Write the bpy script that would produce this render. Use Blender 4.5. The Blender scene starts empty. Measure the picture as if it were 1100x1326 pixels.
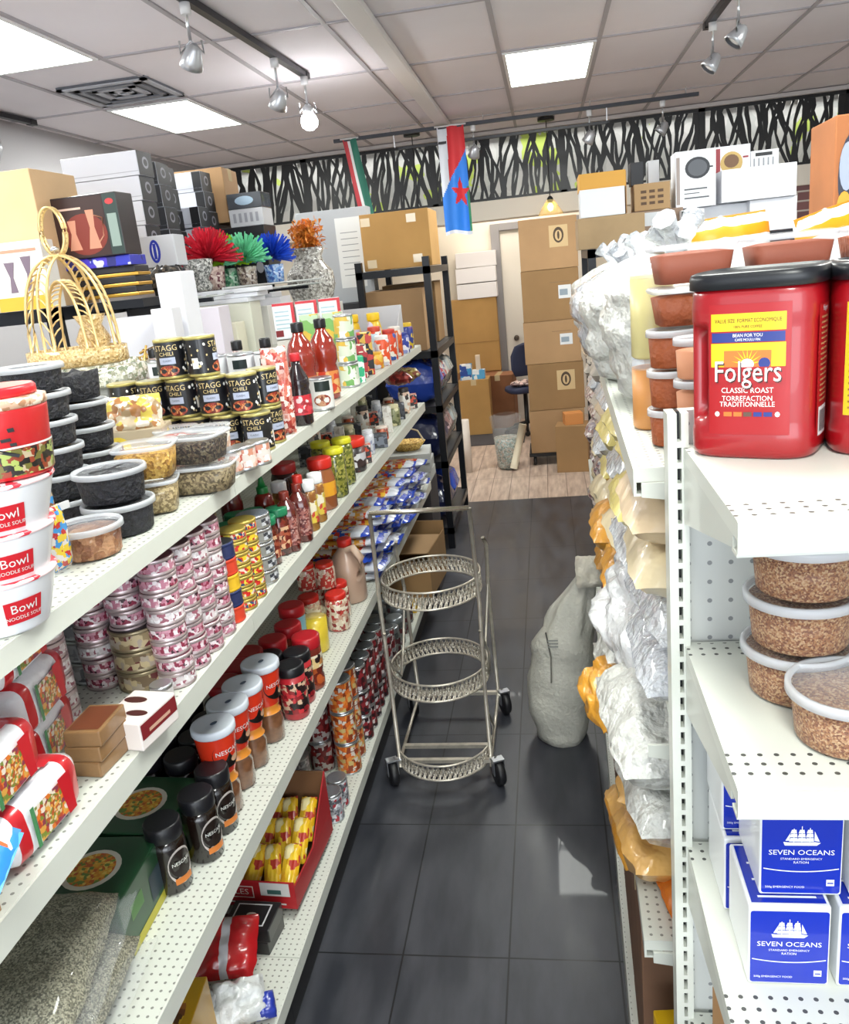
import bpy, math, random
from mathutils import Vector, Matrix, noise
R = math.radians
C = bpy.context.scene.collection
sc = bpy.context.scene
# ---------------------------------------------------------------- camera, world, exposure
cam = bpy.data.objects.new('camera', bpy.data.cameras.new('camera'))
C.objects.link(cam)
sc.camera = cam
cam.data.sensor_fit = 'HORIZONTAL'
cam.data.sensor_width = 36.0
cam.data.lens = 36.0 * 1071.18 / 1100.0
cam.data.clip_start = 0.02
def cam_axes(yaw, pitch, roll):
    cy, sy, cp, sp = math.cos(yaw), math.sin(yaw), math.cos(pitch), math.sin(pitch)
    f = Vector((sy * cp, cy * cp, sp)); r0 = Vector((cy, -sy, 0)); u0 = r0.cross(f)
    return math.cos(roll) * r0 + math.sin(roll) * u0, -math.sin(roll) * r0 + math.cos(roll) * u0, f
r_, u_, f_ = cam_axes(-0.16763221, -0.285814886, -0.103309743)
cam.matrix_world = Matrix(((r_.x, u_.x, -f_.x, 0), (r_.y, u_.y, -f_.y, 0), (r_.z, u_.z, -f_.z, 1.8816), (0, 0, 0, 1)))
world = bpy.data.worlds.new('world'); sc.world = world; world.use_nodes = True
world.node_tree.nodes['Background'].inputs[0].default_value = (0.86, 0.93, 1.0, 1)
world.node_tree.nodes['Background'].inputs[1].default_value = 1.5
sc.view_settings.view_transform = 'Standard'; sc.view_settings.look = 'None'
sc.view_settings.exposure = 0.6; sc.view_settings.gamma = 1.0; sc.view_settings.use_curve_mapping = False
PANEL_STRENGTH = 9.0
WINDOW_POWER = 125.0
def area_light(name, loc, rot, sx, sy, power, col=(1, 1, 1)):
    l = bpy.data.lights.new(name, 'AREA'); l.shape = 'RECTANGLE'; l.size = sx; l.size_y = sy
    l.energy = power; l.color = col
    o = bpy.data.objects.new(name, l); o.location = loc; o.rotation_euler = rot; C.objects.link(o); return o
# daylight of the shop window behind the photographer
area_light('storefront_daylight', (0.1, -5.5, 1.9), (R(88), 0, 0), 6.0, 2.6, WINDOW_POWER, (0.9, 0.95, 1.0))
# ---------------------------------------------------------------- materials
MATS = {}
def nmat(name):
    m = bpy.data.materials.new(name); m.use_nodes = True; m.node_tree.nodes.clear()
    o = m.node_tree.nodes.new('ShaderNodeOutputMaterial'); return m, m.node_tree, o
def srgb(c):
    if isinstance(c, str):
        c = tuple(int(c[i:i + 2], 16) / 255 for i in (0, 2, 4))
    return tuple((x / 12.92 if x <= 0.04045 else ((x + 0.055) / 1.055) ** 2.4) for x in c[:3]) + (1,)
def nd(nt, t, **k):
    n = nt.nodes.new(t)
    for a, b in k.items(): setattr(n, a, b)
    return n
def ln(nt, a, b): nt.links.new(a, b)
def principled(nt, o, col=None, rough=0.5, metal=0.0, spec=0.5, coat=0.0, alpha=1.0, trans=0.0):
    p = nd(nt, 'ShaderNodeBsdfPrincipled')
    if col is not None: p.inputs['Base Color'].default_value = col
    p.inputs['Roughness'].default_value = rough; p.inputs['Metallic'].default_value = metal
    p.inputs['Specular IOR Level'].default_value = spec; p.inputs['Coat Weight'].default_value = coat
    p.inputs['Alpha'].default_value = alpha; p.inputs['Transmission Weight'].default_value = trans
    ln(nt, p.outputs[0], o.inputs[0]); return p
def bump(nt, p, src, strength, dist=0.01):
    b = nd(nt, 'ShaderNodeBump'); b.inputs['Strength'].default_value = strength; b.inputs['Distance'].default_value = dist
    ln(nt, src, b.inputs['Height']); ln(nt, b.outputs[0], p.inputs['Normal'])
def mat(col, rough=0.5, metal=0.0, coat=0.0, alpha=1.0, bumps=None, var=0.0, vs=8.0):
    """plain procedural material: colour with optional noise variation and bump"""
    key = ('m', col, rough, metal, coat, alpha, bumps, var, vs)
    if key in MATS: return MATS[key]
    m, nt, o = nmat('mat_%d' % len(MATS)); c = srgb(col)
    p = principled(nt, o, c, rough, metal, 0.5, coat, alpha)
    if var or bumps:
        tc = nd(nt, 'ShaderNodeTexCoord')
    if var:
        n = nd(nt, 'ShaderNodeTexNoise'); n.inputs['Scale'].default_value = vs; n.inputs['Detail'].default_value = 4
        ln(nt, tc.outputs['Object'], n.inputs['Vector'])
        cr = nd(nt, 'ShaderNodeValToRGB')
        cr.color_ramp.elements[0].position = 0.3; cr.color_ramp.elements[1].position = 0.7
        cr.color_ramp.elements[0].color = tuple(x * (1 - var) for x in c[:3]) + (1,)
        cr.color_ramp.elements[1].color = tuple(min(1, x * (1 + var * .5)) for x in c[:3]) + (1,)
        ln(nt, n.outputs[0], cr.inputs[0]); ln(nt, cr.outputs[0], p.inputs['Base Color'])
    if bumps:
        n2 = nd(nt, 'ShaderNodeTexNoise'); n2.inputs['Scale'].default_value = bumps[0]; n2.inputs['Detail'].default_value = 3
        ln(nt, tc.outputs['Object'], n2.inputs['Vector']); bump(nt, p, n2.outputs[0], bumps[1], 0.02)
    MATS[key] = m; return m
def pmat(cols, scale=60, rough=0.4, stretch=(1, 1, 1), kind='voronoi', coat=0.2, bumpv=0.0, alpha=1.0):
    """printed / granular surface: random patches of the given colours"""
    key = ('p', tuple(cols), scale, rough, stretch, kind, coat, bumpv, alpha)
    if key in MATS: return MATS[key]
    m, nt, o = nmat('print_%d' % len(MATS)); p = principled(nt, o, None, rough, 0, 0.5, coat, alpha)
    tc = nd(nt, 'ShaderNodeTexCoord'); mp = nd(nt, 'ShaderNodeMapping'); mp.inputs['Scale'].default_value = stretch
    ln(nt, tc.outputs['Object'], mp.inputs[0])
    cr = nd(nt, 'ShaderNodeValToRGB'); cr.color_ramp.interpolation = 'CONSTANT'
    n = len(cols)
    if kind == 'voronoi':
        v = nd(nt, 'ShaderNodeTexVoronoi'); v.inputs['Scale'].default_value = scale * (2.0 if scale < 90 else 1.6)
        if not bumpv: v.distance = 'CHEBYCHEV'
        nz = nd(nt, 'ShaderNodeTexNoise'); nz.inputs['Scale'].default_value = scale * 2.5; ad = nd(nt, 'ShaderNodeMix', data_type='VECTOR'); ad.inputs[0].default_value = (.35 if bumpv else .06) / max(scale, 8) * 2
        ln(nt, mp.outputs[0], nz.inputs['Vector']); ln(nt, mp.outputs[0], ad.inputs[4]); ln(nt, nz.outputs['Color'], ad.inputs[5])
        ln(nt, ad.outputs[1], v.inputs['Vector']); s = nd(nt, 'ShaderNodeSeparateColor'); ln(nt, v.outputs['Color'], s.inputs[0])
        src = s.outputs[0]; lo, hi = 0.0, 1.0; h = v.outputs['Distance']
    else:
        v = nd(nt, 'ShaderNodeTexNoise'); v.inputs['Scale'].default_value = scale; v.inputs['Detail'].default_value = 3
        ln(nt, mp.outputs[0], v.inputs['Vector']); src = v.outputs[0]; lo, hi = 0.32, 0.68; h = src
    els = cr.color_ramp.elements
    els[0].position = 0; els[0].color = srgb(cols[0])
    for i, c in enumerate(cols[1:]):
        pos = lo + (hi - lo) * (i + 1) / n
        if i == 0: e = els[1]; e.position = pos
        else: e = els.new(pos)
        e.color = srgb(c)
    ln(nt, src, cr.inputs[0]); ln(nt, cr.outputs[0], p.inputs['Base Color'])
    if bumpv: bump(nt, p, h, bumpv, 0.01)
    MATS[key] = m; return m
def emis(col, s):
    key = ('e', col, s)
    if key in MATS: return MATS[key]
    m, nt, o = nmat('glow_%d' % len(MATS)); e = nd(nt, 'ShaderNodeEmission'); e.inputs[0].default_value = srgb(col); e.inputs[1].default_value = s
    ln(nt, e.outputs[0], o.inputs[0]); MATS[key] = m; return m
def clearmat(col='ffffff', a=0.22, rough=0.15):
    """thin clear plastic or glass"""
    key = ('c', col, a, rough)
    if key in MATS: return MATS[key]
    m, nt, o = nmat('clear_%d' % len(MATS)); mix = nd(nt, 'ShaderNodeMixShader'); t = nd(nt, 'ShaderNodeBsdfTransparent')
    p = nd(nt, 'ShaderNodeBsdfPrincipled'); p.inputs['Base Color'].default_value = srgb(col); p.inputs['Roughness'].default_value = rough
    mix.inputs[0].default_value = a; ln(nt, t.outputs[0], mix.inputs[1]); ln(nt, p.outputs[0], mix.inputs[2]); ln(nt, mix.outputs[0], o.inputs[0])
    MATS[key] = m; return m
def mth(nt, op, a, b=None, c=None):
    n = nd(nt, 'ShaderNodeMath', operation=op)
    for i, x in enumerate((a, b, c)):
        if x is None: continue
        if isinstance(x, (int, float)): n.inputs[i].default_value = x
        else: ln(nt, x, n.inputs[i])
    return n.outputs[0]
def cellpos(nt, src, off, pitch):
    """distance from the centre of the nearest cell, in metres"""
    a = mth(nt, 'DIVIDE', mth(nt, 'SUBTRACT', src, off), pitch)
    return mth(nt, 'MULTIPLY', mth(nt, 'ABSOLUTE', mth(nt, 'SUBTRACT', mth(nt, 'FRACT', a), 0.5)), pitch)
def dots(name, col, axes, pitch, rad, off=(0, 0), holes='202020', rough=0.4, ranges=None):
    """painted steel with a grid of punched holes"""
    m, nt, o = nmat(name); p = principled(nt, o, None, rough)
    tc = nd(nt, 'ShaderNodeTexCoord'); s = nd(nt, 'ShaderNodeSeparateXYZ'); ln(nt, tc.outputs['Object'], s.inputs[0])
    a = cellpos(nt, s.outputs[axes[0]], off[0], pitch[0]); b = cellpos(nt, s.outputs[axes[1]], off[1], pitch[1])
    d = mth(nt, 'SQRT', mth(nt, 'ADD', mth(nt, 'MULTIPLY', a, a), mth(nt, 'MULTIPLY', b, b)))
    k = mth(nt, 'LESS_THAN', d, rad)
    if axes == (0, 1):
        ge = nd(nt, 'ShaderNodeNewGeometry'); sn = nd(nt, 'ShaderNodeSeparateXYZ'); ln(nt, ge.outputs['Normal'], sn.inputs[0]); k = mth(nt, 'MULTIPLY', k, mth(nt, 'GREATER_THAN', mth(nt, 'ABSOLUTE', sn.outputs[2]), .5))
    if ranges:
        tot = None
        for ax, lo, hi in ranges:
            g = mth(nt, 'MULTIPLY', mth(nt, 'GREATER_THAN', s.outputs[ax], lo), mth(nt, 'LESS_THAN', s.outputs[ax], hi))
            tot = g if tot is None else mth(nt, 'MAXIMUM', tot, g)
        k = mth(nt, 'MULTIPLY', k, tot)
    mx = nd(nt, 'ShaderNodeMix', data_type='RGBA'); ln(nt, k, mx.inputs[0]); mx.inputs[6].default_value = srgb(col); mx.inputs[7].default_value = srgb(holes)
    ln(nt, mx.outputs[2], p.inputs['Base Color']); return m
# ---------------------------------------------------------------- mesh building
class MB:
    def __init__(s): s.v = []; s.f = []; s.m = []; s.s = []
    def add(s, vs, fs, m=0, sm=False):
        b = len(s.v); s.v += [tuple(v) for v in vs]
        for f in fs: s.f.append(tuple(b + i for i in f)); s.m.append(m); s.s.append(sm)
        return s
    def box(s, x0, x1, y0, y1, z0, z1, m=0, rz=0, c=None, tf=None):
        vs = [(x, y, z) for x in (x0, x1) for y in (y0, y1) for z in (z0, z1)]
        if rz:
            cx, cy = c or ((x0 + x1) / 2, (y0 + y1) / 2); a, b = math.cos(rz), math.sin(rz)
            vs = [(cx + (x - cx) * a - (y - cy) * b, cy + (x - cx) * b + (y - cy) * a, z) for x, y, z in vs]
        if tf: vs = [tf(Vector(v)) for v in vs]
        return s.add(vs, [(0, 1, 3, 2), (4, 6, 7, 5), (0, 4, 5, 1), (2, 3, 7, 6), (0, 2, 6, 4), (1, 5, 7, 3)], m)
    def lathe(s, prof, m=0, seg=24, c=(0, 0, 0), sq=None, caps=(True, True), sm=True, mats=None):
        """prof: list of (radius, z); sq = superellipse power for squarish plans; sc tuple x,y"""
        ring = []
        for r, z in prof:
            rx, ry = (r if isinstance(r, tuple) else (r, r)); L = []
            for i in range(seg):
                a = 2 * math.pi * i / seg; ca, sa = math.cos(a), math.sin(a)
                if sq:
                    ca = math.copysign(abs(ca) ** (2 / sq), ca); sa = math.copysign(abs(sa) ** (2 / sq), sa)
                L.append((c[0] + rx * ca, c[1] + ry * sa, c[2] + z))
            ring.append(L)
        vs = [v for L in ring for v in L]
        b = len(s.v); s.v += vs
        for k in range(len(prof) - 1):
            mm = mats[k] if mats else m
            for i in range(seg):
                j = (i + 1) % seg; s.f.append((b + k * seg + i, b + k * seg + j, b + (k + 1) * seg + j, b + (k + 1) * seg + i)); s.m.append(mm); s.s.append(sm)
        if caps[0]: s.f.append(tuple(b + i for i in reversed(range(seg)))); s.m.append(mats[0] if mats else m); s.s.append(False)
        if caps[1]:
            q = b + (len(prof) - 1) * seg; s.f.append(tuple(q + i for i in range(seg))); s.m.append(mats[-1] if mats else m); s.s.append(False)
        return s
    def tube(s, pts, r, m=0, seg=8, closed=False, sm=True):
        pts = [Vector(p) for p in pts]; n = len(pts); rings = []
        up = Vector((0, 0, 1))
        for i, p in enumerate(pts):
            if closed: t = pts[(i + 1) % n] - pts[(i - 1) % n]
            else: t = pts[min(i + 1, n - 1)] - pts[max(i - 1, 0)]
            t.normalize(); a = t.cross(up)
            if a.length < 0.05: a = t.cross(Vector((1, 0, 0)))
            a.normalize(); b = t.cross(a); rr = r[i] if isinstance(r, (list, tuple)) else r
            rings.append([p + a * math.cos(2 * math.pi * k / seg) * rr + b * math.sin(2 * math.pi * k / seg) * rr for k in range(seg)])
        base = len(s.v); s.v += [tuple(v) for L in rings for v in L]
        for i in range(n if closed else n - 1):
            j = (i + 1) % n
            for k in range(seg):
                l = (k + 1) % seg; s.f.append((base + i * seg + k, base + i * seg + l, base + j * seg + l, base + j * seg + k)); s.m.append(m); s.s.append(sm)
        if not closed:
            s.f.append(tuple(base + k for k in range(seg))); s.m.append(m); s.s.append(False)
            s.f.append(tuple(base + (n - 1) * seg + k for k in reversed(range(seg)))); s.m.append(m); s.s.append(False)
        return s
    def prism(s, poly, d0, d1, m=0, fn=None):
        """2-D polygon (x, z) pushed from depth d0 to d1 along y; fn maps the point"""
        n = len(poly); vs = [Vector((x, d0, z)) for x, z in poly] + [Vector((x, d1, z)) for x, z in poly]
        if fn: vs = [fn(v) for v in vs]
        return s.add(vs, [tuple(range(n)), tuple(reversed(range(n, 2 * n)))] + [(i, n + i, n + (i + 1) % n, (i + 1) % n) for i in range(n)], m)
    def patch(s, x0, x1, z0, z1, fn, m=0, nx=8, nz=1, y=0.0):
        vs = [fn(Vector((x0 + (x1 - x0) * i / nx, y, z0 + (z1 - z0) * j / nz))) for j in range(nz + 1) for i in range(nx + 1)]
        return s.add(vs, [(j * (nx + 1) + i, j * (nx + 1) + i + 1, (j + 1) * (nx + 1) + i + 1, (j + 1) * (nx + 1) + i) for j in range(nz) for i in range(nx)], m, True)
    def ellipse(s, cx, cz, rx, rz, fn, m=0, n=20, y=0.0):
        vs = [fn(Vector((cx, y, cz)))] + [fn(Vector((cx + rx * math.cos(2 * math.pi * i / n), y, cz + rz * math.sin(2 * math.pi * i / n)))) for i in range(n)]
        return s.add(vs, [(0, 1 + i, 1 + (i + 1) % n) for i in range(n)], m)
    def text(s, st, size, fn, m=0, cx=0.0, cz=0.0, wide=1.0, y=0.0, fit=None):
        vs, fs, w = textgeo(st)
        k = size; kx = k * wide
        if fit: kx = fit / w
        return s.add([fn(Vector((cx + vx * kx, y, cz + vz * k))) for vx, vz in vs], fs, m)
    def pillow(s, w, d, h, m=0, n=14, p=2.6, seed=0, wr=0.1, c=(0, 0, 0), rot=None, ruf=0.0):
        """a filled bag lying flat: w (x) by d (y), h thick, pinched seams, wrinkles"""
        vs = []; nn = n + 1
        for sgn in (1, -1):
            for j in range(nn):
                for i in range(nn):
                    u = -1 + 2 * i / n; v = -1 + 2 * j / n
                    e = max(0.0, (1 - abs(u) ** p) * (1 - abs(v) ** (p + 1))) ** 0.45
                    q = 1 - 0.07 * (1 - abs(v) ** 2) * 0 - 0.05 * abs(v) ** 4
                    nz = noise.noise(Vector((u * 2.2 + seed * 7.1, v * 2.2, sgn * 3.0 + seed))) + .6 * noise.noise(Vector((u * 5 + seed, v * 5, sgn * 9.0)))
                    z = sgn * h * .5 * e * (1 + wr * 2.2 * nz)
                    x = u * w * .5 * q * (1 + wr * .35 * noise.noise(Vector((v * 3, seed, sgn * .01)))); y = v * d * .5 * (1 + wr * .35 * noise.noise(Vector((u * 3, seed + 4, 0))))
                    if ruf: z += ruf * (1 - e) * math.sin((u + v) * 19 + seed)
                    vs.append(Vector((x, y, z)))
        if rot: vs = [rot @ v for v in vs]
        cv = Vector(c); vs = [v + cv for v in vs]; fs = []
        for k in (0, 1):
            o = k * nn * nn
            for j in range(n):
                for i in range(n):
                    f = (o + j * nn + i, o + j * nn + i + 1, o + (j + 1) * nn + i + 1, o + (j + 1) * nn + i)
                    fs.append(f if k == 0 else f[::-1])
        return s.add(vs, fs, m, True)
    def build(s, name, mats, parent=None, loc=None, rz=0.0, bevel=0.0, seg=2, sub=0):
        if not isinstance(mats, (list, tuple)): mats = [mats]
        me = bpy.data.meshes.new(name); me.from_pydata(s.v, [], s.f)
        for m in mats: me.materials.append(m)
        me.polygons.foreach_set('material_index', [min(x, len(mats) - 1) for x in s.m]); me.polygons.foreach_set('use_smooth', s.s); me.update()
        o = bpy.data.objects.new(name, me); C.objects.link(o)
        if loc: o.location = loc
        o.rotation_euler = (0, 0, rz)
        if parent is not None: o.parent = parent
        if bevel:
            b = o.modifiers.new('bevel', 'BEVEL'); b.width = bevel; b.segments = seg; b.limit_method = 'ANGLE'
        if sub:
            b = o.modifiers.new('sub', 'SUBSURF'); b.levels = sub; b.render_levels = sub
        return o
TG = {}
def textgeo(st):
    if st in TG: return TG[st]
    cu = bpy.data.curves.new('lettering', 'FONT'); cu.body = st; cu.align_x = 'CENTER'; cu.align_y = 'CENTER'; cu.resolution_u = 2; cu.size = 1.0
    o = bpy.data.objects.new('lettering', cu); C.objects.link(o)
    dg = bpy.context.evaluated_depsgraph_get(); me = o.evaluated_get(dg).to_mesh()
    vs = [(v.co.x, v.co.y) for v in me.vertices]; fs = [tuple(p.vertices) for p in me.polygons]
    o.evaluated_get(dg).to_mesh_clear(); bpy.data.objects.remove(o); bpy.data.curves.remove(cu)
    xs = [v[0] for v in vs] or [0, 1]; TG[st] = (vs, fs, max(xs) - min(xs)); return TG[st]
def cylwrap(rad, a0=0.0, cz=0.0):
    """flat (x, z) -> side of an upright cylinder whose front is -Y"""
    def fn(v):
        a = a0 + v.x / rad; rr = rad - v.y
        return Vector((rr * math.sin(a), -rr * math.cos(a), v.z + cz))
    return fn
def plane(o, ux, uz, n):
    """flat (x, z) -> a plane at o with axes ux, uz and outward n"""
    o, ux, uz, n = Vector(o), Vector(ux), Vector(uz), Vector(n)
    return lambda v: o + ux * v.x + uz * v.z - n * v.y
def tag(o, label=None, cat=None, group=None, kind=None):
    if label: o['label'] = label
    if cat: o['category'] = cat
    if group: o['group'] = group
    if kind: o['kind'] = kind
    return o
def thing(name, label, cat, loc=(0, 0, 0), rz=0.0, group=None):
    o = bpy.data.objects.new(name, None); o.empty_display_size = 0.05; C.objects.link(o)
    o.location = loc; o.rotation_euler = (0, 0, rz); return tag(o, label, cat, group)
KIDS = {}
def kids(o):
    return [c for c in C.objects if c.parent is o]
def dup(o, parent=None):
    c = o.copy(); C.objects.link(c); c.parent = parent
    if o in KIDS: ch = KIDS[o]
    else: ch = KIDS[o] = kids(o)
    for k in ch: dup(k, c)
    return c
PROTO = {}
def place(key, builder, loc, label, cat, rz=0.0, group=None, rot=None, scale=None):
    """first call builds the kind, every further call copies it with its parts"""
    if key in PROTO: o = dup(PROTO[key])
    else: o = builder(); PROTO[key] = o; KIDS[o] = kids(o)
    o.location = loc; o.rotation_euler = rot if rot else (0, 0, rz)
    o.scale = scale if scale else (1, 1, 1)
    for k in ('group', 'label', 'category'):
        if k in o: del o[k]
    return tag(o, label, cat, group)
ORD = ['bottom', 'second', 'third', 'fourth', 'fifth', 'sixth', 'seventh', 'eighth', 'ninth']
def lvl(i, n):
    if i == 0: return 'bottom'
    if i == n - 1: return 'topmost'
    return ORD[i] + ' up'
def struct(name, mb, m, parent=None, **k):
    o = mb.build(name, m, parent, **k)
    if parent is None: o['kind'] = 'structure'
    return o
def cboard(seed=0):
    return mat(('a98660', '9e7b52', 'ad8b64', '94734c', 'b48a50')[seed % 5], 0.85, var=0.12, vs=3.0)
def carton(name, label, loc, sx, sy, sz, m, rz=0.0, cat='box', group=None, tape=None, extra=None, bev=0.003, rot=None):
    """closed carton, loc is the centre of its base; flaps seam and tape as parts"""
    t = thing(name, label, cat, loc, rz, group)
    if rot: t.rotation_euler = rot
    mb = MB(); mb.box(-sx / 2, sx / 2, -sy / 2, sy / 2, 0, sz, 0); mb.build('body', m, t, bevel=bev)
    if tape:
        tb = MB(); w = min(0.03, sx * .12)
        tb.box(-w, w, -sy / 2 - .0012, sy / 2 + .0012, sz - .06 if sz > .1 else sz * .6, sz + .0012, 0) if tape == 'y' else tb.box(-sx / 2 - .0012, sx / 2 + .0012, -w, w, sz - .06 if sz > .1 else sz * .6, sz + .0012, 0)
        tb.build('tape', mat('c8b38c', .25), t)
    if extra: extra(t, sx, sy, sz)
    return t
WHITE = mat('e0e2de', .45); CREAM = mat('efeadb', .5); BLACK = mat('0c0d10', .4); STEEL = mat('c9ccd0', .28, .9); DARKM = mat('15171d', .35, .3)
CLEAR = clearmat('5c6064', .03, .08); CLID = clearmat('d8dce2', .24, .18); CRIM = clearmat('dfe3e8', .62, .25); PAINT = mat('d3d6cd', .38, coat=.2)

# ================================================================ the room
def floor_mat():
    m, nt, o = nmat('dark_tile'); p = principled(nt, o, None, 0.3, coat=0.1)
    tc = nd(nt, 'ShaderNodeTexCoord'); s = nd(nt, 'ShaderNodeSeparateXYZ'); ln(nt, tc.outputs['Object'], s.inputs[0])
    a = cellpos(nt, s.outputs[0], -0.512 + .1525, 0.305); b = cellpos(nt, s.outputs[1], 1.8693 + .2883, 0.5766)
    k = mth(nt, 'LESS_THAN', mth(nt, 'MINIMUM', a, b), 0.0026)
    n = nd(nt, 'ShaderNodeTexNoise'); n.inputs['Scale'].default_value = 5; n.inputs['Detail'].default_value = 6
    mp = nd(nt, 'ShaderNodeMapping'); mp.inputs['Scale'].default_value = (2.2, .6, 1); ln(nt, tc.outputs['Object'], mp.inputs[0]); ln(nt, mp.outputs[0], n.inputs['Vector'])
    cr = nd(nt, 'ShaderNodeValToRGB'); e = cr.color_ramp.elements; e[0].position = .38; e[0].color = srgb('303239'); e[1].position = .72; e[1].color = srgb('484950')
    ln(nt, n.outputs[0], cr.inputs[0])
    mx = nd(nt, 'ShaderNodeMix', data_type='RGBA'); ln(nt, k, mx.inputs[0]); ln(nt, cr.outputs[0], mx.inputs[6]); mx.inputs[7].default_value = srgb('141519')
    ln(nt, mx.outputs[2], p.inputs['Base Color'])
    ln(nt, mth(nt, 'ADD', mth(nt, 'MULTIPLY', n.outputs[0], .45), .2), p.inputs['Roughness'])
    bump(nt, p, mth(nt, 'ADD', mth(nt, 'MULTIPLY', k, -1.0), mth(nt, 'MULTIPLY', n.outputs[0], .15)), .35, .004); return m
def wood_mat():
    m, nt, o = nmat('light_wood_plank'); p = principled(nt, o, None, 0.4)
    tc = nd(nt, 'ShaderNodeTexCoord'); s = nd(nt, 'ShaderNodeSeparateXYZ'); ln(nt, tc.outputs['Object'], s.inputs[0])
    a = cellpos(nt, s.outputs[0], 0, 0.16); b = cellpos(nt, s.outputs[1], 6.8, 0.9)
    k = mth(nt, 'LESS_THAN', mth(nt, 'MINIMUM', a, b), 0.003)
    n = nd(nt, 'ShaderNodeTexNoise'); n.inputs['Scale'].default_value = 4; n.inputs['Detail'].default_value = 5
    mp = nd(nt, 'ShaderNodeMapping'); mp.inputs['Scale'].default_value = (6, .8, 1); ln(nt, tc.outputs['Object'], mp.inputs[0]); ln(nt, mp.outputs[0], n.inputs['Vector'])
    cr = nd(nt, 'ShaderNodeValToRGB'); e = cr.color_ramp.elements; e[0].position = .3; e[0].color = srgb('a08a7c'); e[1].position = .7; e[1].color = srgb('d2bcab')
    ln(nt, n.outputs[0], cr.inputs[0])
    mx = nd(nt, 'ShaderNodeMix', data_type='RGBA'); ln(nt, k, mx.inputs[0]); ln(nt, cr.outputs[0], mx.inputs[6]); mx.inputs[7].default_value = srgb('7b6a60')
    ln(nt, mx.outputs[2], p.inputs['Base Color']); return m
CEIL = 3.06
struct('floor', MB().box(-3.5, 3.3, -2.4, 6.53, -0.1, 0), floor_mat())
struct('floor', MB().box(-3.5, 3.3, 6.53, 10.3, -0.1, 0), wood_mat())
struct('ceiling', MB().box(-3.6, 3.4, -2.4, 10.3, CEIL, CEIL + .1), mat('e4dfe4', .9, var=.05, vs=1.3))
struct('wall_left', MB().box(-3.5, -3.4, -2.4, 10.3, 0, CEIL), mat('aaa8ab', .8))
struct('wall_right', MB().box(3.2, 3.3, -2.4, 10.3, 0, CEIL), mat('d8d5cf', .8))
struct('wall_back', MB().box(-3.4, 3.2, 10.1, 10.2, 0, CEIL), mat('d9cfbf', .8))
# T-bar grid of the suspended ceiling
g = MB(); tb = .012
XS = [-3.33, -2.745, -2.16, -1.575, -.99, -.2, .385, .97, 1.555, 2.14, 2.725]
YS = [-1.02, .06, 1.14, 2.22, 3.34, 4.42, 5.5, 6.58, 7.66]
for x in XS: g.box(x - tb, x + tb, -2.4, 8.6, CEIL - .008, CEIL, 0)
for y in YS: g.box(-3.4, 3.2, y - tb, y + tb, CEIL - .0075, CEIL, 0)
struct('trim_1', g, mat('aaa6ab', .6))
struct('trim_2', MB().box(-.84, -.735, -2.4, 8.58, CEIL - .05, CEIL - .0085), mat('dcd9d8', .6), bevel=.006)
# soffit beam under the trellis, lintel wall, recess behind the trellis
struct('trim_3', MB().box(-3.4, 3.2, 8.56, 8.9, 2.26, 2.44), mat('ece5d8', .7), bevel=.006)
struct('trim_4', MB().box(-3.4, 3.2, 8.52, 8.6, 3.02, 3.052), mat('c9c5c3', .7))
struct('wall_recess', MB().box(-3.4, 3.2, 8.86, 8.9, 2.44, CEIL), pmat(['c8c8c8', 'd2d2d2', 'c2c4c4', 'cfd0ce', 'c8dc70'], 2.2, .8, kind='noise', coat=0))  # lime patches put the yellow-green glow behind the trellis into the colour
def ceiling_panel(x0, x1, y0, y1, label, power):
    t = thing('ceiling_light', label, 'ceiling light', ((x0 + x1) / 2, (y0 + y1) / 2, CEIL - .012), 0, 'square and oblong ceiling light panels')
    a, b = (x1 - x0) / 2, (y1 - y0) / 2
    f = MB()
    for q in ((-a, a, -b, -b + .02), (-a, a, b - .02, b), (-a, -a + .02, -b + .02, b - .02), (a - .02, a, -b + .02, b - .02)): f.box(*q, -.004, .012)
    f.build('frame', mat('e4e4e4', .5), t)
    MB().box(-a + .02, a - .02, -b + .02, b - .02, 0, .01).build('diffuser', emis('f4fff4', PANEL_STRENGTH), t)
    l = area_light('panel_lamp', ((x0 + x1) / 2, (y0 + y1) / 2, CEIL - .03), (0, 0, 0), x1 - x0 - .05, y1 - y0 - .05, power, (1, .985, .95))
ceiling_panel(-2.73, -2.17, 3.36, 4.40, 'big bright ceiling light panel at the left edge, cut by the frame', 24)
ceiling_panel(-2.73, -2.17, 5.52, 6.56, 'bright ceiling light panel just behind the grey air vent', 24)
ceiling_panel(-.185, .37, 5.52, 6.56, 'bright ceiling light panel right of the long white ceiling trim', 26)
ceiling_panel(-.185, .37, 1.16, 2.20, 'ceiling light panel above the near end of the aisle', 18)
ceiling_panel(-2.73, -2.17, 1.16, 2.20, 'ceiling light panel above the near end of the left shelves', 24)
ceiling_panel(-.185, .37, -1.0, .04, 'ceiling light panel above the photographer', 22)
ceiling_panel(1.57, 2.125, 3.36, 4.40, 'ceiling light panel over the right hand side of the shop', 22)
area_light('recess_fill_light', (-.1, 8.73, 3.02), (R(-12), 0, 0), 6.2, .06, 13, (1, 1, .94))  # added unseen lamp that brightens the wall behind the trellis
area_light('back_room_lamp', (-.4, 9.5, 3.0), (0, 0, 0), 1.6, .5, 26, (1, .93, .84))
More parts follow.
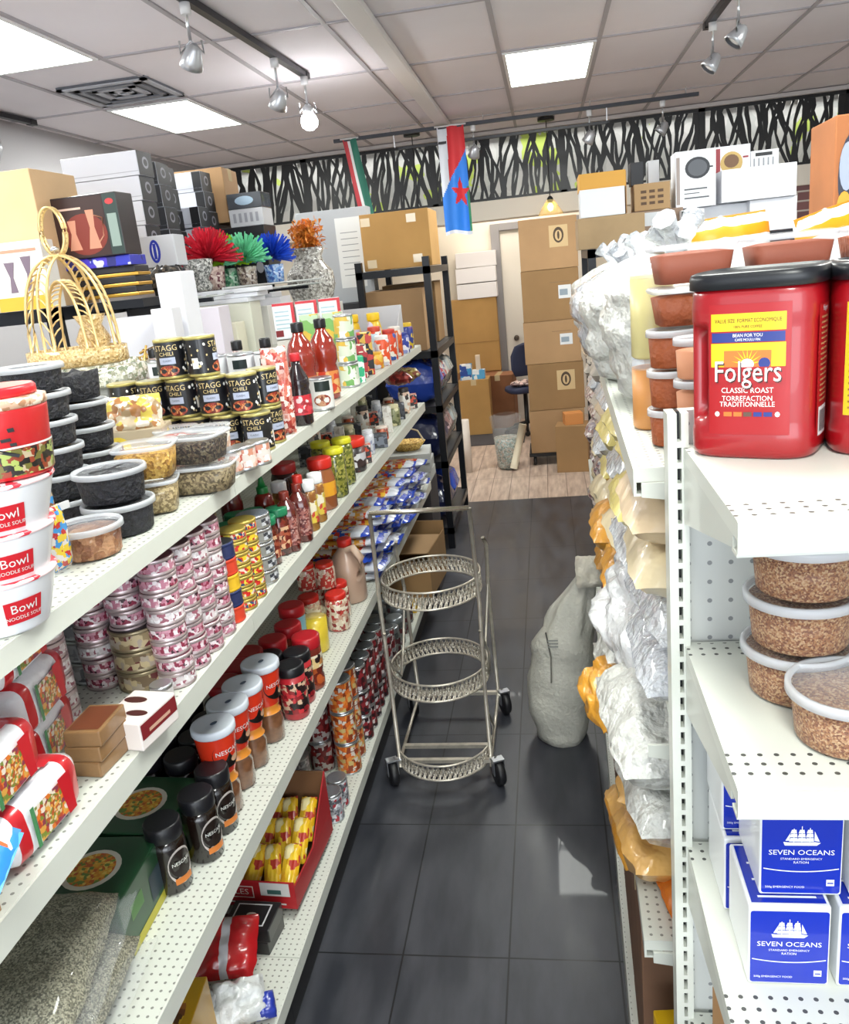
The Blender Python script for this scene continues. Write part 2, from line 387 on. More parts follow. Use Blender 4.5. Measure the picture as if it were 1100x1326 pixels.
# air vent
t = thing('ceiling_vent', 'dark louvred square air vent in the ceiling beside a light panel', 'vent', (-2.41, 5.12, CEIL - .01))
MB().box(-.27, .27, -.27, .27, -.001, .009).build('backing', mat('60636a', .7), t)
for k, s_ in enumerate((.27, .2, .13, .06)):
    f = MB()
    for q in ((-s_, s_, -s_, -s_ + .035), (-s_, s_, s_ - .035, s_), (-s_, -s_ + .035, -s_, s_), (s_ - .035, s_, -s_, s_)): f.box(*q, -.012 + k * .0015, -.004 + k * .0015)
    f.build('louvre', mat('a9abb2' if k != 1 else '74777f', .5), t)
# track lights
def spot_builder(glow=False):
    def b():
        t = thing('track_spotlight', '', '')
        MB().lathe([(.022, 0), (.022, -.045)], 0, 14).build('adapter', mat('d8d8da', .4), t)
        MB().tube([(0, 0, -.045), (0, 0, -.14)], .007).build('stem', STEEL, t)
        MB().tube([(-.045, 0, -.14), (-.05, 0, -.19), (0, 0, -.14), (.05, 0, -.19), (.045, 0, -.14)], .005).build('yoke', STEEL, t)
        h = MB(); h.lathe([(.012, .05), (.03, .035), (.032, .01), (.03, .005)] if glow else [(.012, .05), (.03, .035), (.045, -.02), (.05, -.045), (.044, -.043)], 0, 18, (0, 0, 0), caps=(True, False))
        o = h.build('lamp_head', mat('b9bbc0', .3, .6), t, loc=(0, 0, -.2)); o.rotation_euler = (R(0 if glow else 35), R(0 if glow else 20), 0)
        q = MB().lathe([(.02, .008), (.04, -.01), (.052, -.04), (.045, -.07), (.02, -.088)] if glow else [(.04, -.03), (.02, -.034)], 0, 16).build('bulb', emis('ffffff', 60.0) if glow else mat('e8e8e8', .2), o)
        return t
    return b
def track(name, label, p0, p1, z=CEIL - .0085):
    a, b = Vector(p0), Vector(p1); d = b - a; L = d.length; t = thing(name, label, 'track', (a.x, a.y, z), math.atan2(d.y, d.x))
    MB().box(0, L, -.018, .018, -.03, 0).build('rail', DARKM, t); MB().box(L - .05, L + .01, -.021, .021, -.034, 0).build('end_cap', BLACK, t)
    return t
track('lighting_track', 'long black ceiling track running toward the shining spotlight on the left', (-1.45, 2.6), (-1.335, 5.3))
track('lighting_track', 'black ceiling track at the upper right with two spotlights', (1.0, 3.6), (.985, 5.5))
track('lighting_track', 'short black ceiling track at the far left edge', (-3.3, 4.2), (-3.24, 5.5))
for (x, y), lb in zip(((-1.405, 3.7), (-1.36, 4.75)), ('unlit silver spotlight on the left track, nearest the camera', 'unlit silver spotlight on the left track, second from the shining one')):
    place('spot', spot_builder(), (x, y, CEIL - .04), lb, 'spotlight', .4, 'unlit track spotlights')
place('spotlit', spot_builder(True), (-1.335, 5.24, CEIL - .04), 'shining spotlight at the end of the left ceiling track', 'spotlight', .4)
lp = bpy.data.lights.new('spot_glow', 'POINT'); lp.energy = 6; lp.shadow_soft_size = .04
lo = bpy.data.objects.new('spot_glow', lp); lo.location = (-1.335, 5.24, CEIL - .31); C.objects.link(lo)
for (x, y), lb in zip(((.99, 5.35), (1.0, 4.75)), ('silver spotlight hanging from the end of the upper right track', 'silver spotlight at the top edge of the frame on the upper right track')):
    place('spot', spot_builder(), (x, y, CEIL - .04), lb, 'spotlight', 1.2, 'unlit track spotlights')
place('spot', spot_builder(), (-3.26, 5.05, CEIL - .04), 'silver spotlight under the short track at the far left edge', 'spotlight', 1.2, 'unlit track spotlights')
# long hanging bar with flags and spots
t = thing('hanging_light_bar', 'long thin dark bar hung below the ceiling in front of the black trellis', 'light bar', (-1.72, 7.5, 2.985))
MB().box(0, 3.0, -.014, .014, -.014, .014).build('bar', mat('3b3d44', .5, .3), t)
MB().box(.55, 2.3, -.01, .01, -.13, -.11).build('lower_bar', mat('202228', .5), t)
for x in (.5, 1.28, 2.15, 2.9): MB().tube([(x, 0, .014), (x, 0, .066)], .004).build('hanger', STEEL, t)
for x in (.52, 2.28): MB().box(x - .004, x + .004, -.004, .004, -.11, -.014).build('link', STEEL, t)
for i, x in enumerate((-.53, .42, 1.0)):
    place('spot', spot_builder(), (x, 7.5, 2.969), 'silver spotlight on the long hanging bar, ' + ('just right of the blue and red flag', 'middle of the three', 'nearest the right end')[i], 'spotlight', .5 * i, 'spotlights on the long bar')
# pendants
def pendant(x, y, drop, label, lit):
    t = thing('pendant_lamp', label, 'lamp', (x, y, CEIL - .0085))
    MB().lathe([(.075, -.03), (.075, 0)], 0, 20).build('ceiling_rose', BLACK, t)
    MB().tube([(0, 0, -.03), (0, 0, -drop)], .004).build('cord', BLACK, t)
    MB().lathe([(.022, -drop - .06), (.028, -drop - .02), (.012, -drop)], 0, 14).build('socket', BLACK, t)
    if lit:
        MB().lathe([(.03, -drop - .03), (.06, -drop - .07), (.115, -drop - .15), (.115, -drop - .16)], 0, 24, caps=(False, False)).build('shade', clearmat('ffe9a0', .4), t)
        MB().lathe([(.01, -drop - .055), (.03, -drop - .09), (.02, -drop - .12), (.005, -drop - .13)], 0, 14).build('bulb', emis('ffc860', 14), t)
pendant(0.078, 8.139, .66, 'pendant lamp with glowing yellow glass shade above the carton stack', True)
pendant(-1.12, 8.023, .9, 'thin black pendant cord hanging left of the blue and red flag', False)
# black branch-pattern trellis in panels
def trellis(x0, x1, label, seed):
    rnd = random.Random(seed); z0, z1 = 2.44, 3.02; yy = 8.58
    t = thing('trellis_panel', label, 'trellis', (x0, yy, z0), 0, 'black branch pattern panels'); W = x1 - x0; H = z1 - z0
    f = MB()
    for q in ((0, W, 0, .022), (0, W, H - .03, H), (0, .03, 0, H), (W - .03, W, 0, H)): f.box(q[0], q[1], -.012, .012, q[2], q[3])
    f.build('frame', BLACK, t)
    b = MB(); n = int(W / .034)
    for i in range(n):
        x = (i + rnd.uniform(.1, .9)) * W / n; sl = rnd.choice((-1, 1)) * rnd.uniform(.01, .2); K = 6; pts = []
        for k in range(K + 1):
            s = k / K; xx = x + sl * (s - .5) + .018 * math.sin(s * rnd.uniform(5, 8) + seed + i)
            pts.append((min(max(xx, .01), W - .01), H * s, rnd.uniform(.009, .021)))
        for k in range(K):
            (xa, za, wa), (xb, zb, wb) = pts[k], pts[k + 1]
            b.prism([(xa - wa, za), (xa + wa, za), (xb + wb, zb), (xb - wb, zb)], -.006 - .0001 * (i % 7), .006)
    b.build('branch_screen', BLACK, t)
tx = [-3.39, -2.3, -1.023, .219, 1.49, 2.756, 3.19]
for i in range(6): trellis(tx[i], tx[i + 1], 'black branch pattern trellis panel, ' + ('far left one beside the left wall', 'second from the left, above the orange flowers', 'the one behind the blue and red flag', 'the one above the carton stack', 'the one above the white cookware boxes', 'last one at the far right')[i], 11 + i)
# back wall details
d = MB(); d.box(-.5, .42, 10.06, 10.098, 0, 2.2)
dr = struct('door_1', d, mat('d6cfc4', .6), bevel=.004)
MB().lathe([(.03, 0), (.03, .02), (.018, .03), (.03, .06), (.02, .075)], 0, 16).build('door_handle', mat('5a4f45', .3, .8), dr, loc=(-.38, 10.06, .98)).rotation_euler = (R(90), 0, 0)
f = MB()
for q in ((-.6, -.5, 0, 2.28), (.42, .52, 0, 2.28), (-.5, .42, 2.2, 2.28)): f.box(q[0], q[1], 10.03, 10.1, q[2], q[3])
struct('trim_5', f, mat('8f8c8d', .5, .2), bevel=.004)
# painted brick panel on the right
def brick():
    m, nt, o = nmat('brick'); p = principled(nt, o, None, .85)
    tc = nd(nt, 'ShaderNodeTexCoord'); s = nd(nt, 'ShaderNodeSeparateXYZ'); c = nd(nt, 'ShaderNodeCombineXYZ'); ln(nt, tc.outputs['Object'], s.inputs[0])
    ln(nt, s.outputs[0], c.inputs[0]); ln(nt, s.outputs[2], c.inputs[1])
    b = nd(nt, 'ShaderNodeTexBrick'); ln(nt, c.outputs[0], b.inputs['Vector']); b.inputs['Scale'].default_value = 1
    b.inputs['Brick Width'].default_value = .26; b.inputs['Row Height'].default_value = .085; b.inputs['Mortar Size'].default_value = .008
    b.inputs['Color1'].default_value = srgb('8a5f5d'); b.inputs['Color2'].default_value = srgb('5d5159'); b.inputs['Mortar'].default_value = srgb('c9c0b6')
    ln(nt, b.outputs[0], p.inputs['Base Color']); bump(nt, p, b.outputs[1], -.5, .01); return m
struct('wall_brick', MB().box(1.3, 3.2, 8.6, 8.7, 0, 2.26), brick())
struct('wall_partition', MB().box(-3.4, -1.9, 8.7, 8.8, 0, 2.26), mat('d5ccbd', .8))
# ================================================================ shelving
LSH = [(-.68, 1.49, .035), (-.69, 1.18, .045), (-.70, .735, .045), (-.72, .22, .045)]   # front x, top z, face height
def perf(name, **k): return dots(name, 'd3d6cd', (0, 1), (.017, .017), .0027, holes='85867f', **k)
SHM = perf('perforated_shelf')
t = thing('gondola_shelving', 'long white metal shelving unit full of groceries along the left of the aisle', 'shelving', (0, 0, 0))
secs = [(-.80, .41), (.412, 1.63), (1.632, 2.85), (2.852, 4.45)]
for y0, y1 in secs:
    for fx, z, h in LSH:
        b = MB(); b.box(-1.13, fx - .004, y0, y1, z - .02, z, 0)
        b.box(fx - .004, fx, y0, y1, z - h, z - .001, 1); b.box(fx - .03, fx - .004, y0, y1, z - h, z - h + .004, 1)
        b.build('shelf', [SHM, PAINT], t)
    for z, fx in ((1.62, -1.62), (1.18, -1.62), (.22, -1.62)):
        MB().box(fx, -1.17, y0, y1, z - .03, z).build('rear_shelf', PAINT, t)
    MB().box(-1.168, -1.132, y0, y1, 0, 1.485).build('back_panel', PAINT, t)
    MB().box(-1.6, -.765, y0, y1, 0, .18).build('kick_plate', mat('2a2a2c', .6), t)
for y in (.411, 1.631, 2.851, 4.449):
    MB().box(-1.18, -1.12, y - .02, y + .02, .0, 1.62).build('upright', PAINT, t)
    for fx, z, h in LSH[:3]: MB().prism([(-1.13, z - .02), (fx - .01, z - .02), (fx - .01, z - .035), (-1.13, z - .1)], y - .002, y + .002).build('bracket', PAINT, t)
# right gondola: slightly turned, its aisle face drifts right going back
GR = thing('gondola_shelving', 'white metal shelving unit packed with flour and spice bags along the right of the aisle', 'shelving', (.103, 1.1, 0), -.0225)
RSH = [(0, 1.59, .04), (.05, 1.18, .02), (-.004, .79, .035), (-.012, .13, .12)]
for y0, y1 in ((.03, 1.25), (1.252, 2.45), (2.452, 3.4)):
    for fx, z, h in RSH:
        b = MB(); b.box(fx + .004, .43, y0, y1, z - .02, z, 0); b.box(fx, fx + .004, y0, y1, z - h, z - .001, 1); b.box(fx + .004, fx + .03, y0, y1, z - h, z - h + .004, 1)
        b.build('shelf', [perf('perforated_shelf_right') if y0 < .1 and z > 1.5 else SHM, PAINT], GR)
    MB().box(.432, .46, y0, y1, 0, 1.69).build('back_panel', PAINT, GR)
    for fx, z, h in ((.9, 1.62, 0), (.9, 1.1, 0), (.9, .13, 0)): MB().box(.462, fx, y0, y1, z - .03, z).build('rear_shelf', PAINT, GR)
for fx, z, h in RSH[:3]: MB().prism([(.01, z - .04), (.01, z - .02), (.43, z - .02), (.43, z - .1)], .024, .029).build('bracket', PAINT, GR)
# end cap facing the camera
EY = 1.0
EC = thing('end_cap_shelving', 'white metal end shelving with pegboard back holding red coffee tubs and blue boxes', 'shelving', (.143, EY, 0))
u = MB(); sl = .0254
u.box(-.012, -.0015, -.015, .02, 0, 1.69); u.box(.0035, .012, -.015, .02, 0, 1.69); u.box(-.0015, .0035, .0, .02, 0, 1.69, 1)
z = .1
while z < 1.67: u.box(-.0015, .0035, -.015, 0, z, z + .0075); z += sl
u.build('upright', [PAINT, BLACK], EC)
u = MB(); u.box(.8, .824, -.015, .02, 0, 1.69); u.build('upright', PAINT, EC)
MB().box(.012, .8, .004, .02, .05, 1.69).build('back_panel', dots('pegboard', 'c6c9c6', (0, 2), (.0254, .0254), .0030, off=(.026, .01), holes='85888a'), EC)
ESH = [(1.65, .30), (1.392, .31), (1.09, .31), (.79, .31), (.2, .36)]
em = [dots('end_shelf_%d' % i, 'd3d6cd', (0, 1), (.0155, .0155), .0026, off=(0, -.0), holes='4c4d4a', ranges=((1, -d_ + .005, -d_ + .052), (1, -.05, -.008))) for i, (z_, d_) in enumerate(ESH[:1])]
for z, d_ in ESH:
    b = MB(); b.box(.006, .81, -d_, -.004, z - .018, z, 0); b.box(.006, .81, -d_ - .004, -d_, z - .03, z - .0008, 1); b.box(.006, .81, -d_, -d_ + .02, z - .034, z - .03, 1)
    b.build('shelf', [em[0], PAINT], EC)
    p_ = MB()
    p_.prism([(0, 0), (.28, 0), (.28, -.012), (0, -.08)], 0, .003, 0, lambda v, z=z: Vector((.006 + v.y, -.004 - v.x, z - .018 + v.z)))
    p_.build('bracket', PAINT, EC)
MB().box(.02, .8, -.34, -.01, 0, .165).build('kick_plate', mat('4a4a4c', .6), EC)

# ================================================================ grocery kinds
def can_b(r, h, labm, rim=None, lidm=None, extra=None, bands=None):
    rim = rim or STEEL; lidm = lidm or STEEL
    def b():
        t = thing('food_can', '', '')
        MB().lathe([(r * .96, 0), (r, .002), (r, .005), (r * .97, .007), (r * .97, h - .007), (r, h - .005), (r, h - .002), (r * .97, h)], 0, 24).build('body', rim, t)
        l = MB(); l.lathe([(r * .985, .007), (r * .985, h - .007)], 0, 24, caps=(False, False)); ms = [labm]
        if bands:
            for k, (a, c, mm) in enumerate(bands):
                l.lathe([(r * .99, a * h), (r * .99, c * h)], len(ms), 24, caps=(False, False)); ms.append(mm)
        if extra: extra(l, ms, cylwrap(r * .99 + .0006))
        l.build('label', ms, t)
        MB().lathe([(r * .93, h + .0002), (r * .93, h + .0006), (r * .88, h + .0004)], 0, 24).build('lid', lidm, t)
        return t
    return b
def vessel(name, prof, bodym, cap=None, label=None, texts=None, fill=None, seg=24, sq=None, capname='cap'):
    """bottle or jar: cap (r, z0, z1, material), label (r, z0, z1, material), fill (profile, material)"""
    def b():
        t = thing(name, '', '')
        MB().lathe(prof, 0, seg, sq=sq).build('body', bodym, t)
        if fill: MB().lathe(fill[0], 0, seg, sq=sq).build('contents', fill[1], t)
        if cap:
            r, a, c, m = cap
            MB().lathe([(r * .98, a), (r, a + .003), (r, c - .004), (r * .94, c - .0008), (r * .8, c)], 0, seg).build(capname, m, t, )
        if label:
            r, a, c, m = label; l = MB(); l.lathe([(r, a), (r, c)], 0, seg, caps=(False, False), sq=sq); ms = [m]
            if texts: texts(l, ms, cylwrap(r + .0007))
            l.build('label', ms, t)
        return t
    return b
def deli_b(r, h, contm, lidm=None, fullness=.88, lidded=True, lumps=0.0):
    """round clear take-away tub with its lid and contents"""
    def b():
        t = thing('plastic_tub', '', '')
        k = MB(); k.lathe([(r * .86, 0), (r * .88, .002), (r * .975, h - .008), (r, h - .006), (r, h)], 0, 28, caps=(True, False)); k.build('tub', CLEAR, t)
        c = MB(); c.lathe([(r * .84, .002), (r * .865, .004), (r * (.84 + .12 * fullness), h * fullness), (r * .5, h * (fullness + .03)), (.002, h * (fullness + .04))], 0, 28)
        if lumps:
            c.v = [tuple(Vector(v) + Vector((v[0], v[1], 0)).normalized() * 0 + Vector((0, 0, lumps * noise.noise(Vector(v) * 90) if v[2] > h * .5 else 0))) for v in c.v]
        c.build('contents', contm, t)
        if lidded:
            l = MB(); l.lathe([(r * .99, h - .009), (r * 1.045, h - .009), (r * 1.045, h - .001), (r * 1.02, h + .001), (r * .95, h + .0005), (r * .93, h - .003), (.001, h - .003)], 0, 32, caps=(False, False), mats=[0, 0, 0, 0, 0, 1]); l.build('lid', [CRIM, lidm or CLID], t)
        return t
    return b
def flat_tub_b(sx, sy, h, contm, lidc=CLID, n=4.5):
    """rounded square clear clamshell"""
    def b():
        t = thing('plastic_tub', '', '')
        MB().lathe([((sx * .42, sy * .42), 0), ((sx * .44, sy * .44), .002), ((sx * .49, sy * .49), h)], 0, 32, sq=n, caps=(True, False)).build('tub', CLEAR, t)
        MB().lathe([((sx * .41, sy * .41), .003), ((sx * .465, sy * .465), h * .8), ((sx * .3, sy * .3), h * .86), ((.002, .002), h * .88)], 0, 32, sq=n).build('contents', contm, t)
        MB().lathe([((sx * .5, sy * .5), h - .004), ((sx * .52, sy * .52), h), ((sx * .5, sy * .5), h + .003), ((sx * .42, sy * .42), h + .005), ((.002, .002), h + .005)], 0, 32, sq=n, caps=(False, False), mats=[0, 0, 1, 1]).build('lid', [CRIM, lidc], t)
        return t
    return b
def box_b(name, sx, sy, sz, ms, faces=None, parts=None):
    """printed packet: ms materials, faces(mb) adds printing 0.6 mm proud"""
    def b():
        t = thing(name, '', '')
        MB().box(-sx / 2, sx / 2, -sy / 2, sy / 2, 0, sz).build('body', ms[0], t, bevel=min(.0025, sx * .05))
        if faces:
            F = MB(); faces(F, plane((0, -sy / 2 - .0006, 0), (1, 0, 0), (0, 0, 1), (0, -1, 0)), plane((sx / 2 + .0006, 0, 0), (0, 1, 0), (0, 0, 1), (1, 0, 0)), plane((0, 0, sz + .0006), (1, 0, 0), (0, 1, 0), (0, 0, 1)))
            F.build('print', ms[1:], t)
        return t
    return b
def bag_b(name, w, d, h, m, seed=0, wr=.1, band=None, p=2.6, n=14, lab=None):
    def b():
        t = thing(name, '', '')
        MB().pillow(w, d, h, 0, n, p, seed, wr).build('body', m, t)
        if lab:
            q = MB(); q.pillow(w * lab[0], d * lab[1], h * 1.03, 0, 10, p, seed, wr * .6); q.v = [(x + lab[3] * w, y + lab[4] * d, z) for x, y, z in q.v]; q.build('label', lab[2], t)
        return t
    return b
DATES = pmat(['121218', '1b1b22', '0a0a0e', '22222a'], 55, .6, bumpv=.6, coat=0)
ALM = pmat(['9a6844', '7a4a2e', 'b07e58', '8a5838', 'bb8c66'], 36, .5, bumpv=.8)
# ---------------------------------------------------------------- top shelf, near end
TZ = 1.491
def bowl_txt(l, ms, fn):
    ms += [mat('c8202c', .4), WHITE, mat('8b8f98', .5)]
    l.patch(-.004, .044, .016, .047, fn, 1, 10, 1, y=-.0003)
    l.text('Bowl', .017, fn, 2, .02, .036, y=-.0009); l.text('NOODLE SOUP', .007, fn, 2, .02, .0235, y=-.0009)
    for k in range(5): l.patch(-.115, -.03, .016 + k * .008, .0178 + k * .008, fn, 3, 10, 1, y=-.0003)
bx, by = -0.721, 0.907
def bowl_builder():
    t = thing('noodle_bowl', '', '')
    MB().lathe([(.053, 0), (.055, .003), (.072, .06), (.0735, .064), (.0735, .068)], 0, 36).build('body', mat('e9ebee', .4, coat=.4), t)
    l = MB(); ms = [mat('e9ebee', .4)]; bowl_txt(l, ms, lambda v: Vector(((.0555 + .29 * (v.z - .003) - v.y + .0008) * math.sin(v.x / .066 + .3), -(.0555 + .29 * (v.z - .003) - v.y + .0008) * math.cos(v.x / .066 + .3), v.z)))
    l.build('printing', ms, t)
    MB().lathe([(.0755, .0665), (.077, .069), (.0755, .0715), (.001, .0715)], 0, 36, caps=(False, False)).build('lid', pmat(['e7a6ac', 'd83a48', 'f0d5d6', 'eab7bb'], 14, .25, kind='noise'), t)
    return t
for i in range(3):
    place('bowl', bowl_builder, (bx + .013 * i, by, TZ + i * .0615), ('bottom' if i == 0 else 'middle' if i == 1 else 'upper') + ' white and red noodle bowl stacked at the near left end', 'noodle bowl', R(25 - 8 * i), 'stacked noodle bowls')
def cup_builder():
    t = thing('noodle_cup', '', '')
    MB().lathe([(.05, 0), (.052, .003), (.06, .1), (.06, .104)], 0, 36).build('body', mat('c61f24', .4, coat=.3), t)
    l = MB(); fn = lambda v: Vector(((.0525 + .078 * v.z + .0006 - v.y) * math.sin(v.x / .056), -(.0525 + .078 * v.z + .0006 - v.y) * math.cos(v.x / .056), v.z))
    l.patch(-.17, .17, .006, .046, fn, 1, 30); l.patch(-.17, .17, .047, .05, fn, 2, 30)
    for a in ((-.03, .068, .03, .076, .006), (-.02, .058, .025, .062, .005), (-.004, .078, .004, .04, .006), (-.03, .05, .03, .054, .005), (.0, .052, .03, .036, .005), (-.018, .052, -.026, .034, .005)):
        d = Vector((a[2] - a[0], a[3] - a[1])); n = Vector((-d.y, d.x)).normalized() * a[4] * .5
        l.add([fn(Vector((x, -.0022, z))) for x, z in ((a[0] - n.x, a[1] - n.y), (a[2] - n.x, a[3] - n.y), (a[2] + n.x, a[3] + n.y), (a[0] + n.x, a[1] + n.y))], [(0, 1, 2, 3)], 3)
    l.build('printing', [BLACK, pmat(['1b1714', '6e6a30', '8d3b22', 'b9a98a', '2b2420', 'a3b35e'], 60, .4), WHITE, BLACK], t)
    MB().lathe([(.06, .104), (.0615, .106), (.0615, .118), (.055, .12)], 0, 36).build('noodle_window', pmat(['c9a58c', 'e8d9c5', 'a77b5c'], 60, .3), t)
    MB().lathe([(.05, .12), (.052, .122), (.052, .132), (.049, .136)], 0, 36).build('lid', mat('d8222b', .3), t)
    return t
place('cup', cup_builder, scale=(1, 1, .8), loc= (bx + .05, by + .01, TZ + 3 * .0615 + .012), label='red and black spicy noodle cup standing on top of the white noodle bowls', cat='noodle cup', rz=R(20))
for i, (q, hh, cols) in enumerate((([(-0.746, 1.075)][0], .1, ['3c8fd0', 'e2c33a', 'b9302c', 'd9d2cc']), ([(-0.799, 1.148)][0], .15, ['3c8fd0', 'c23a30', 'd8cfc8', '7b5a3e', 'b8a488']), ([(-0.87, 1.24)][0], .18, ['b9a692', 'b52f2c', 'ded8d0', '93735a']))):
    t = thing('noodle_packet', ('short', 'middle', 'tall')[i] + ' glossy blue, yellow and red packet standing behind the noodle bowls', 'packet', (q[0] + (-.012, -.02, -.03)[i], q[1] + .03, TZ + hh / 2 + .002), R(80), 'packets behind the noodle bowls')
    b = MB(); b.pillow(.04, hh, .026, 0, 12, 3, i, .12, rot=Matrix.Rotation(R(90), 3, 'X')); b.build('body', pmat(cols, 60, .25, coat=.6), t)
    MB().box(-.028, .04, -.002, .002, hh / 2 - .012, hh / 2 - .001).build('crimped_seal', mat('d9dadd', .3), t)
# dark date tubs
def tub_stack(key, bld, base, n, dh, text, grp, cat='tub', lean=(0, 0), rz=0, last=None):
    for i in range(n):
        k, bb = (key, bld) if not (last and i == n - 1) else last
        place(k, bb, (base[0] + lean[0] * i, base[1] + lean[1] * i, base[2] + dh * i), text % lvl(i, n) if '%s' in text else text, cat, rz + .13 * i, grp)
dt = deli_b(.057, .0475, DATES, fullness=.9, lumps=.004)
dto = deli_b(.057, .05, DATES, fullness=1.04, lidded=False, lumps=.014)
tub_stack('date', dt, (-0.911, 1.378, TZ), 6, .0492, 'clear tub of black dates, %s of the tall stack beside the noodle bowls', 'tall stack of date tubs', lean=(-.002, 0))
tub_stack('date', dt, (-0.951, 1.578, TZ), 5, .0505, 'clear tub of black dates, %s in the stack before the bread box', 'second stack of date tubs', lean=(-.004, 0), last=('dateopen', dto))
tub_stack('dateb', deli_b(.0605, .056, DATES, fullness=.9, lumps=.004), (-0.758, 1.298, TZ), 2, .0575, 'wide clear tub of black dates, %s of the pair next to the almonds', 'pair of date tubs', lean=(-.008, .006))
place('almond', deli_b(.0545, .052, ALM, fullness=.8, lumps=.004), (-0.75, 1.177, TZ), 'clear tub of brown almonds at the front of the top shelf', 'tub')
# paper box of flat breads with a clear bag
t = thing('bread_box', 'beige paper box with a round yellow badge and a bag bulging on top', 'box', (-0.971, 1.812, TZ), R(12))
MB().box(-.07, .07, -.05, .05, 0, .1).build('body', mat('b8a78c', .7), t, bevel=.003)
f = MB(); fn = plane((0, -.0506, 0), (1, 0, 0), (0, 0, 1), (0, -1, 0)); f.ellipse(-.035, .055, .03, .032, fn, 0); f.ellipse(-.035, .055, .012, .022, fn, 1, y=-.0005); f.patch(-.01, .05, .01, .03, fn, 2, 1)
f2 = plane((.0706, 0, 0), (0, 1, 0), (0, 0, 1), (1, 0, 0)); f.ellipse(0, .06, .02, .03, f2, 0)
f.build('badge', [mat('e3c53f'), mat('7d3b2c'), mat('b22a22')], t)
b = MB(); b.pillow(.13, .1, .08, 0, 12, 2.4, 3, .25, c=(0, 0, .125), rot=Matrix.Rotation(R(70), 3, 'X')); b.build('bread_bag', pmat(['c9b79b', 'e6dccb', 'a38a68', 'd7c25a', 'b07b4b'], 22, .2, coat=.6), t)
# square tubs
RAIS = pmat(['b98a3c', 'd7ae58', '9a6d2c', 'c99b45'], 110, .5, bumpv=.5); SEED = pmat(['a08b62', 'c4b083', '7d6a45'], 150, .5, bumpv=.4)
TEA = pmat(['40342e', '5c4c3e', '6f6550', '2b2320'], 130, .6, bumpv=.5)
place('raisin', flat_tub_b(.1, .1, .06, SEED), (-0.755, 1.423, TZ), 'square clear tub of pale seeds under the yellow raisin tub', 'tub', R(20))
place('raisin2', flat_tub_b(.112, .112, .06, RAIS), (-0.755, 1.423, TZ + .067), 'square clear tub of yellow raisins on top of the pale seed tub', 'tub', R(15))
place('tea', flat_tub_b(.15, .12, .055, pmat(['7a6a50', '54472f', '9a8a68'], 140, .6)), (-0.719, 1.564, TZ), 'large clear tub of brown dried leaves, lower of two before the black chili cans', 'tub', R(8))
place('tea2', flat_tub_b(.145, .12, .055, TEA), (-0.727, 1.56, TZ + .062), 'large clear rectangular tub of dark brown dried herbs on top of another tub', 'tub', R(-4))
for i, (q, c) in enumerate((([(-0.871, 1.802)][0], ['c94c3a', 'e8dcd2', 'b03a30']), ([(-0.784, 1.786)][0], ['e5ddd5', 'caa890', 'd9d2cb']))):
    place('clam%d' % i, flat_tub_b(.09, .09, .09, pmat(c, 30, .4)), (q[0], q[1], TZ), ('clear tub with red contents behind the tub of dark herbs', 'clear tub with pale contents leaning by the bottom chili cans')[i], 'tub', .1)
for i, q in enumerate([(-0.7037, 1.6905), (-0.6844, 1.7266), (-0.667, 1.7717)]):
    place('smallcan', can_b(.027, .055, pmat(['d7cfc8', 'c88a72', 'b5463a', 'e9e4df', 'e3b9a8'], 40)), (q[0], q[1], TZ), 'small pale pink food can in front of the black chili cans, ' + ('nearest', 'middle', 'farthest')[i] + ' of three', 'can', .4 * i, 'small pale cans')
# chili cans
def stagg(l, ms, fn):
    ms += [mat('d6c08a', .4), mat('aeb6cc', .4), pmat(['8e2f22', 'b5532f', '6d1f18', 'c98a55'], 120, .4), mat('f0f0ea', .4)]
    l.text('STAGG', .019, fn, 1, 0, .074, y=-.0004, fit=.056); l.text('CHILI', .0125, fn, 1, 0, .060, y=-.0004, fit=.034)
    l.patch(-.02, .02, .036, .052, fn, 2, 8, 1, y=-.0002); l.text('CLASSIC', .006, fn, 0, 0, .044, y=-.0006)
    l.ellipse(0, .02, .026, .013, fn, 3, 20, y=-.0003)
    for a in (-.066, .062): l.patch(a - .008, a + .008, .02, .045, fn, 4, 3, 1, y=-.0003)
    rnd = random.Random(4)
    for k in range(46):
        x = rnd.choice((-1, 1)) * rnd.uniform(.034, .105); z = rnd.uniform(.012, .082); s = rnd.uniform(.0015, .004)
        l.ellipse(x, z, s, s * 1.2, fn, rnd.choice((1, 4)), 6, y=-.0003)
STG = can_b(.0375, .095, mat('17181d', .35, coat=.3), rim=mat('b8ac6a', .35, .5), lidm=mat('b9b48c', .35, .6), extra=stagg)
sc_l = 'black and gold chili can, %s'
row0 = [(-.72, 1.93), (-.799, 1.935), (-.878, 1.94), (-.957, 1.945)]
for i, (x, y) in enumerate(row0): place('stagg', STG, (x, y, TZ), sc_l % (ORD[i].replace('bottom', 'first') + ' from the aisle, bottom row of the pyramid'), 'can', R(6 + 22 * (i % 2)), 'chili cans')
for i in range(5):
    x = -.742 - .079 * i; place('stagg', STG, (x, 1.935 + .002 * i, TZ + .0965), sc_l % (ORD[i].replace('bottom', 'first') + ' from the aisle, middle row of the pyramid'), 'can', R((8, 12, -8, 20, 100)[i]), 'chili cans')
for i in range(2): place('stagg', STG, (-.835 - .079 * i, 1.94, TZ + .193), sc_l % (('right', 'left')[i] + ' one of two on top of the pyramid'), 'can', R((95, 8)[i]), 'chili cans')
for i, (x, y) in enumerate(((-.72, 2.02), (-.722, 2.025))): place('stagg', STG, (x, y, TZ + i * .0965), sc_l % (('lower', 'upper')[i] + ' of the pair squeezed behind the red snack bag'), 'can', R(60), 'chili cans')
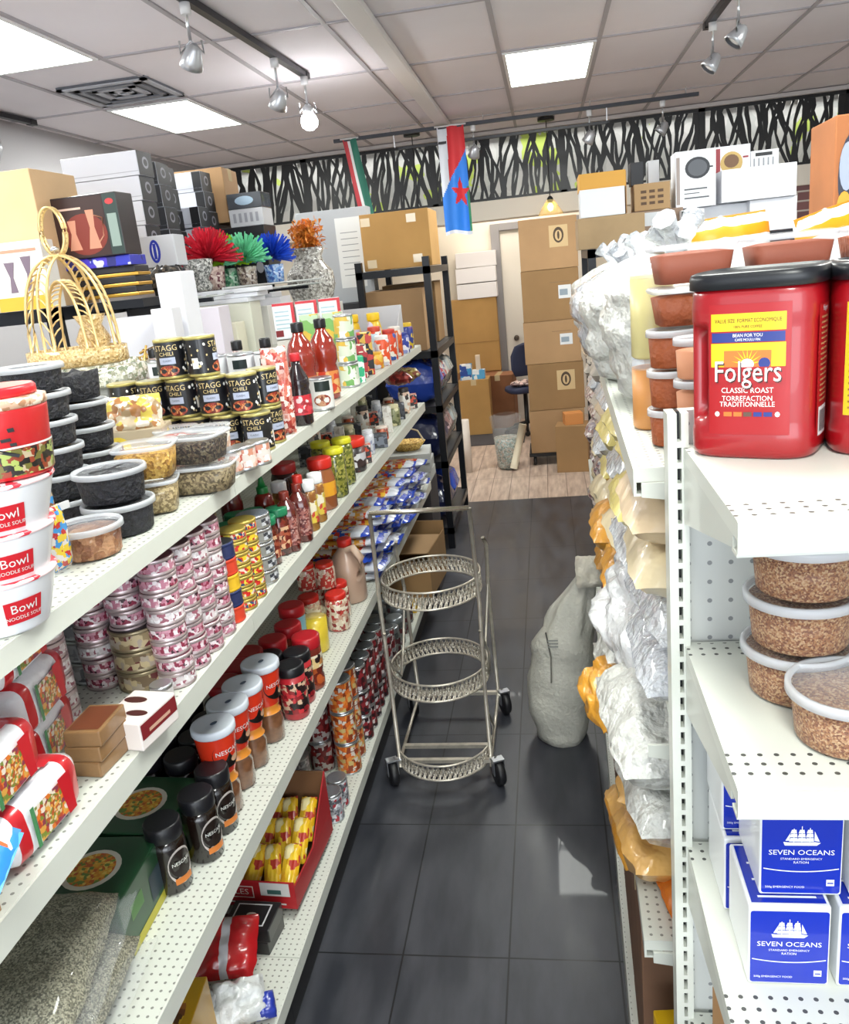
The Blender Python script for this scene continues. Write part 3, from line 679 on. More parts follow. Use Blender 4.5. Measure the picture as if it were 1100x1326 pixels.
BEAN = can_b(.0375, .108, mat('dedfe2', .4), extra=lambda l, ms, fn: (ms.extend([mat('1d2b2c', .4), pmat(['a8323a', 'c9606a', '7d1f28'], 90)]), [l.patch(s * .1 - .02, s * .1 + .02, .068, .092, fn, 1, 6, 1, y=-.0003) for s in (-1, 0, 1)], [l.ellipse(s * .1, .034, .03, .022, fn, 2, 16, y=-.0003) for s in (-1, 0, 1)]))
for i in range(5):
    place('bean', BEAN, (-.76 - .08 * i, 2.2 + .005 * i, TZ), 'white kidney bean can, ' + ORD[i].replace('bottom', 'first') + ' from the aisle, bottom tier behind the chili cans', 'can', R(10), 'white bean cans, bottom tier')
    place('bean', BEAN, (-.76 - .08 * i, 2.2 + .005 * i, TZ + .1095), 'white kidney bean can, ' + ORD[i].replace('bottom', 'first') + ' from the aisle, upper tier behind the chili cans', 'can', R(14), 'white bean cans, upper tier')
CAP = mat('101114', .35)
BOT = vessel('sauce_bottle', [(.03, 0), (.034, .004), (.034, .15), (.03, .175), (.014, .2), (.013, .235)], pmat(['d9d0cb', 'c4a7a2', 'b8434a', 'e5e2df'], 26, .3), cap=(.016, .218, .245, CAP))
for i in range(5): place('saucebottle', BOT, (-.80 - .085 * i, 2.31, TZ), 'pale sauce bottle with a square black cap, ' + ORD[i].replace('bottom', 'first') + ' from the aisle behind the bean cans', 'bottle', 0, 'black capped bottles in a row')
# snack bag, soda, coconut can, juice bottles
t = thing('snack_bag', 'tall crinkled red and pink meat snack bag leaning on the chili cans', 'bag', (-.715, 2.115, TZ + .116), R(15))
b = MB(); b.pillow(.07, .23, .05, 0, 14, 2.4, 5, .25, rot=Matrix.Rotation(R(90), 3, 'X')); b.build('body', pmat(['c2584c', 'd98f80', 'e6bdb4', 'a53a34', 'f0dcd6', 'c9705f'], 45, .25, coat=.6), t)
MB().box(-.03, .03, -.002, .002, .1, .114).build('crimped_seal', mat('e5c9c2', .3), t)
place('soda', vessel('soda_bottle', [(.026, 0), (.03, .005), (.031, .09), (.028, .1), (.031, .112), (.03, .13), (.013, .165), (.012, .185)], mat('23181c', .12, coat=.8), cap=(.014, .178, .2, mat('c8222c')), label=(.0317, .03, .085, pmat(['c8424c', 'a02832', 'e9c9c9', 'c9303c'], 40)), seg=20), (-0.7009, 2.2521, TZ), 'dark soda bottle with a red label and red cap', 'bottle')
place('coconut', can_b(.037, .1, mat('dcdcd8', .4), extra=lambda l, ms, fn: (ms.extend([mat('1c2a26', .4), pmat(['7d3b2c', 'b88a6a', '8e2f22'], 60)]), l.patch(-.02, .03, .06, .09, fn, 1, 6, 1, y=-.0003), l.ellipse(0, .032, .028, .018, fn, 2, 16, y=-.0003))), (-0.7062, 2.4959, TZ), 'single white can with a dark badge beside the soda bottle', 'can', R(15))
JUI = vessel('juice_bottle', [(.036, 0), (.042, .006), (.042, .1), (.038, .115), (.045, .13), (.046, .165), (.036, .2), (.018, .225), (.017, .245)], mat('8e2a1c', .08, coat=1.0), cap=(.02, .235, .265, CAP), label=(.0427, .02, .095, pmat(['c8432c', 'd98a4a', '7d1f18', 'e0b070'], 25)), seg=24)
for i, q in enumerate([(-0.7439, 2.7149), (-0.7877, 2.5997)]): place('juice', JUI, (q[0], q[1], TZ), ('red juice bottle with black cap, right one behind the white can', 'red juice bottle with black cap, left one beside the soda bottle')[i], 'bottle', 0, 'red juice bottles')
place('silvercan', can_b(.036, .14, mat('d4d8dc', .35)), (-.80, 2.44, TZ + .0), 'tall pale silver can behind the snack bag', 'can')
GR_ = pmat(['e4e6dc', '6ea35a', 'd3b04a', 'cfd8c4', '3f7d4a'], 16, .4)
BEAN2 = can_b(.036, .085, GR_)
pts = [(-0.7291, 2.9811), (-0.7224, 2.8521)]
for i in range(3):
    place('green', BEAN2, (pts[0][0], pts[0][1], TZ + i * .087), 'green and yellow labelled vegetable can, %s of the stack beside the juice bottles' % lvl(i, 3), 'can', .5 * i, 'green and yellow cans')
for i in range(2): place('green2', box_b('food_carton', .07, .06, .13, [pmat(['dfe6d6', '7cb060', 'd9b545', 'b9cfae'], 14, .4)]), (-.80 - .09 * i, 3.12, TZ + .135), 'green and yellow food carton, ' + ('nearer the aisle', 'farther from the aisle') + '' if False else ('green and yellow food carton nearer the aisle' if i == 0 else 'green and yellow food carton farther from the aisle') + ', above the juice bottles', 'carton', .1, 'green and yellow cartons')
for i in range(2): place('whitec', box_b('food_carton', .07, .06, .13, [pmat(['dfe0da', 'd9dcd6', 'b9cfae'], 14, .4)]), (-.80 - .09 * i, 3.12, TZ), 'pale food carton under the green and yellow cartons, ' + ('aisle side', 'inner side')[i], 'carton', .1, 'pale cartons')
RW = box_b('cereal_carton', .085, .07, .14, [mat('e3e6ea', .4), mat('c92a35', .4), mat('a8c4d0', .4), mat('7c0f18', .4)], lambda F, a, s, tt: (F.patch(-.042, .042, .13, .14, a, 0, 1), F.patch(.03, .042, 0, .13, a, 0, 1), [F.patch(-.035, .02, .04 + k * .016, .045 + k * .016, a, 1, 1) for k in range(5)], F.patch(-.04, -.01, .01, .035, a, 2, 1), F.patch(-.035, .035, 0, .14, s, 0, 1)))
for i, (x, z, y) in enumerate(((-1.045, .172, 3.3), (-.955, .172, 3.32), (-.865, .172, 3.34))): place('redwhite', RW, (x, y, TZ + z), 'white carton with red edges, ' + ('left', 'middle', 'right')[i] + ' of three high in the row', 'carton', R(15), 'red and white cartons')
for i, x in enumerate((-1.045, -.955, -.865)): place('plinthbox', box_b('food_carton', .085, .07, .168, [mat('ddd9d2', .5)]), (x, (3.3, 3.32, 3.34)[i], TZ), 'pale carton under the ' + ('left', 'middle', 'right')[i] + ' red edged carton', 'carton', R(15), 'pale cartons under the red ones')
# far end of the top shelf: small bright packs
rnd = random.Random(7)
far = [(462, 497, .05, .1, ['1fae7a', '3cc08c', 'e9f0ea'], 'green and white slim carton'), (470, 490, .035, .13, ['b5323a', 'e8dccc', '262024'], 'red, white and black narrow packet'), (477, 486, .04, .17, ['1a1a1c', 'd9b04a', 'c03a34'], 'dark packet with yellow print'), (487, 478, .05, .07, ['e0b53a', 'c9c8d0', 'd9822c'], 'yellow and white jar'), (487, 476, .045, .16, ['c0d4e0', 'd84a2c', 'e9e6de'], 'pale blue and orange jar'), (498, 474, .045, .13, ['e2562a', 'c8c4cc', 'f0e8dc'], 'orange and white jar'), (507, 467, .045, .14, ['d8481f', '2c50a0', 'e6ddd0'], 'orange red jar'), (514, 462, .045, .14, ['d86a2a', 'ead8c8', 'b0302c'], 'orange jar with a white band'), (522, 458, .05, .1, ['2c3f9c', '8d94c8', 'e8e6ee'], 'deep blue jar'), (528, 452, .05, .13, ['2a3a8e', '6a3a80', 'e0c03a'], 'blue and purple jar')]
for i, (px, py, r, h, cols, lb) in enumerate(far):
    pass
FARP = [(-0.7276, 3.0675), (-0.7355, 3.2165), (-0.7313, 3.3025), (-0.7381, 3.4976), (-0.7781, 3.7386), (-0.7179, 3.5876), (-0.7217, 3.7866), (-0.7226, 3.9397), (-0.7135, 4.0627), (-0.7253, 4.2837)]
for i, ((px, py, r, h, cols, lb), q) in enumerate(zip(far, FARP)):
    mm = pmat(cols, 22, .4)
    if i < 3: place('farp%d' % i, box_b('packet', r * 1.4, .05, h, [mm]), (q[0], q[1], TZ), lb + ' near the far end of the top shelf', 'packet', .3)
    else: place('farj%d' % i, vessel('jar', [(r * .7, 0), (r * .75, .004), (r * .75, h * .8), (r * .6, h * .88)], mm, cap=(r * .64, h * .84, h, mat(['d9a52a', 'c8442c', 'e8e8e8', 'c03a30', 'e0d8d0', '2a3a8e', 'e0b92a'][i - 3], .4))), (q[0], q[1], TZ), lb + ' near the far end of the top shelf', 'jar', .3)
for i, q in enumerate(((-.90, 3.56), (-1.0, 3.56), (-1.1, 3.56))):
    place('squeeze', vessel('squeeze_bottle', [(.03, 0), (.038, .006), (.038, .13), (.03, .17), (.02, .185)], pmat(['e8c22c', '4a3070', 'e8c22c', 'c8c0d8'], 12, .35), cap=(.03, .18, .215, mat('f0c51e', .4)), seg=18), (q[0] + .1, q[1] + .3, TZ), 'yellow and purple bottle with a yellow cap, ' + ('nearest the aisle', 'middle', 'innermost')[i] + ', by the grey end tray', 'bottle', 0, 'yellow capped bottles')
for i, (x, y) in enumerate(((-.90, 3.5), (-1.0, 3.55), (-.9, 3.62), (-1.02, 3.66))):
    place('midbox%d' % i, box_b('food_carton', .08, .06, (.18, .16, .2, .19)[i], [pmat([['c8323a', 'e8e4de', 'd9d4ce'], ['3c8fc0', 'e4e8e8', 'e0c050'], ['d9d0c4', 'b8443a', '3a3a44'], ['e0b53a', 'd8d8d8', 'c0392c']][i], 16, .4)]), (x, y, TZ), ('red and white', 'light blue', 'cream and red', 'yellow and white')[i] + ' carton standing behind the front packets', 'carton', .1)
t = thing('display_tray', 'open pale grey carton tray at the far end of the top shelf', 'tray', (-.915, 4.0, TZ))
b = MB(); b.box(-.2, .21, .1, .105, 0, .23); b.box(.205, .21, -.2, .1, 0, .05); b.box(-.2, -.195, -.2, .1, 0, .23); b.box(-.195, .205, -.2, .1, 0, .004); b.build('body', mat('c4c3c6', .6), t)
b = MB(); b.prism([(-.19, .05), (.1, .05), (.1, .23)], -.002, .002, 0, lambda v: Vector((.208 + v.y, v.x, v.z))); b.build('side_flap', mat('c9c8cb', .6), t)

# ================================================================ second shelf
SZ = 1.181
TUN = can_b(.035, .031, pmat(['d9c3c8', 'b5768a', 'e6dde0', '8d2f48', 'c890a0', '3a1c28'], 95, .4), rim=mat('c9b9bb', .3, .6), lidm=mat('7a4150', .3, .5))
TUN2 = can_b(.035, .031, pmat(['e3dfe0', 'd9d0d2', '9a5b6a', 'eeecee', 'c9c3c6'], 95, .4), rim=mat('c9b9bb', .3, .6), lidm=mat('6b4a50', .3, .5))
lines = ['front line by the aisle', 'middle line', 'inner line']
for a in range(3):
    for c in range(4 if a == 0 else 3):
        n = 8
        for i in range(n if a < 2 or c == 0 else 8):
            k, b_ = (('tuna', TUN) if (i + c + a) % 4 else ('tuna2', TUN2))
            place(k, b_, (-.727 - .074 * a + .002 * math.sin(i * 2.1), 1.322 + .0715 * c + .001 * math.cos(i * 3), SZ + .0318 * i), 'small pink tuna can, %s, %s stack of the %s' % (lvl(i, n), ORD[c].replace('bottom', 'nearest'), lines[a]), 'can', R(37 * i + 90 * c), 'pink tuna can stacks')
for c in range(2):
    for i in range(6):
        place('tuna2', TUN2, (-.88 - .075 * c, 1.18, SZ + .0318 * i), 'white and pink tuna can, %s, %s short stack at the near left' % (lvl(i, 6), ('right', 'left')[c]), 'can', R(50 * i), 'short tuna can stacks')
TIN = can_b(.048, .04, pmat(['6d5a44', '8d7c5c', 'b8a884', '5e1f22', 'a4988a'], 40, .35), rim=mat('9b8f74', .3, .7), lidm=mat('3b3436', .3, .6))
TIN2 = can_b(.047, .045, pmat(['a9a9ad', '8c8f94', 'c4c5c9', '6e7076'], 30, .3), rim=STEEL, lidm=mat('5b4c44', .3, .6))
for i in range(3): place('tin', TIN, (-0.7942, 1.3236, SZ + .041 * i + .0), 'wide flat brown tin, %s of the stack in front of the tuna cans' % lvl(i, 3), 'can', R(60 + 50 * i), 'flat brown tins')
for i in range(3): place('tin2', TIN2, (-.825, 1.345 - .02, SZ + .046 * i) if False else (-0.9153, 1.3592, SZ + .046 * i), 'wide flat silver tin, %s of the stack behind the noodle packs' % lvl(i, 3), 'can', R(60 + 50 * i), 'flat silver tins')
place('slimcan', can_b(.02, .05, mat('d5d3d2', .4)), (-0.706, 1.2213, SZ), 'little pale can at the shelf edge between brown tins and burgundy box', 'can')
def chocb(F, a, s, tt): F.patch(-.05, .05, .018, .045, s, 0, 1); F.ellipse(-.015, .02, .022, .01, tt, 1, 16); F.ellipse(.015, -.02, .02, .009, tt, 1, 16); F.patch(-.03, .03, .024, .03, s, 2, 1, y=-.0003)
place('burg', box_b('chocolate_box', .08, .105, .05, [mat('e3dad6', .4), mat('7a2027', .4), mat('4b2420', .4), mat('c9a08a', .4)], chocb), (-0.7125, 1.1437, SZ), 'white and burgundy box of sweets at the edge of the second shelf', 'box', R(-8))
place('burg2', box_b('chocolate_box', .1, .12, .05, [mat('6d2326', .45), mat('8c4038', .4)], lambda F, a, s, tt: F.patch(-.04, .04, -.05, .0, tt, 0, 1)), (-.885, 1.085, SZ), 'dark burgundy box lying behind the white and burgundy one', 'box', R(-8))
for i in range(3): place('cake', box_b('cake_packet', .06, .085, .026, [mat(('8a6844'), .35, coat=.3, var=.2, vs=30), mat('6d3b24', .4)], lambda F, a, s, tt: F.patch(-.025, .025, -.035, .035, tt, 0, 1)), (-.742 + .003 * i, 1.06, SZ + .0265 * i), 'flat brown cake packet, %s of three beside the noodle packs' % lvl(i, 3), 'packet', R(-4 + 3 * i), 'brown cake packets')
def noodlepack():
    t = thing('noodle_pack', '', '')
    b = MB(); pr = [(.02, -.088), (.036, -.085), (.046, -.07), (.049, -.05), (.05, 0), (.049, .05), (.046, .07), (.036, .085), (.02, .088)]
    b.lathe([((r, r * .86), z) for r, z in pr], 0, 32, sq=4.5, mats=[0, 0, 1, 0, 0, 1, 0, 0])
    def q(v):
        v = Vector(v); p = Vector((v.x, v.z, v.y)); return p + .0022 * Vector((noise.noise(p * 45), noise.noise(p * 50 + Vector((3, 0, 0))), noise.noise(p * 40 + Vector((0, 7, 0)))))
    b.v = [q(v) for v in b.v]; b.build('wrapper', [mat('e4e4e9', .3, coat=.5, bumps=(40, .3)), mat('c2202a', .3, coat=.5)], t)
    F = MB(); s = plane((.0525, 0, 0), (0, 1, 0), (0, 0, 1), (1, 0, 0)); u = plane((0, 0, .0455), (0, 1, 0), (-1, 0, 0), (0, 0, 1))
    for f in (s, u):
        F.patch(-.035, .03, -.026, .026, f, 0, 1); F.ellipse(.0, 0, .02, .02, f, 1, 16, y=-.0004); F.add([f(Vector(p)) for p in ((.03, -.0003, -.03), (.048, -.0003, -.03), (.048, -.0003, .03), (.02, -.0003, .03))], [(0, 1, 2, 3)], 2); F.patch(-.044, -.036, -.03, .03, f, 3, 1)
    F.build('printing', [pmat(['d9a24a', 'b5452c', 'e5d9c8', '7d8c3c', '8d3b50', 'e07a2c'], 70, .35), pmat(['b5582c', 'e0a44a', '7d8c3c', 'd9c8a0'], 160, .35), mat('c2202a', .3), mat('4c8a5a', .3)], t)
    return t
np_ = [(-.755, .88, 0, 0), (-.755, 1.0 - .03, 0, 5) if False else (-.86, .86, 0, 0), (-.765, .835, 1, 6), (-.87, .85, 1, -4), (-.775, .96 + .085, 1.75, 14) if False else (-.845, 1.045, 1, 10), (-.85, 1.03, 2, 8)]
nl = ['white and red noodle multipack, bottom of the pile, at the shelf edge', 'white and red noodle multipack, bottom of the pile, farther in', 'white and red noodle multipack, middle of the pile, at the shelf edge', 'white and red noodle multipack, middle of the pile, farther in', 'white and red noodle multipack lying second up, beside the brown cakes', 'white and red noodle multipack on the very top of the pile']
for (x, y, l_, rz), lb in zip(np_, nl): place('noodlepack', noodlepack, (x, y, SZ + .046 + .086 * l_), lb, 'noodle pack', R(rz), 'noodle multipacks')
place('noodlepack', noodlepack, (-.765, 1.01 - .0, SZ + .046 + .086 * .0) if False else (-.86, 1.06, SZ + .046), 'white and red noodle multipack beside the flat silver tins', 'noodle pack', R(10), 'noodle multipacks')
t = thing('opened_carton', 'torn brown cardboard carton at the near left end of the second shelf', 'carton', (-.74, .655, SZ), R(4))
b = MB(); b.box(-.09, .045, -.09, -.086, 0, .09); b.box(.041, .045, -.086, .088, 0, .07); b.box(-.09, -.086, -.086, .088, 0, .09); b.box(-.086, .041, .084, .088, 0, .1); b.box(-.086, .041, -.086, .084, 0, .004); b.build('body', cboard(0), t)
t = thing('snack_packet', 'orange and blue packet sticking out at the near left shelf edge', 'packet', (-.70, .70, SZ + .122), 0); t.rotation_euler = (R(10), R(28), R(20))
MB().pillow(.13, .1, .03, 0, 12, 3, 2, .2).build('body', pmat(['2c8cd8', '2c8cd8', 'e5602c', 'e8ecf0', '3c9ae0'], 12, .25, coat=.6), t); MB().box(.055, .066, -.045, .045, -.001, .001).build('crimped_seal', mat('3c9ae0', .3), t)
# yellow, blue and red tins
CT = [('yb', 'e2b62c'), ('nb', '25305c'), ('rd', 'd8452c')]
for i in range(5):
    k, c = CT[(2 - i) % 3]; place('ctin' + k, can_b(.034, .036, mat(c, .35, coat=.3), rim=mat(c, .35), lidm=mat('23262b', .4), extra=lambda l, ms, fn: (ms.append(mat('d9dadd', .4)), l.patch(-.07, -.045, .008, .03, fn, 1, 4, 1, y=-.0003))), (-.728, 1.602, SZ + .0365 * i), {'yb': 'yellow', 'nb': 'navy blue', 'rd': 'orange red'}[k] + ' tin, %s in the colourful stack beside the tuna cans' % lvl(i, 5), 'can', R(40), 'colourful tin stack')
FISH = can_b(.032, .0265, pmat(['d8352c', 'e8c42c', 'c42820', 'e5d84a', '2c4a70', 'e8dcc8'], 70, .35), rim=mat('c9b05a', .3, .6), lidm=mat('b8a24a', .3, .5))
for c, y in enumerate((1.672, 1.74)):
    for i in range(7):
        place('fish', FISH, (-.722, y, SZ + .0272 * i), 'small red and yellow fish can, %s of the %s stack' % (lvl(i, 7), ('nearer', 'farther')[c]), 'can', R(60 * i), 'red and yellow fish cans')
BIGT = can_b(.048, .04, pmat(['b5302c', '8d2420', 'd9483c', 'e0c8b0', '7a2030'], 22, .35), lidm=mat('2b2f36', .4), rim=mat('a9976a', .3, .5))
for i in range(5): place('bigt', BIGT, (-.83, 1.62, SZ + .041 * i), 'wide red tin with a dark lid, %s behind the colourful tins' % lvl(i, 5), 'can', R(20), 'wide red tins')
for i in range(5): place('bigt', BIGT, (-.83, 1.735, SZ + .041 * i), 'wide red tin with a dark lid, %s of the farther stack' % lvl(i, 5), 'can', R(80), 'wide red tins, farther stack')
SILV = can_b(.041, .0345, mat('a8aaa6', .32, .35), rim=mat('c9ccce', .25, .8), lidm=mat('aab4c4', .25, .7), extra=lambda l, ms, fn: (ms.append(pmat(['3a3d44', 'c9ccd0', '6d7078'], 60)), l.patch(.03, .1, .008, .026, fn, 1, 8, 1, y=-.0003)))
for i in range(5): place('silv', SILV, (-.732, 1.832, SZ + .0352 * i), 'flat silver tin, %s of the five stacked at the shelf edge' % lvl(i, 5), 'can', R(8), 'silver tin stack')
GL = vessel('sauce_jar', [(.026, 0), (.031, .004), (.031, .09), (.027, .102), (.026, .115)], pmat(['5a1a14', '7a2a1e', '3c120e'], 30, .15, coat=.8), cap=(.0305, .108, .13, mat('1d7a52', .35)), label=(.0317, .02, .08, pmat(['6d2018', 'a8553c', '4a1612', 'd9b08a'], 40)))
for i, q in enumerate([(-0.798, 1.939), (-0.752, 1.957), (-0.807, 2.029), (-0.745, 2.038), (-0.836, 1.907), (-0.846, 2.001), (-0.849, 1.841)]):
    place('greenlid', GL, (q[0], q[1], SZ), 'dark red sauce jar with a green lid, ' + ('nearest behind the silver tins', 'second nearest the aisle', 'left of the front pair', 'behind the front pair', 'farthest toward the aisle end', 'partly under the upper shelf', 'deepest in on the shelf')[i], 'jar', 0, 'green lidded sauce jars')
BR = vessel('sauce_bottle', [(.026, 0), (.029, .004), (.029, .1), (.026, .125), (.012, .14), (.012, .15)], mat('5c1f1a', .15, coat=.8), cap=(.014, .142, .165, mat('7a2a20', .4)), label=(.0297, .02, .1, pmat(['6d2a26', '9a5a50', '551c1a', 'b58a80'], 120)), sq=4)
for i, q in enumerate([(-0.727, 2.0643), (-0.7165, 2.1455)]): place('brownsq', BR, (q[0] - .0, q[1], SZ), ('nearer', 'farther')[i] + ' square brown sauce bottle with fine print at the shelf edge', 'bottle', .2, 'square sauce bottles')
place('sriracha', vessel('chili_bottle', [(.026, 0), (.029, .005), (.029, .12), (.024, .145), (.015, .155)], mat('7d1a12', .15, coat=.8), cap=(.016, .15, .172, mat('1c7a3c', .4))), (-.80, 2.105, SZ), 'red chili sauce bottle with a pointed green cap', 'bottle')
MB().lathe([(.012, .17), (.006, .195), (.002, .21)], 0, 12).build('nozzle', mat('1c7a3c', .4), [o for o in C.objects if o.name == 'chili_bottle'][0])
place('ketch', vessel('ketchup_bottle', [(.022, 0), (.024, .03), (.03, .06), (.031, .14), (.024, .17), (.01, .185)], mat('6d1a1c', .2, coat=.6), cap=(.02, .18, .2, mat('a8303a', .4))), (-.88, 2.07, SZ), 'dark red squeeze bottle behind the green lids', 'bottle')
place('blackb', vessel('sauce_bottle', [(.022, 0), (.024, .005), (.024, .11), (.011, .15), (.011, .17)], mat('14131c', .12, coat=.8), cap=(.014, .16, .185, mat('b82a20', .4)), label=(.0247, .03, .09, pmat(['e0d8dc', '7a4a60', 'c9a0b0', '2a2030'], 50))), (-.715, 2.16, SZ), 'slim black sauce bottle with a red cap', 'bottle')
for i, (x, y) in enumerate(((-.715, 2.235), (-.715, 2.32), (-.80, 2.24))):
    place('whitecap', vessel('mustard_bottle', [(.021, 0), (.024, .004), (.024, .1), (.02, .125)], pmat(['a8793a', '8d5a2c', 'c9a050'], 20, .2), cap=(.023, .12, .15, mat('e9e9ea', .4)), label=(.0247, .025, .09, pmat(['d9c04a', 'e8e0c8', '8d5a2c', 'c94a3a'], 30))), (x, y, SZ), ('nearer', 'farther', 'inner')[i] + ' slim brown bottle with a white cap and yellow label', 'bottle', 0, 'white capped bottles')
RL = lambda c: vessel('spread_jar', [(.038, 0), (.043, .006), (.043, .1), (.036, .125), (.035, .14)], c, cap=(.039, .132, .165, mat('c8281e', .35)), label=(.0437, .045, .09, pmat(['e0a02c', 'd98a1e', 'e8c878'], 10)), seg=24)
place('rl', RL(mat('9a5a34', .2, coat=.6)), (-.735, 2.46, SZ), 'big honey brown jar with a red lid and orange label', 'jar', .3)
place('rl2', vessel('spread_jar', [(.04, 0), (.043, .006), (.043, .12), (.036, .14)], mat('3a1a1c', .2, coat=.6), cap=(.039, .135, .165, mat('a8282c', .35))), (-.84, 2.42, SZ), 'dark brown jar with a red lid, left of the honey brown jar', 'jar', .3)
OL = vessel('olive_jar', [(.032, 0), (.037, .006), (.037, .13), (.03, .15)], pmat(['6a7030', '8c8c3c', '4c5424', 'a3a050'], 60, .15, coat=.8), cap=(.035, .145, .165, mat('d8d22c', .35)))
for i, (x, y, z) in enumerate(((-.725, 2.60, 0), (-.80, 2.72, 0), (-.735, 2.76, 0))): place('olive', OL, (x, y, SZ + z), 'green olive jar with a yellow lid, ' + ('nearest', 'inner', 'farther')[i] + ' of three', 'jar', 0, 'olive jars')
place('redtub', vessel('spice_tub', [(.05, 0), (.055, .004), (.055, .1)], pmat(['2c2426', '3c3436', '6d3a34'], 12, .35), cap=(.058, .095, .125, mat('d8301e', .35)), label=(.0557, .02, .07, pmat(['3a2c2c', 'd9d9dc', 'c8c8cc', '8a3a2c'], 9))), (-.755, 2.95, SZ), 'wide dark tub with a bright red screw lid near the middle of the second shelf', 'tub')
rnd = random.Random(21)
small = [(['e9e4dc', '3a3434', 'd8b8a0'], 'cream box with black print', .06, .13), (['d84a24', 'e0d8d0', '2a2426'], 'red and black tub', .075, .07), (['c9ccd4', 'e6e8ee', '8d94b0'], 'pale blue white jar', .05, .1), (['22252b', '3a3f48', '6d7480'], 'black flat tray pack', .1, .05), (['c8603a', 'e8d8cc', '7a3424'], 'orange brown tub', .06, .06), (['e6e2da', 'd0c8bc', 'f0ece4'], 'white slim bottle', .04, .12), (['8d8f6a', 'd8d0a8', '5c6040'], 'olive green packet', .06, .1), (['3a3c44', '8a8c94', '202228'], 'dark grey can', .05, .08)]
idx = 0
for y in (3.08, 3.22, 3.36, 3.5, 3.66, 3.82, 3.98, 4.14, 4.3):
    for x in (-.745, -.86, -.97):
        cols, lb, w_, h_ = small[(idx * 3 + 1) % 8]; idx += 1
        if idx % 2: place('sm%d' % ((idx * 3 - 2) % 8), box_b('food_packet', w_, w_ * .9, h_, [pmat(cols, 30, .4)]), (x, y, SZ), lb + ', ' + ('at the aisle edge', 'in the middle', 'deep in')[[-.745, -.86, -.97].index(x)] + ', ' + ('just past the red tub', 'second row past the red tub', 'third row past it', 'fourth row past it', 'middle of the far half', 'sixth row', 'seventh row', 'second last row', 'last row')[[3.08, 3.22, 3.36, 3.5, 3.66, 3.82, 3.98, 4.14, 4.3].index(y)], 'packet', .2, 'small groceries on the second shelf')
        else: place('sj%d' % ((idx * 3 - 2) % 8), vessel('small_jar', [(w_ * .45, 0), (w_ * .5, .004), (w_ * .5, h_ * .8), (w_ * .4, h_ * .85)], pmat(cols, 30, .3), cap=(w_ * .44, h_ * .82, h_, mat(cols[1], .4)), seg=16), (x, y, SZ), lb.replace('box', 'jar').replace('packet', 'jar').replace('flat tray pack', 'jar') + ', ' + ('at the aisle edge', 'in the middle', 'deep in')[[-.745, -.86, -.97].index(x)] + ', ' + ('just past the red tub', 'second row past the red tub', 'third row past it', 'fourth row past it', 'middle of the far half', 'sixth row', 'seventh row', 'second last row', 'last row')[[3.08, 3.22, 3.36, 3.5, 3.66, 3.82, 3.98, 4.14, 4.3].index(y)], 'jar', 0, 'small groceries on the second shelf')
for i, (x, y) in enumerate(((-.78, 4.22), (-.76, 4.36))): place('redbag%d' % i, bag_b('snack_bag', .13, .16, .06, pmat([['8e2a26', 'b5483c', '5c1a1c'], ['a08a4a', '7d3b2c', 'd0c890']][i], 30, .3, coat=.5), i, .25), (x, y, SZ + .17), ('dark red', 'yellow and red')[i] + ' bag lying on the jars at the far end of the second shelf', 'bag', .4, None)
# ================================================================ third shelf
HZ = .736
def grain():
    t = thing('grain_bag', '', '')
    MB().pillow(.27, .3, .09, 0, 18, 3.2, 3, .09).build('body', pmat(['6e6c5c', '8c8a78', '57564a', 'a3a08c'], 260, .45, coat=.6, bumpv=.3), t)
    q = MB(); q.pillow(.09, .11, .1, 0, 10, 5, 3, .02, c=(-.045, .02, .006)); q.build('label', mat('a39a44', .4), t)
    b = MB(); b.pillow(.05, .28, .02, 0, 10, 3, 5, .6, c=(.14, 0, 0)); b.build('loose_end', clearmat('d0d4d8', .1, .1), t)
    return t
for i, (x, y, z, lb) in enumerate(((-.895, .95, .05, 'bottom one of the pile'), (-.90, .945, .135, 'upper one of the pile'), (-.90, .66, .05, 'nearest the camera, by the bottom left corner'))):
    place('grain', grain, (x, y, HZ + z), 'clear bag of grey green beans, ' + lb, 'bag', R(6 + 8 * i), 'bags of grey green beans')
def greenbox(F, a, s, tt):
    F.ellipse(0, 0, .055, .055, tt, 0, 24); F.ellipse(.0, 0, .045, .045, tt, 1, 24, y=-.0004); F.patch(-.08, .08, 0, .02, s, 2, 1); F.patch(-.06, -.01, .06, .09, s, 3, 1); F.patch(.02, .07, .03, .085, s, 4, 1)
GBX = box_b('noodle_box', .19, .19, .125, [mat('1c4a2c', .35, coat=.4, var=.3, vs=12), mat('d9d4c8', .4), pmat(['d98a2c', 'e0a83a', 'c4602a', 'e8c860', '6d8a3a'], 90, .4), mat('b5ae34', .4), mat('4a7a3c', .4), mat('2a3a44', .4)], greenbox)
place('greenbox', GBX, (-.905, 1.19, HZ), 'dark green noodle box with a bowl of orange noodles pictured, nearer one', 'box', R(3), 'green noodle boxes')
place('greenbox', GBX, (-.905, 1.39, HZ + .0), 'dark green noodle box with a bowl of orange noodles pictured, farther one', 'box', R(-3), 'green noodle boxes')
def nes(l, ms, fn):
    ms += [mat('14100f', .3), WHITE, mat('c9a080', .3)]
    l.ellipse(0, .105, .034, .03, fn, 1, 24); l.text('NESCAFE', .013, fn, 2, 0, .11, y=-.0005, fit=.054); l.ellipse(.012, .09, .01, .007, fn, 3, 12, y=-.0006)
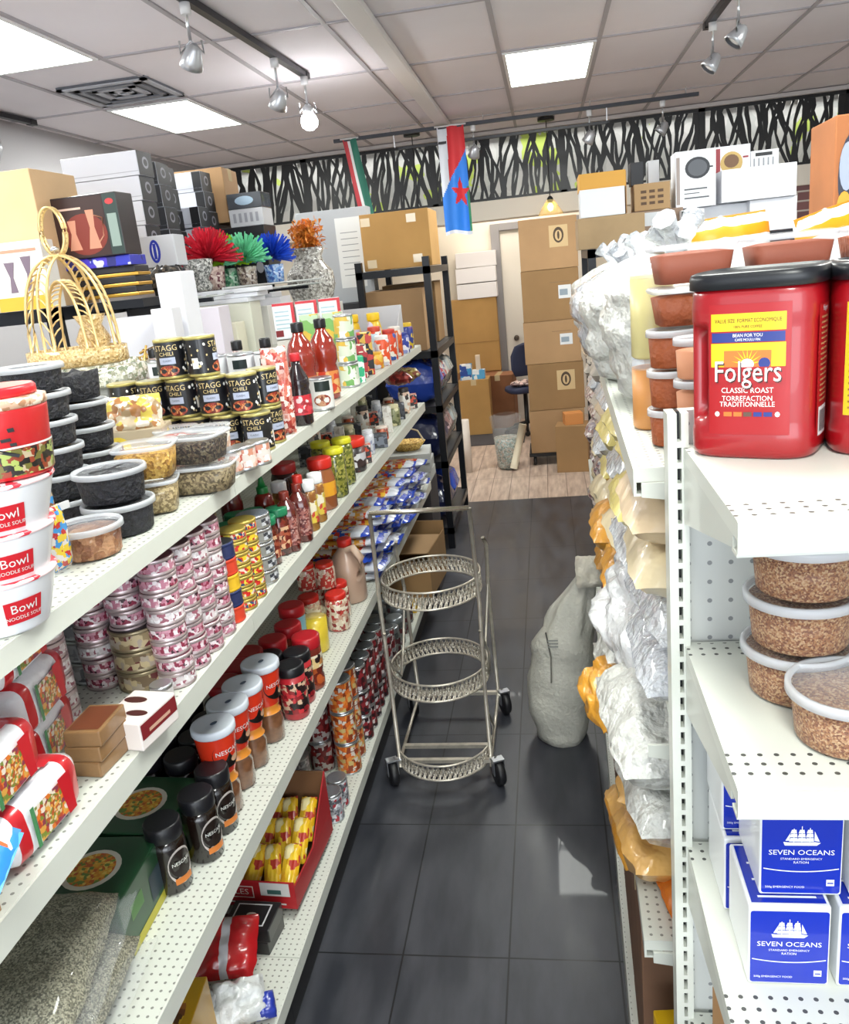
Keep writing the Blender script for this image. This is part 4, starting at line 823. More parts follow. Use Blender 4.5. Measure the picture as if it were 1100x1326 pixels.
def nescafe():
    t = thing('coffee_jar', '', '')
    MB().lathe([(.026, 0), (.03, .004), (.031, .055), (.028, .066), (.03, .07)], 0, 28, caps=(True, False), ).build('coffee_base', mat('7a5238', .25, var=.3, vs=60, coat=.8), t)
    MB().lathe([(.03, .07), (.025, .08), (.028, .09)], 0, 28, caps=(False, False)).build('waist', mat('d98a34', .25, coat=.6), t)
    MB().lathe([(.028, .09), (.034, .12), (.039, .165), (.04, .175)], 0, 28, caps=(False, False)).build('sleeve', mat('d8361c', .25, coat=.5), t)
    l = MB(); nes(l, [0], lambda v: Vector(((.0335 + .1 * max(0, v.z - .09) - .0 - v.y + .0012) * math.sin(v.x / .036), -(.0335 + .1 * max(0, v.z - .09) * .8 - v.y + .0012) * math.cos(v.x / .036), v.z + .03)))
    l.m = [x - 1 for x in l.m]; l.build('label', [mat('14100f', .3), WHITE, mat('c9a080', .3)], t)
    MB().lathe([(.041, .173), (.042, .175), (.042, .186), (.04, .189), (.036, .1885), (.001, .1875)], 0, 32, caps=(True, False)).build('lid', mat('cfd6e0', .3), t)
    f = MB(); f.ellipse(0, 0, .008, .005, plane((0, -.004, .1895), (1, 0, 0), (0, 1, 0), (0, 0, 1)), 0); f.build('lid_print', mat('4a5a70', .4), t)
    return t
for i, q in enumerate([(-0.7887, 1.5429), (-0.7912, 1.6382), (-0.7866, 1.7265), (-0.7799, 1.8398)]):
    place('nescafe', nescafe, (q[0], q[1], HZ), 'red and orange coffee jar with a white lid, ' + ('nearest', 'second', 'third', 'farthest')[i] + ' of four', 'coffee jar', R(62 + 4 * i), 'red coffee jars with white lids', scale=(1.18, 1.18, 1.18))
def darkjar():
    t = thing('coffee_jar', '', '')
    MB().lathe([(.034, 0), (.038, .005), (.038, .1), (.034, .12)], 0, 28).build('body', mat('160d0a', .15, coat=.5), t)
    MB().lathe([(.036, .118), (.037, .12), (.037, .148), (.034, .152)], 0, 28).build('lid', mat('17171c', .35), t)
    l = MB(); fn = cylwrap(.0386)
    l.ellipse(0, .06, .03, .04, fn, 0, 24); l.ellipse(0, .065, .026, .03, fn, 1, 24, y=-.0005); l.text('NESCAFE', .011, fn, 2, 0, .068, y=-.001, fit=.042); l.patch(-.02, .02, .022, .036, fn, 3, 8, 1, y=-.0008)
    l.build('label', [mat('b8b0ac', .3), mat('1c1210', .3), WHITE, mat('c9742c', .3)], t); return t
for i, q in enumerate([(-0.8018, 1.3009), (-0.7695, 1.3918), (-0.7697, 1.4792)]):
    place('darkjar', darkjar, (q[0] - .01, q[1], HZ), 'black lidded dark coffee jar with an oval label, ' + ('nearest, by the green box', 'middle', 'farthest, touching the red jars')[i], 'coffee jar', R(65), 'dark coffee jars at the shelf edge')
k = 0
for y in (1.53, 1.61, 1.69, 1.77):
    for x in (-.875, -.96):
        place('darkjar', darkjar, (x, y, HZ), 'dark coffee jar standing in the shadow behind the front row of jars', 'coffee jar', R(60), 'shadowed coffee jars')
for i, y in enumerate((1.83, 1.92, 2.0)): place('redlidjar', vessel('milk_powder_tub', [(.04, 0), (.043, .005), (.043, .15)], mat('7d1a1c', .3), cap=(.045, .145, .175, mat('a01c24', .35))), (-.88, y, HZ), 'dark red tub with a red lid behind the red coffee jars, ' + ('nearest', 'middle', 'farthest')[i], 'tub', 0, 'dark red tubs')
BJ = vessel('coffee_tub', [(.034, 0), (.037, .005), (.037, .13)], mat('a8202a', .3, coat=.5), cap=(.0385, .128, .155, mat('17181c', .35)), label=(.0378, .02, .11, pmat(['8d1c22', 'd9b89a', '2c1c1c', 'c8343a', '1a1214'], 45)))
for i, (x, y) in enumerate(((-.745, 1.955), (-.75, 2.035), (-.825, 2.02))): place('blacktub', BJ, (x, y, HZ), 'red patterned coffee tub with a black lid, ' + ('nearest', 'farther', 'inner')[i] + ' of three', 'tub', R(50), 'black lidded red tubs')
RJ = vessel('seasoning_jar', [(.036, 0), (.04, .005), (.04, .035), (.035, .045), (.04, .06), (.04, .13), (.036, .14)], pmat(['6d2a20', '8d3b24', 'b5582c'], 20, .2), cap=(.041, .13, .165, mat('b01c26', .35)), label=(.0407, .07, .11, pmat(['e0c48a', 'c98a4a', '2c1c1c', 'e8dcc0'], 30)))
for i, (x, y) in enumerate(((-.745, 2.115), (-.84, 2.1), (-.825, 2.2))): place('rjar', RJ, (x, y, HZ), 'seasoning jar with a raspberry red lid, ' + ('nearest the aisle', 'left', 'behind')[i] + ', beside the yellow tub', 'jar', R(50), 'red lidded seasoning jars')
place('bluejar', vessel('milk_jar', [(.036, 0), (.04, .005), (.04, .14), (.036, .15)], mat('8cc0d4', .3), cap=(.041, .145, .18, mat('c01c26', .35))), (-.845, 2.31, HZ), 'light blue jar with a red lid behind the yellow tub', 'jar')
def yjar():
    t = thing('honey_tub', '', '')
    MB().lathe([(.036, 0), (.039, .004), (.041, .06), (.042, .115)], 0, 28, caps=(True, False)).build('tub', clearmat('fff2a0', .12, .1), t)
    MB().lathe([(.035, .002), (.0375, .005), (.0405, .1), (.001, .101)], 0, 28).build('contents', mat('e0c41a', .3, coat=.5, var=.1, vs=30), t)
    MB().lathe([(.042, .112), (.044, .114), (.044, .122), (.04, .124), (.001, .12)], 0, 28, caps=(False, False)).build('lid', clearmat('f2f0d0', .18, .2), t); return t
place('yjar', yjar, scale=(1.1, 1.1, 1.12), loc= (-0.7952, 2.354, HZ), label='bright yellow clear tub at the edge of the third shelf', cat='tub')
for i, (x, y) in enumerate(((-.76, 2.52), (-.85, 2.5), (-.78, 2.62), (-.87, 2.62))): place('garlic', vessel('pickle_jar', [(.036, 0), (.04, .005), (.04, .1), (.034, .115)], pmat(['d8c8b0', 'b5443c', 'e8dcc8', '8e2a28', 'c9a08a'], 45, .2, coat=.7), cap=(.036, .11, .13, mat('c8281e', .35))), (x, y, HZ), 'pickle jar of red and white pieces with a red lid, ' + ('nearest the aisle', 'nearest on the inner side', 'second row aisle side', 'second row inner side')[i], 'jar', 0, 'pickle jars')
for i, (x, y) in enumerate(((-.80, 2.57), (-.865, 2.56))): place('pick2', vessel('pickle_jar', [(.03, 0), (.034, .005), (.034, .07), (.03, .08)], pmat(['e0d0bc', 'c9b09a', 'b5443c'], 45, .2), cap=(.031, .075, .092, mat('d0301e', .35))), (x, y, HZ + .131), 'small pickle jar with a red lid standing on the bigger ones, ' + ('right', 'left')[i], 'jar', 0, 'small pickle jars')
def jug():
    t = thing('beige_jug', '', '')
    MB().lathe([(.055, 0), (.062, .008), (.062, .12), (.052, .17), (.026, .2), (.024, .215)], 0, 28).build('body', mat('b89a86', .35, coat=.3), t)
    MB().tube([(.02, -.02, .2), (.055, -.03, .215), (.085, -.03, .18), (.075, -.028, .12), (.055, -.02, .09)], [.012, .014, .014, .013, .01], 0, 10).build('handle', mat('c4a892', .35, coat=.3), t)
    MB().lathe([(.027, .21), (.027, .235), (.024, .238)], 0, 20).build('cap', mat('c8281e', .4), t); return t
place('jug', jug, (-.775, 2.77, HZ), 'beige plastic jug with a loop handle and red cap', 'jug', R(-20))
def pasta(seed):
    def b():
        t = thing('pasta_packet', '', '')
        m = MB(); m.pillow(.30, .125, .034, 0, 14, 3.5, seed, .12)
        for k, f in enumerate(m.f):
            cx = sum(m.v[i][0] for i in f) / 4; m.m[k] = (1 if cx > .125 else 2 if cx > .08 else 0) if seed else (2 if cx > .1 else 0)
        m.build('wrapper', [pmat([['d8742c', 'e0b03a', 'c23a2c', 'e4dcd0'], ['d9b08a', 'c8482c', 'e8e0d8', 'e0a03a'], ['b8c0c8', 'd8a03a', 'c03a2c', '2c50b0']][seed % 3], 26, .25, coat=.6), mat('2448b8', .25, coat=.6), mat('d4d8e0', .25, coat=.6)], t)
        MB().box(.143, .158, -.055, .055, -.0012, .0012).build('crimped_seal', mat(('2448b8', 'c8cfe0')[seed % 2], .3), t); return t
    return b
for c, y in enumerate((2.98, 3.12, 3.26, 3.40, 3.56, 3.72, 3.88, 4.06, 4.24)):
    n = (6, 7, 7, 7, 6, 6, 6, 6, 5)[c]
    for i in range(n):
        place('pasta%d' % ((c + i) % 3), pasta((c + i) % 3), (-.855 + .03 * math.sin(c * 3 + i * 2), y, HZ + .02 + .0345 * i), 'pasta packet with blue and clear ends, %s, %s stack along the shelf' % (lvl(i, n), ORD[c].replace('bottom', 'nearest') if c < 8 else 'farthest'), 'pasta packet', R(6 * math.sin(i * 5 + c)), 'stacked pasta packets')
# ================================================================ bottom shelf
BZ = .221
def tray():
    t = thing('noodle_tray', 'red display tray with a tall brown back, full of yellow noodle packets', 'tray', (-.90, 1.935, BZ + .0), R(-3))
    b = MB(); b.box(-.15, .15, -.165, -.161, .03, .115, 0); b.box(.146, .15, -.161, .165, .03, .1, 0); b.box(-.15, -.146, -.161, .165, .03, .2, 1); b.box(-.146, .146, .161, .165, .03, .24, 1); b.box(-.146, .146, -.161, .161, .03, .034, 1)
    b.prism([(.0, .1), (.165, .1), (.165, .24)], 0, .004, 0, lambda v: Vector((.146 + v.y, v.x, v.z)))
    b.build('body', [mat('a81c22', .45), mat('6d4a2c', .8, var=.15)], t, bevel=.0008)
    F = MB(); fn = plane((0, -.1656, 0), (1, 0, 0), (0, 0, 1), (0, -1, 0)); F.patch(-.13, .03, .06, .098, fn, 0, 1); F.patch(-.127, .027, .063, .095, fn, 1, 1, y=-.0003); F.text('NOODLES', .026, fn, 0, -.05, .079, y=-.0006, fit=.13); F.patch(.05, .135, .07, .112, fn, 2, 1); F.patch(.07, .11, .076, .09, fn, 3, 1, y=-.0003)
    for k in range(9): F.patch(-.14 + .03 * k, -.12 + .03 * k, .042, .047, fn, 2, 1)
    F.build('printing', [mat('e6d8cc', .4), mat('a81c22', .4), mat('c9c6c2', .4), mat('3a5a54', .4)], t)
tray()
NPK = bag_b('noodle_sachet', .05, .13, .03, pmat(['e0b01e', 'e8c02c', 'd9a01a', 'b5382c', 'e8d8a0'], 22, .3, coat=.5), 1, .15)
k = 0
for r_i, (y, n) in enumerate(((1.84, 5), (1.94, 5), (2.02, 5))):
    for i in range(n):
        k += 1; place('sachet', NPK, (-1.0 + .052 * i, y, BZ + .1 + .012 * r_i), 'yellow noodle sachet in the red tray, %s row, %s from the left' % (('front', 'middle', 'back')[r_i], ('first', 'second', 'third', 'fourth', 'fifth')[i]), 'sachet', group='yellow noodle sachets', rot=(R(38), R(8 * (i % 3 - 1)), R(5 * (i % 2))))
place('greypk', bag_b('snack_packet', .14, .1, .03, mat('a3a5a0', .3, coat=.5, bumps=(30, .5)), 4, .2), (-.98, 1.86, BZ + .17), 'grey clear packet lying on the yellow sachets', 'packet', .4, None)
BP = box_b('black_packet', .13, .1, .04, [mat('1d1b1e', .3, coat=.4), mat('c9c9cc', .4), mat('1d1b1e', .4), mat('b8b0a8', .4)], lambda F, a, s, tt: (F.patch(-.05, .045, -.038, .038, tt, 0, 1), F.patch(-.046, .041, -.034, .034, tt, 1, 1, y=-.0003), F.ellipse(0, 0, .014, .008, tt, 2, 12, y=-.0006)))
for i, (x, y, z) in enumerate(((-.86, 1.70 - .01, 0), (-.855, 1.685, .041), (-.995, 1.68, 0))): place('blackp', BP, (x, y, BZ + z), 'black flat packet with a thin white frame, ' + ('lower one', 'upper one', 'left one')[i] + ' in front of the red tray', 'packet', R(-6 + 4 * i), 'black flat packets')
t = thing('red_bag', 'glossy red and white striped bag below the red tray', 'bag', (-.885, 1.565, BZ + .09), R(10)); t.rotation_euler = (R(25), 0, R(10))
m = MB(); m.pillow(.17, .15, .07, 0, 16, 2.8, 6, .22)
for k, f in enumerate(m.f):
    cx = sum(m.v[i][0] for i in f) / 4; m.m[k] = 1 if (abs(cx - .01) < .014 or cx < -.06) else 0
m.build('body', [mat('b81c22', .25, coat=.7), mat('c9c9cd', .25, coat=.6)], t); MB().box(-.07, .07, .066, .074, -.001, .001).build('crimped_seal', mat('b81c22', .3), t)
for i, (x, y, s, lb) in enumerate(((-.80, 1.44, (.12, .1, .06), 'crumpled clear white bag with a blue corner at the bottom shelf edge'), (-.865, 1.335 + .08, (.09, .09, .05), 'crumpled clear white bag left of the one with the blue corner'))):
    t = thing('plastic_bag', lb, 'bag', (x, y, BZ + .06), R(30 + 60 * i)); t.rotation_euler = (R(30), R(10), R(30 + 60 * i))
    m = MB(); m.pillow(s[0], s[1], s[2], 0, 16, 2.2, 8 + i, .35); m.build('body', mat('cfd2d2', .2, coat=.7, bumps=(25, .8)), t)
    if i == 0: q = MB(); q.pillow(.05, .06, .04, 0, 10, 3, 3, .2, c=(.055, -.02, -.004)); q.build('blue_corner', mat('26389a', .3, coat=.5), t)
YB = box_b('tea_box', .12, .2, .2, [mat('c79a1a', .35, coat=.3, var=.2, vs=6), pmat(['7d4a24', 'a8682c', '5c3a1e', 'd9b02c'], 30), mat('e0c02c', .4)], lambda F, a, s, tt: (F.ellipse(-.02, .12, .04, .05, s, 0, 16), F.ellipse(.05, .05, .03, .04, s, 0, 16), F.patch(-.095, -.075, .01, .19, s, 1, 1), F.ellipse(0, 0, .04, .06, tt, 0, 16)))
for i, (x, y, rz) in enumerate(((-.88, 1.27, 6), (-.88, 1.055, 0))): place('teabox', YB, (x, y, BZ), ('farther', 'nearer')[i] + ' yellow box with brown pictures on the bottom shelf', 'box', R(rz), 'yellow boxes')
place('flatyellow', box_b('tea_box', .09, .1, .05, [mat('d9a81e', .35, coat=.3), mat('b5682c', .4)], lambda F, a, s, tt: F.patch(-.05, .05, .01, .03, a, 0, 1)), (-.775, 1.305, BZ), 'flat yellow box at the bottom edge of the picture', 'box', 0)
SC = can_b(.034, .1, pmat(['c9ccd0', 'e0e2e4', '5a5c62', 'a8303a', '9a9ca2'], 50, .3), lidm=mat('b0b4ba', .25, .8))
for i, (x, y) in enumerate(((-.765, 2.19), (-.765, 2.265), (-.84, 2.2), (-.84, 2.275), (-.915, 2.2), (-.915, 2.275), (-.99, 2.21))): place('sc', SC, (x, y, BZ), 'silver topped can behind the red tray, ' + ('aisle side near', 'aisle side far', 'second column near', 'second column far', 'third column near', 'third column far', 'inner one')[i], 'can', .5 * i, 'silver topped cans')
for i in range(1): place('sc2', can_b(.045, .12, pmat(['c9ccd0', 'e0e2e4', '9a9ca2'], 50, .3)), (-.93, 2.36, BZ), 'taller silver can behind the others', 'can')
OC = can_b(.043, .118, pmat(['d86a24', 'c9501c', 'e08a3a', 'd8d0c4', '8c3a1a', 'c9b070'], 38, .35), lidm=mat('b8bcc0', .25, .8))
RC = can_b(.043, .118, pmat(['7a1c20', 'a03030', 'd0c8c4', '5c1418', 'b8b0ac'], 30, .35), lidm=mat('b8bcc0', .25, .8))
for c, (x, y) in enumerate(((-.775, 2.46), (-.78, 2.555))):
    for i in range(3): place('oc', OC, (x, y, BZ + .119 * i), 'orange printed can, %s of the %s stack' % (lvl(i, 3), ('nearer', 'farther')[c]), 'can', R(30 + 20 * i), 'orange can stacks')
for i in range(3): place('rc', RC, (-.875, 2.47, BZ + .119 * i), 'dark red printed can, %s of the stack left of the orange cans' % lvl(i, 3), 'can', R(30 + 20 * i), 'dark red can stack')
for i in range(3): place('rc', RC, (-.875, 2.57, BZ + .119 * i), 'dark red printed can, %s of the stack farther back' % lvl(i, 3), 'can', R(30 + 20 * i), 'inner dark red can stack')
DR = can_b(.036, .1, pmat(['6d1c22', '8e2a30', '3c1418', 'c8c0c0', '241c20'], 36, .3), lidm=mat('a8acb2', .22, .85))
for c in range(8):
    for l_ in range(2):
        for i in range(3 if c < 6 else 2):
            place('dr', DR, (-.765 - .077 * l_, 2.665 + .077 * c, BZ + .101 * i), 'dark red silver-topped can, %s, %s stack of the %s line' % (lvl(i, 3), ORD[c].replace('bottom', 'nearest'), ('aisle', 'inner')[l_]), 'can', R(50 * i + 20 * c), 'dark red cans with silver tops')
SJ = vessel('preserve_jar', [(.04, 0), (.044, .005), (.044, .1), (.036, .115)], pmat(['7a7c78', '4a4c4c', 'b0b4b4', '5c3438'], 20, .2), cap=(.04, .11, .135, mat('aab0b4', .3, .7)))
for i, (x, y) in enumerate(((-.78, 3.35), (-.88, 3.35), (-.78, 3.46), (-.88, 3.46), (-.78, 3.58), (-.88, 3.58), (-.78, 3.7), (-.88, 3.7))): place('sj', SJ, (x, y, BZ), 'glass jar with a grey metal lid, %s row, %s side' % (('first', 'second', 'third', 'fourth')[i // 2], ('aisle', 'inner')[i % 2]), 'jar', 0, 'grey lidded jars')
place('yellowpk', box_b('small_packet', .06, .05, .06, [mat('e0b41e', .4)]), (-.765, 3.82, BZ), 'small yellow packet at the edge of the bottom shelf', 'packet')
t = thing('open_carton', 'open brown cardboard box at the far end of the bottom shelf', 'carton', (-.79, 4.2, BZ), R(-5))
b = MB(); b.box(-.17, .13, -.2, -.195, 0, .2); b.box(-.17, .13, .195, .2, 0, .3); b.box(.125, .13, -.195, .195, 0, .25); b.box(-.17, -.165, -.195, .195, 0, .25); b.box(-.165, .125, -.195, .195, 0, .005); b.build('body', cboard(1), t)
b = MB(); b.box(-.15, .12, -.19, .12, .24, .245); o = b.build('lid_flap', cboard(2), t)

# ================================================================ end shelving goods
def folgers():
    t = thing('coffee_tub', '', '')
    a = .0785; H = .205; n = 4.2; seg = 96
    def sup(ang, r=a):
        ca, sa = math.cos(ang), math.sin(ang)
        return Vector((r * math.copysign(abs(ca) ** (2 / n), ca), r * math.copysign(abs(sa) ** (2 / n), sa), 0))
    # arc-length table starting at the front centre (-Y)
    N = 720; P = [sup(-math.pi / 2 + 2 * math.pi * i / N) for i in range(N + 1)]; S = [0]
    for i in range(N): S.append(S[-1] + (P[i + 1] - P[i]).length)
    def wrap(v):
        s = v.x % S[-1]; lo, hi = 0, N
        while hi - lo > 1:
            m = (lo + hi) // 2
            if S[m] <= s: lo = m
            else: hi = m
        f = (s - S[lo]) / max(1e-9, S[lo + 1] - S[lo]); p = P[lo].lerp(P[lo + 1], f); d = (P[lo + 1] - P[lo]).normalized()
        nrm = Vector((d.y, -d.x, 0)); return p + nrm * (.0006 - v.y) + Vector((0, 0, v.z))
    prof = [(.93, 0), (.98, .004), (1, .012), (1, .03), (.985, .034), (.985, .15), (1, .155), (1, .17), (.985, .178), (.985, .184), (.95, .187)]
    zs = []
    for (r0, z0), (r1, z1) in zip(prof, prof[1:]):
        k = max(1, int((z1 - z0) / .008))
        for i in range(k): zs.append((r0 + (r1 - r0) * i / k, z0 + (z1 - z0) * i / k))
    zs.append(prof[-1]); b = MB(); vs = []
    for r, z in zs:
        for i in range(seg):
            p = P[int(N * i / seg)] * r; s = S[int(N * i / seg)]; s = s - S[-1] if s > S[-1] / 2 else s
            # moulded hand grip on the left side of the label
            for sc_ in (-.064,):
                dx = abs(s - sc_); dz = abs(z - .098)
                if dx < .0125 and dz < .052:
                    e = (1 - (dx / .0125) ** 4) * (1 - (dz / .052) ** 8); p = p * (1 - .3 * e)
            vs.append(Vector((p.x, p.y, z)))
    fs = [(j * seg + i, j * seg + (i + 1) % seg, (j + 1) * seg + (i + 1) % seg, (j + 1) * seg + i) for j in range(len(zs) - 1) for i in range(seg)]
    fs.append(tuple(reversed(range(seg)))); b.add(vs, fs, 0, True); b.build('body', mat('980d17', .3, coat=.45), t)
    l = MB()
    for r, z in ((1.0, .186), (1.03, .187), (1.03, .199), (1.0, .2035), (.9, .205), (.88, .202), (.3, .202)):
        pass
    def ringed(pr, name, m):
        q = MB(); vs = []
        for r, z in pr:
            for i in range(seg): p = P[int(N * i / seg)] * r; vs.append((p.x, p.y, z))
        fs = [(j * seg + i, j * seg + (i + 1) % seg, (j + 1) * seg + (i + 1) % seg, (j + 1) * seg + i) for j in range(len(pr) - 1) for i in range(seg)]
        fs.append(tuple(range((len(pr) - 1) * seg, len(pr) * seg))); q.add(vs, fs, 0, True); return q.build(name, m, t)
    ringed([(.99, .187), (1.035, .188), (1.035, .199), (1.01, .204), (.93, .206), (.9, .2035), (.2, .2035)], 'lid', mat('15171c', .35))
    q = MB(); R_, Y_, B_, W_, D_, O_, G_ = 0, 1, 2, 3, 4, 5, 6
    sx = .0
    q.patch(-.047 + sx, .05 + sx, .028, .172, wrap, R_, 24, 1)
    q.patch(-.044, .044, .143, .162, wrap, Y_, 20, 1, y=-.0003); q.patch(-.043, .043, .131, .1415, wrap, B_, 20, 1, y=-.0003); q.patch(-.044, .044, .104, .130, wrap, Y_, 20, 1, y=-.0003)
    q.text('VALUE SIZE  FORMAT ECONOMIQUE', .0058, wrap, D_, 0, .154, y=-.0008, fit=.078); q.text('100% PURE COFFEE', .004, wrap, D_, 0, .1475, y=-.0008)
    q.text('BEAN FOR YOU', .005, wrap, W_, 0, .1382, y=-.0008); q.text('CAFE MOULU FIN', .0038, wrap, W_, 0, .1335, y=-.0008)
    q.patch(-.028, .028, .097, .122, wrap, O_, 12, 1, y=-.0005)
    for k in range(9):
        a_ = R(10 + 20 * k); c0 = (0, .107); q.add([wrap(Vector((c0[0] + r * math.cos(a_ + d), -.0007, c0[1] + r * math.sin(a_ + d)))) for r, d in ((.007, -.12), (.019, 0), (.007, .12))], [(0, 1, 2)], Y_)
    q.ellipse(0, .107, .008, .006, wrap, W_, 16, y=-.0009); q.ellipse(.02, .108, .007, .006, wrap, B_, 12, y=-.0009)
    q.patch(-.044, .044, .086, .104, wrap, R_, 16, 1, y=-.0010)
    for dx, dz, mm, yy in ((.0013, -.0016, D_, -.0014), (0, 0, W_, -.0018)):
        q.text('Folgers', .033, wrap, mm, dx, .098 + dz, y=yy, fit=.078)
    q.text('CLASSIC ROAST', .0085, wrap, W_, 0, .078, y=-.0008, fit=.062); q.text('TORREFACTION', .008, wrap, W_, 0, .069, y=-.0008, fit=.06); q.text('TRADITIONNELLE', .008, wrap, W_, 0, .0625, y=-.0008, fit=.066)
    for k in range(5): q.patch(-.028 + k * .012, -.018 + k * .012, .049, .054, wrap, (O_, O_, G_, B_, B_)[k], 2, 1, y=-.0008)
    for s_ in (-.036, .036): q.ellipse(s_, .0515, .003, .003, wrap, W_, 8, y=-.0008)
    q.build('front_label', [mat('a0141b', .35), mat('dcbc1a', .4), mat('26347c', .4), mat('f2efe8', .4), mat('3c1c18', .4), mat('d8702c', .4), mat('5c463a', .4)], t)
    # side panel: nutrition text, barcode
    q = MB(); q.patch(.088, .136, .02, .165, wrap, 0, 12, 1)
    for k in range(17): q.patch(.095, .127, .06 + k * .0056, .0622 + k * .0056, wrap, 1, 6, 1, y=-.0003)
    q.patch(.093, .13, .022, .054, wrap, 2, 8, 1, y=-.0004)
    for k in range(12): q.patch(.096 + k * .0026, .0968 + k * .0026 + .0004 * (k % 3), .026, .05, wrap, 3, 1, 1, y=-.0008)
    q.text('Folgers', .008, wrap, 2, .111, .16, y=-.0004)
    q.build('side_label', [mat('9c1a1c', .4), mat('a87a52', .4), mat('d9d9d9', .4), mat('202020', .4)], t)
    q = MB(); q.patch(-.205, -.145, .045, .165, wrap, 0, 12, 1)
    for k in range(16): q.patch(-.2, -.15, .052 + k * .0066, .0545 + k * .0066, wrap, 1, 6, 1, y=-.0004)
    q.build('rear_label', [mat('e2b01e', .4), mat('8a6a1c', .4)], t)
    return t
place('folgers', folgers, (.230, .966, 1.6508), 'big red Folgers coffee tub with black lid, left one, facing the aisle', 'coffee tub', R(-25), 'large red coffee tubs', scale=(.84, .84, .95))
place('folgers', folgers, (.362, .945, 1.6508), 'big red coffee tub with black lid cut by the right edge, its yellow panel showing', 'coffee tub', R(78), 'large red coffee tubs', scale=(.86, .86, .95))
place('folgers', folgers, (.59, .93, 1.6508), 'big red coffee tub standing right of the other two', 'coffee tub', R(-17), 'large red coffee tubs')
# round tubs of reddish grain
GRN = pmat(['9a6848', 'a87a54', 'b8906a', '7c4e38', 'c4a27c', '8a5c44'], 300, .45, bumpv=.5, coat=.2)
RT = deli_b(.0565, .0585, GRN, fullness=.86)
for i in range(3):
    place('graintub', RT, ((.25, .252, .255)[i], .872, 1.3928 + .0605 * i), 'round clear tub of reddish grain, %s of the stack of three against the pegboard' % lvl(i, 3), 'tub', .4 * i, 'grain tub stack')
place('graintub', RT, (.272, .775, 1.3928), 'round clear tub of reddish grain standing alone at the front of the shelf', 'tub', 1)
# blue boxes
def ocean():
    t = thing('ration_box', '', '')
    W, D, H = .084, .1, .104
    MB().box(-W / 2, W / 2, -D / 2, D / 2, 0, H).build('body', mat('e9ecee', .3, coat=.4), t, bevel=.0025)
    F = MB(); f = plane((0, -D / 2 - .0005, H / 2), (1, 0, 0), (0, 0, 1), (0, -1, 0))
    def rr(F, x0, x1, z0, z1, r, f, m, y):
        pts = []
        for cx, cz, a0 in ((x1 - r, z1 - r, 0), (x0 + r, z1 - r, 90), (x0 + r, z0 + r, 180), (x1 - r, z0 + r, 270)):
            for k in range(5): a = R(a0 + 22.5 * k); pts.append(f(Vector((cx + r * math.cos(a), y, cz + r * math.sin(a)))))
        F.add(pts, [tuple(range(len(pts)))], m)
    def face(f, W, H):
        k = W / .084
        rr(F, -W / 2 + .002, W / 2 - .002, -H / 2 + .003, H / 2 - .006, .003, f, 0, 0)
        F.text('SEVEN OCEANS', .0088, f, 1, 0, .003, y=-.0004, fit=.066)
        F.text('STANDARD EMERGENCY', .0036, f, 1, 0, -.005, y=-.0004, fit=.042); F.text('RATION', .0042, f, 1, 0, -.0095, y=-.0004)
        for i in range(16):
            x0 = -.038 + .076 * i / 16; x1 = x0 + .076 / 16; g = lambda x: -.021 + 3.4 * x * x * .8
            F.add([f(Vector((x, -.0004, z))) for x, z in ((x0, g(x0) - .0006), (x1, g(x1) - .0006), (x1, g(x1) + .0006), (x0, g(x0) + .0006))], [(0, 1, 2, 3)], 1)
        F.text('500g EMERGENCY FOOD', .0036, f, 1, -.016, -.041, y=-.0004, fit=.04)
        F.patch(.026, .034, -.039, -.031, f, 1, 1, y=-.0004); F.patch(.027, .033, -.036, -.0345, f, 0, 1, y=-.0008)
        # sailing ship: hull, masts, sails
        P_ = lambda pts, y=-.0004: F.add([f(Vector((x, y, z))) for x, z in pts], [tuple(range(len(pts)))], 1)
        P_([(-.017, .012), (.015, .012), (.019, .0155), (.013, .0165), (-.014, .016), (-.0185, .0165)])
        for mx, tops in ((-.008, .033), (.0, .036), (.008, .034)):
            P_([(mx - .0004, .015), (mx + .0004, .015), (mx + .0004, tops), (mx - .0004, tops)])
            for z0, w0, w1 in ((.0172, .0040, .0036), (.0225, .0034, .003), (.0275, .0028, .0022)):
                P_([(mx - w0 - .0008, z0), (mx + w0, z0), (mx + w1, z0 + .0044), (mx - w1, z0 + .0044)], -.0006)
        P_([(-.0165, .018), (-.0125, .018), (-.0115, .028)]); P_([(.0125, .018), (.0178, .017), (.0125, .03)])
    face(f, W, H)
    u = plane((0, 0, H + .0005), (1, 0, 0), (0, 1, 0), (0, 0, 1)); F.patch(-.038, .038, -.045, .045, u, 0, 1)
    for k in range(6): F.patch(-.03 + .004 * (k % 2), .03 - .012 * (k % 3), -.038 + k * .013, -.035 + k * .013, u, 1, 1, y=-.0004)
    F.build('print', [mat('0a2aa8', .25, coat=.6), mat('e9edf2', .35)], t); return t
ox, oy = .2195, .812
for i, (x, y, z, lb) in enumerate(((ox, oy, 0, 'bottom box of the left front column'), (ox + .092, oy, 0, 'bottom box of the column at the right edge'), (ox + .184, oy, 0, 'bottom box, third column from the left'), (ox + .014, oy + .016, .1012, 'upper box of the left front column'), (ox + .106, oy + .016, .1012, 'upper box of the column at the right edge'), (ox + .198, oy + .016, .1012, 'upper box, third column from the left'), (ox - .004, oy + .108, 0, 'bottom box of the rear row at the left'), (ox - .004, oy + .122, .1012, 'upper box of the rear row at the left'), (ox + .09, oy + .105, 0, 'bottom box of the rear row beside the leftmost'))):
    place('ocean', ocean, (x, y, 1.0908 + z * 1.04), 'white and blue Seven Oceans ration box, ' + lb, 'ration box', 0, 'ration boxes')
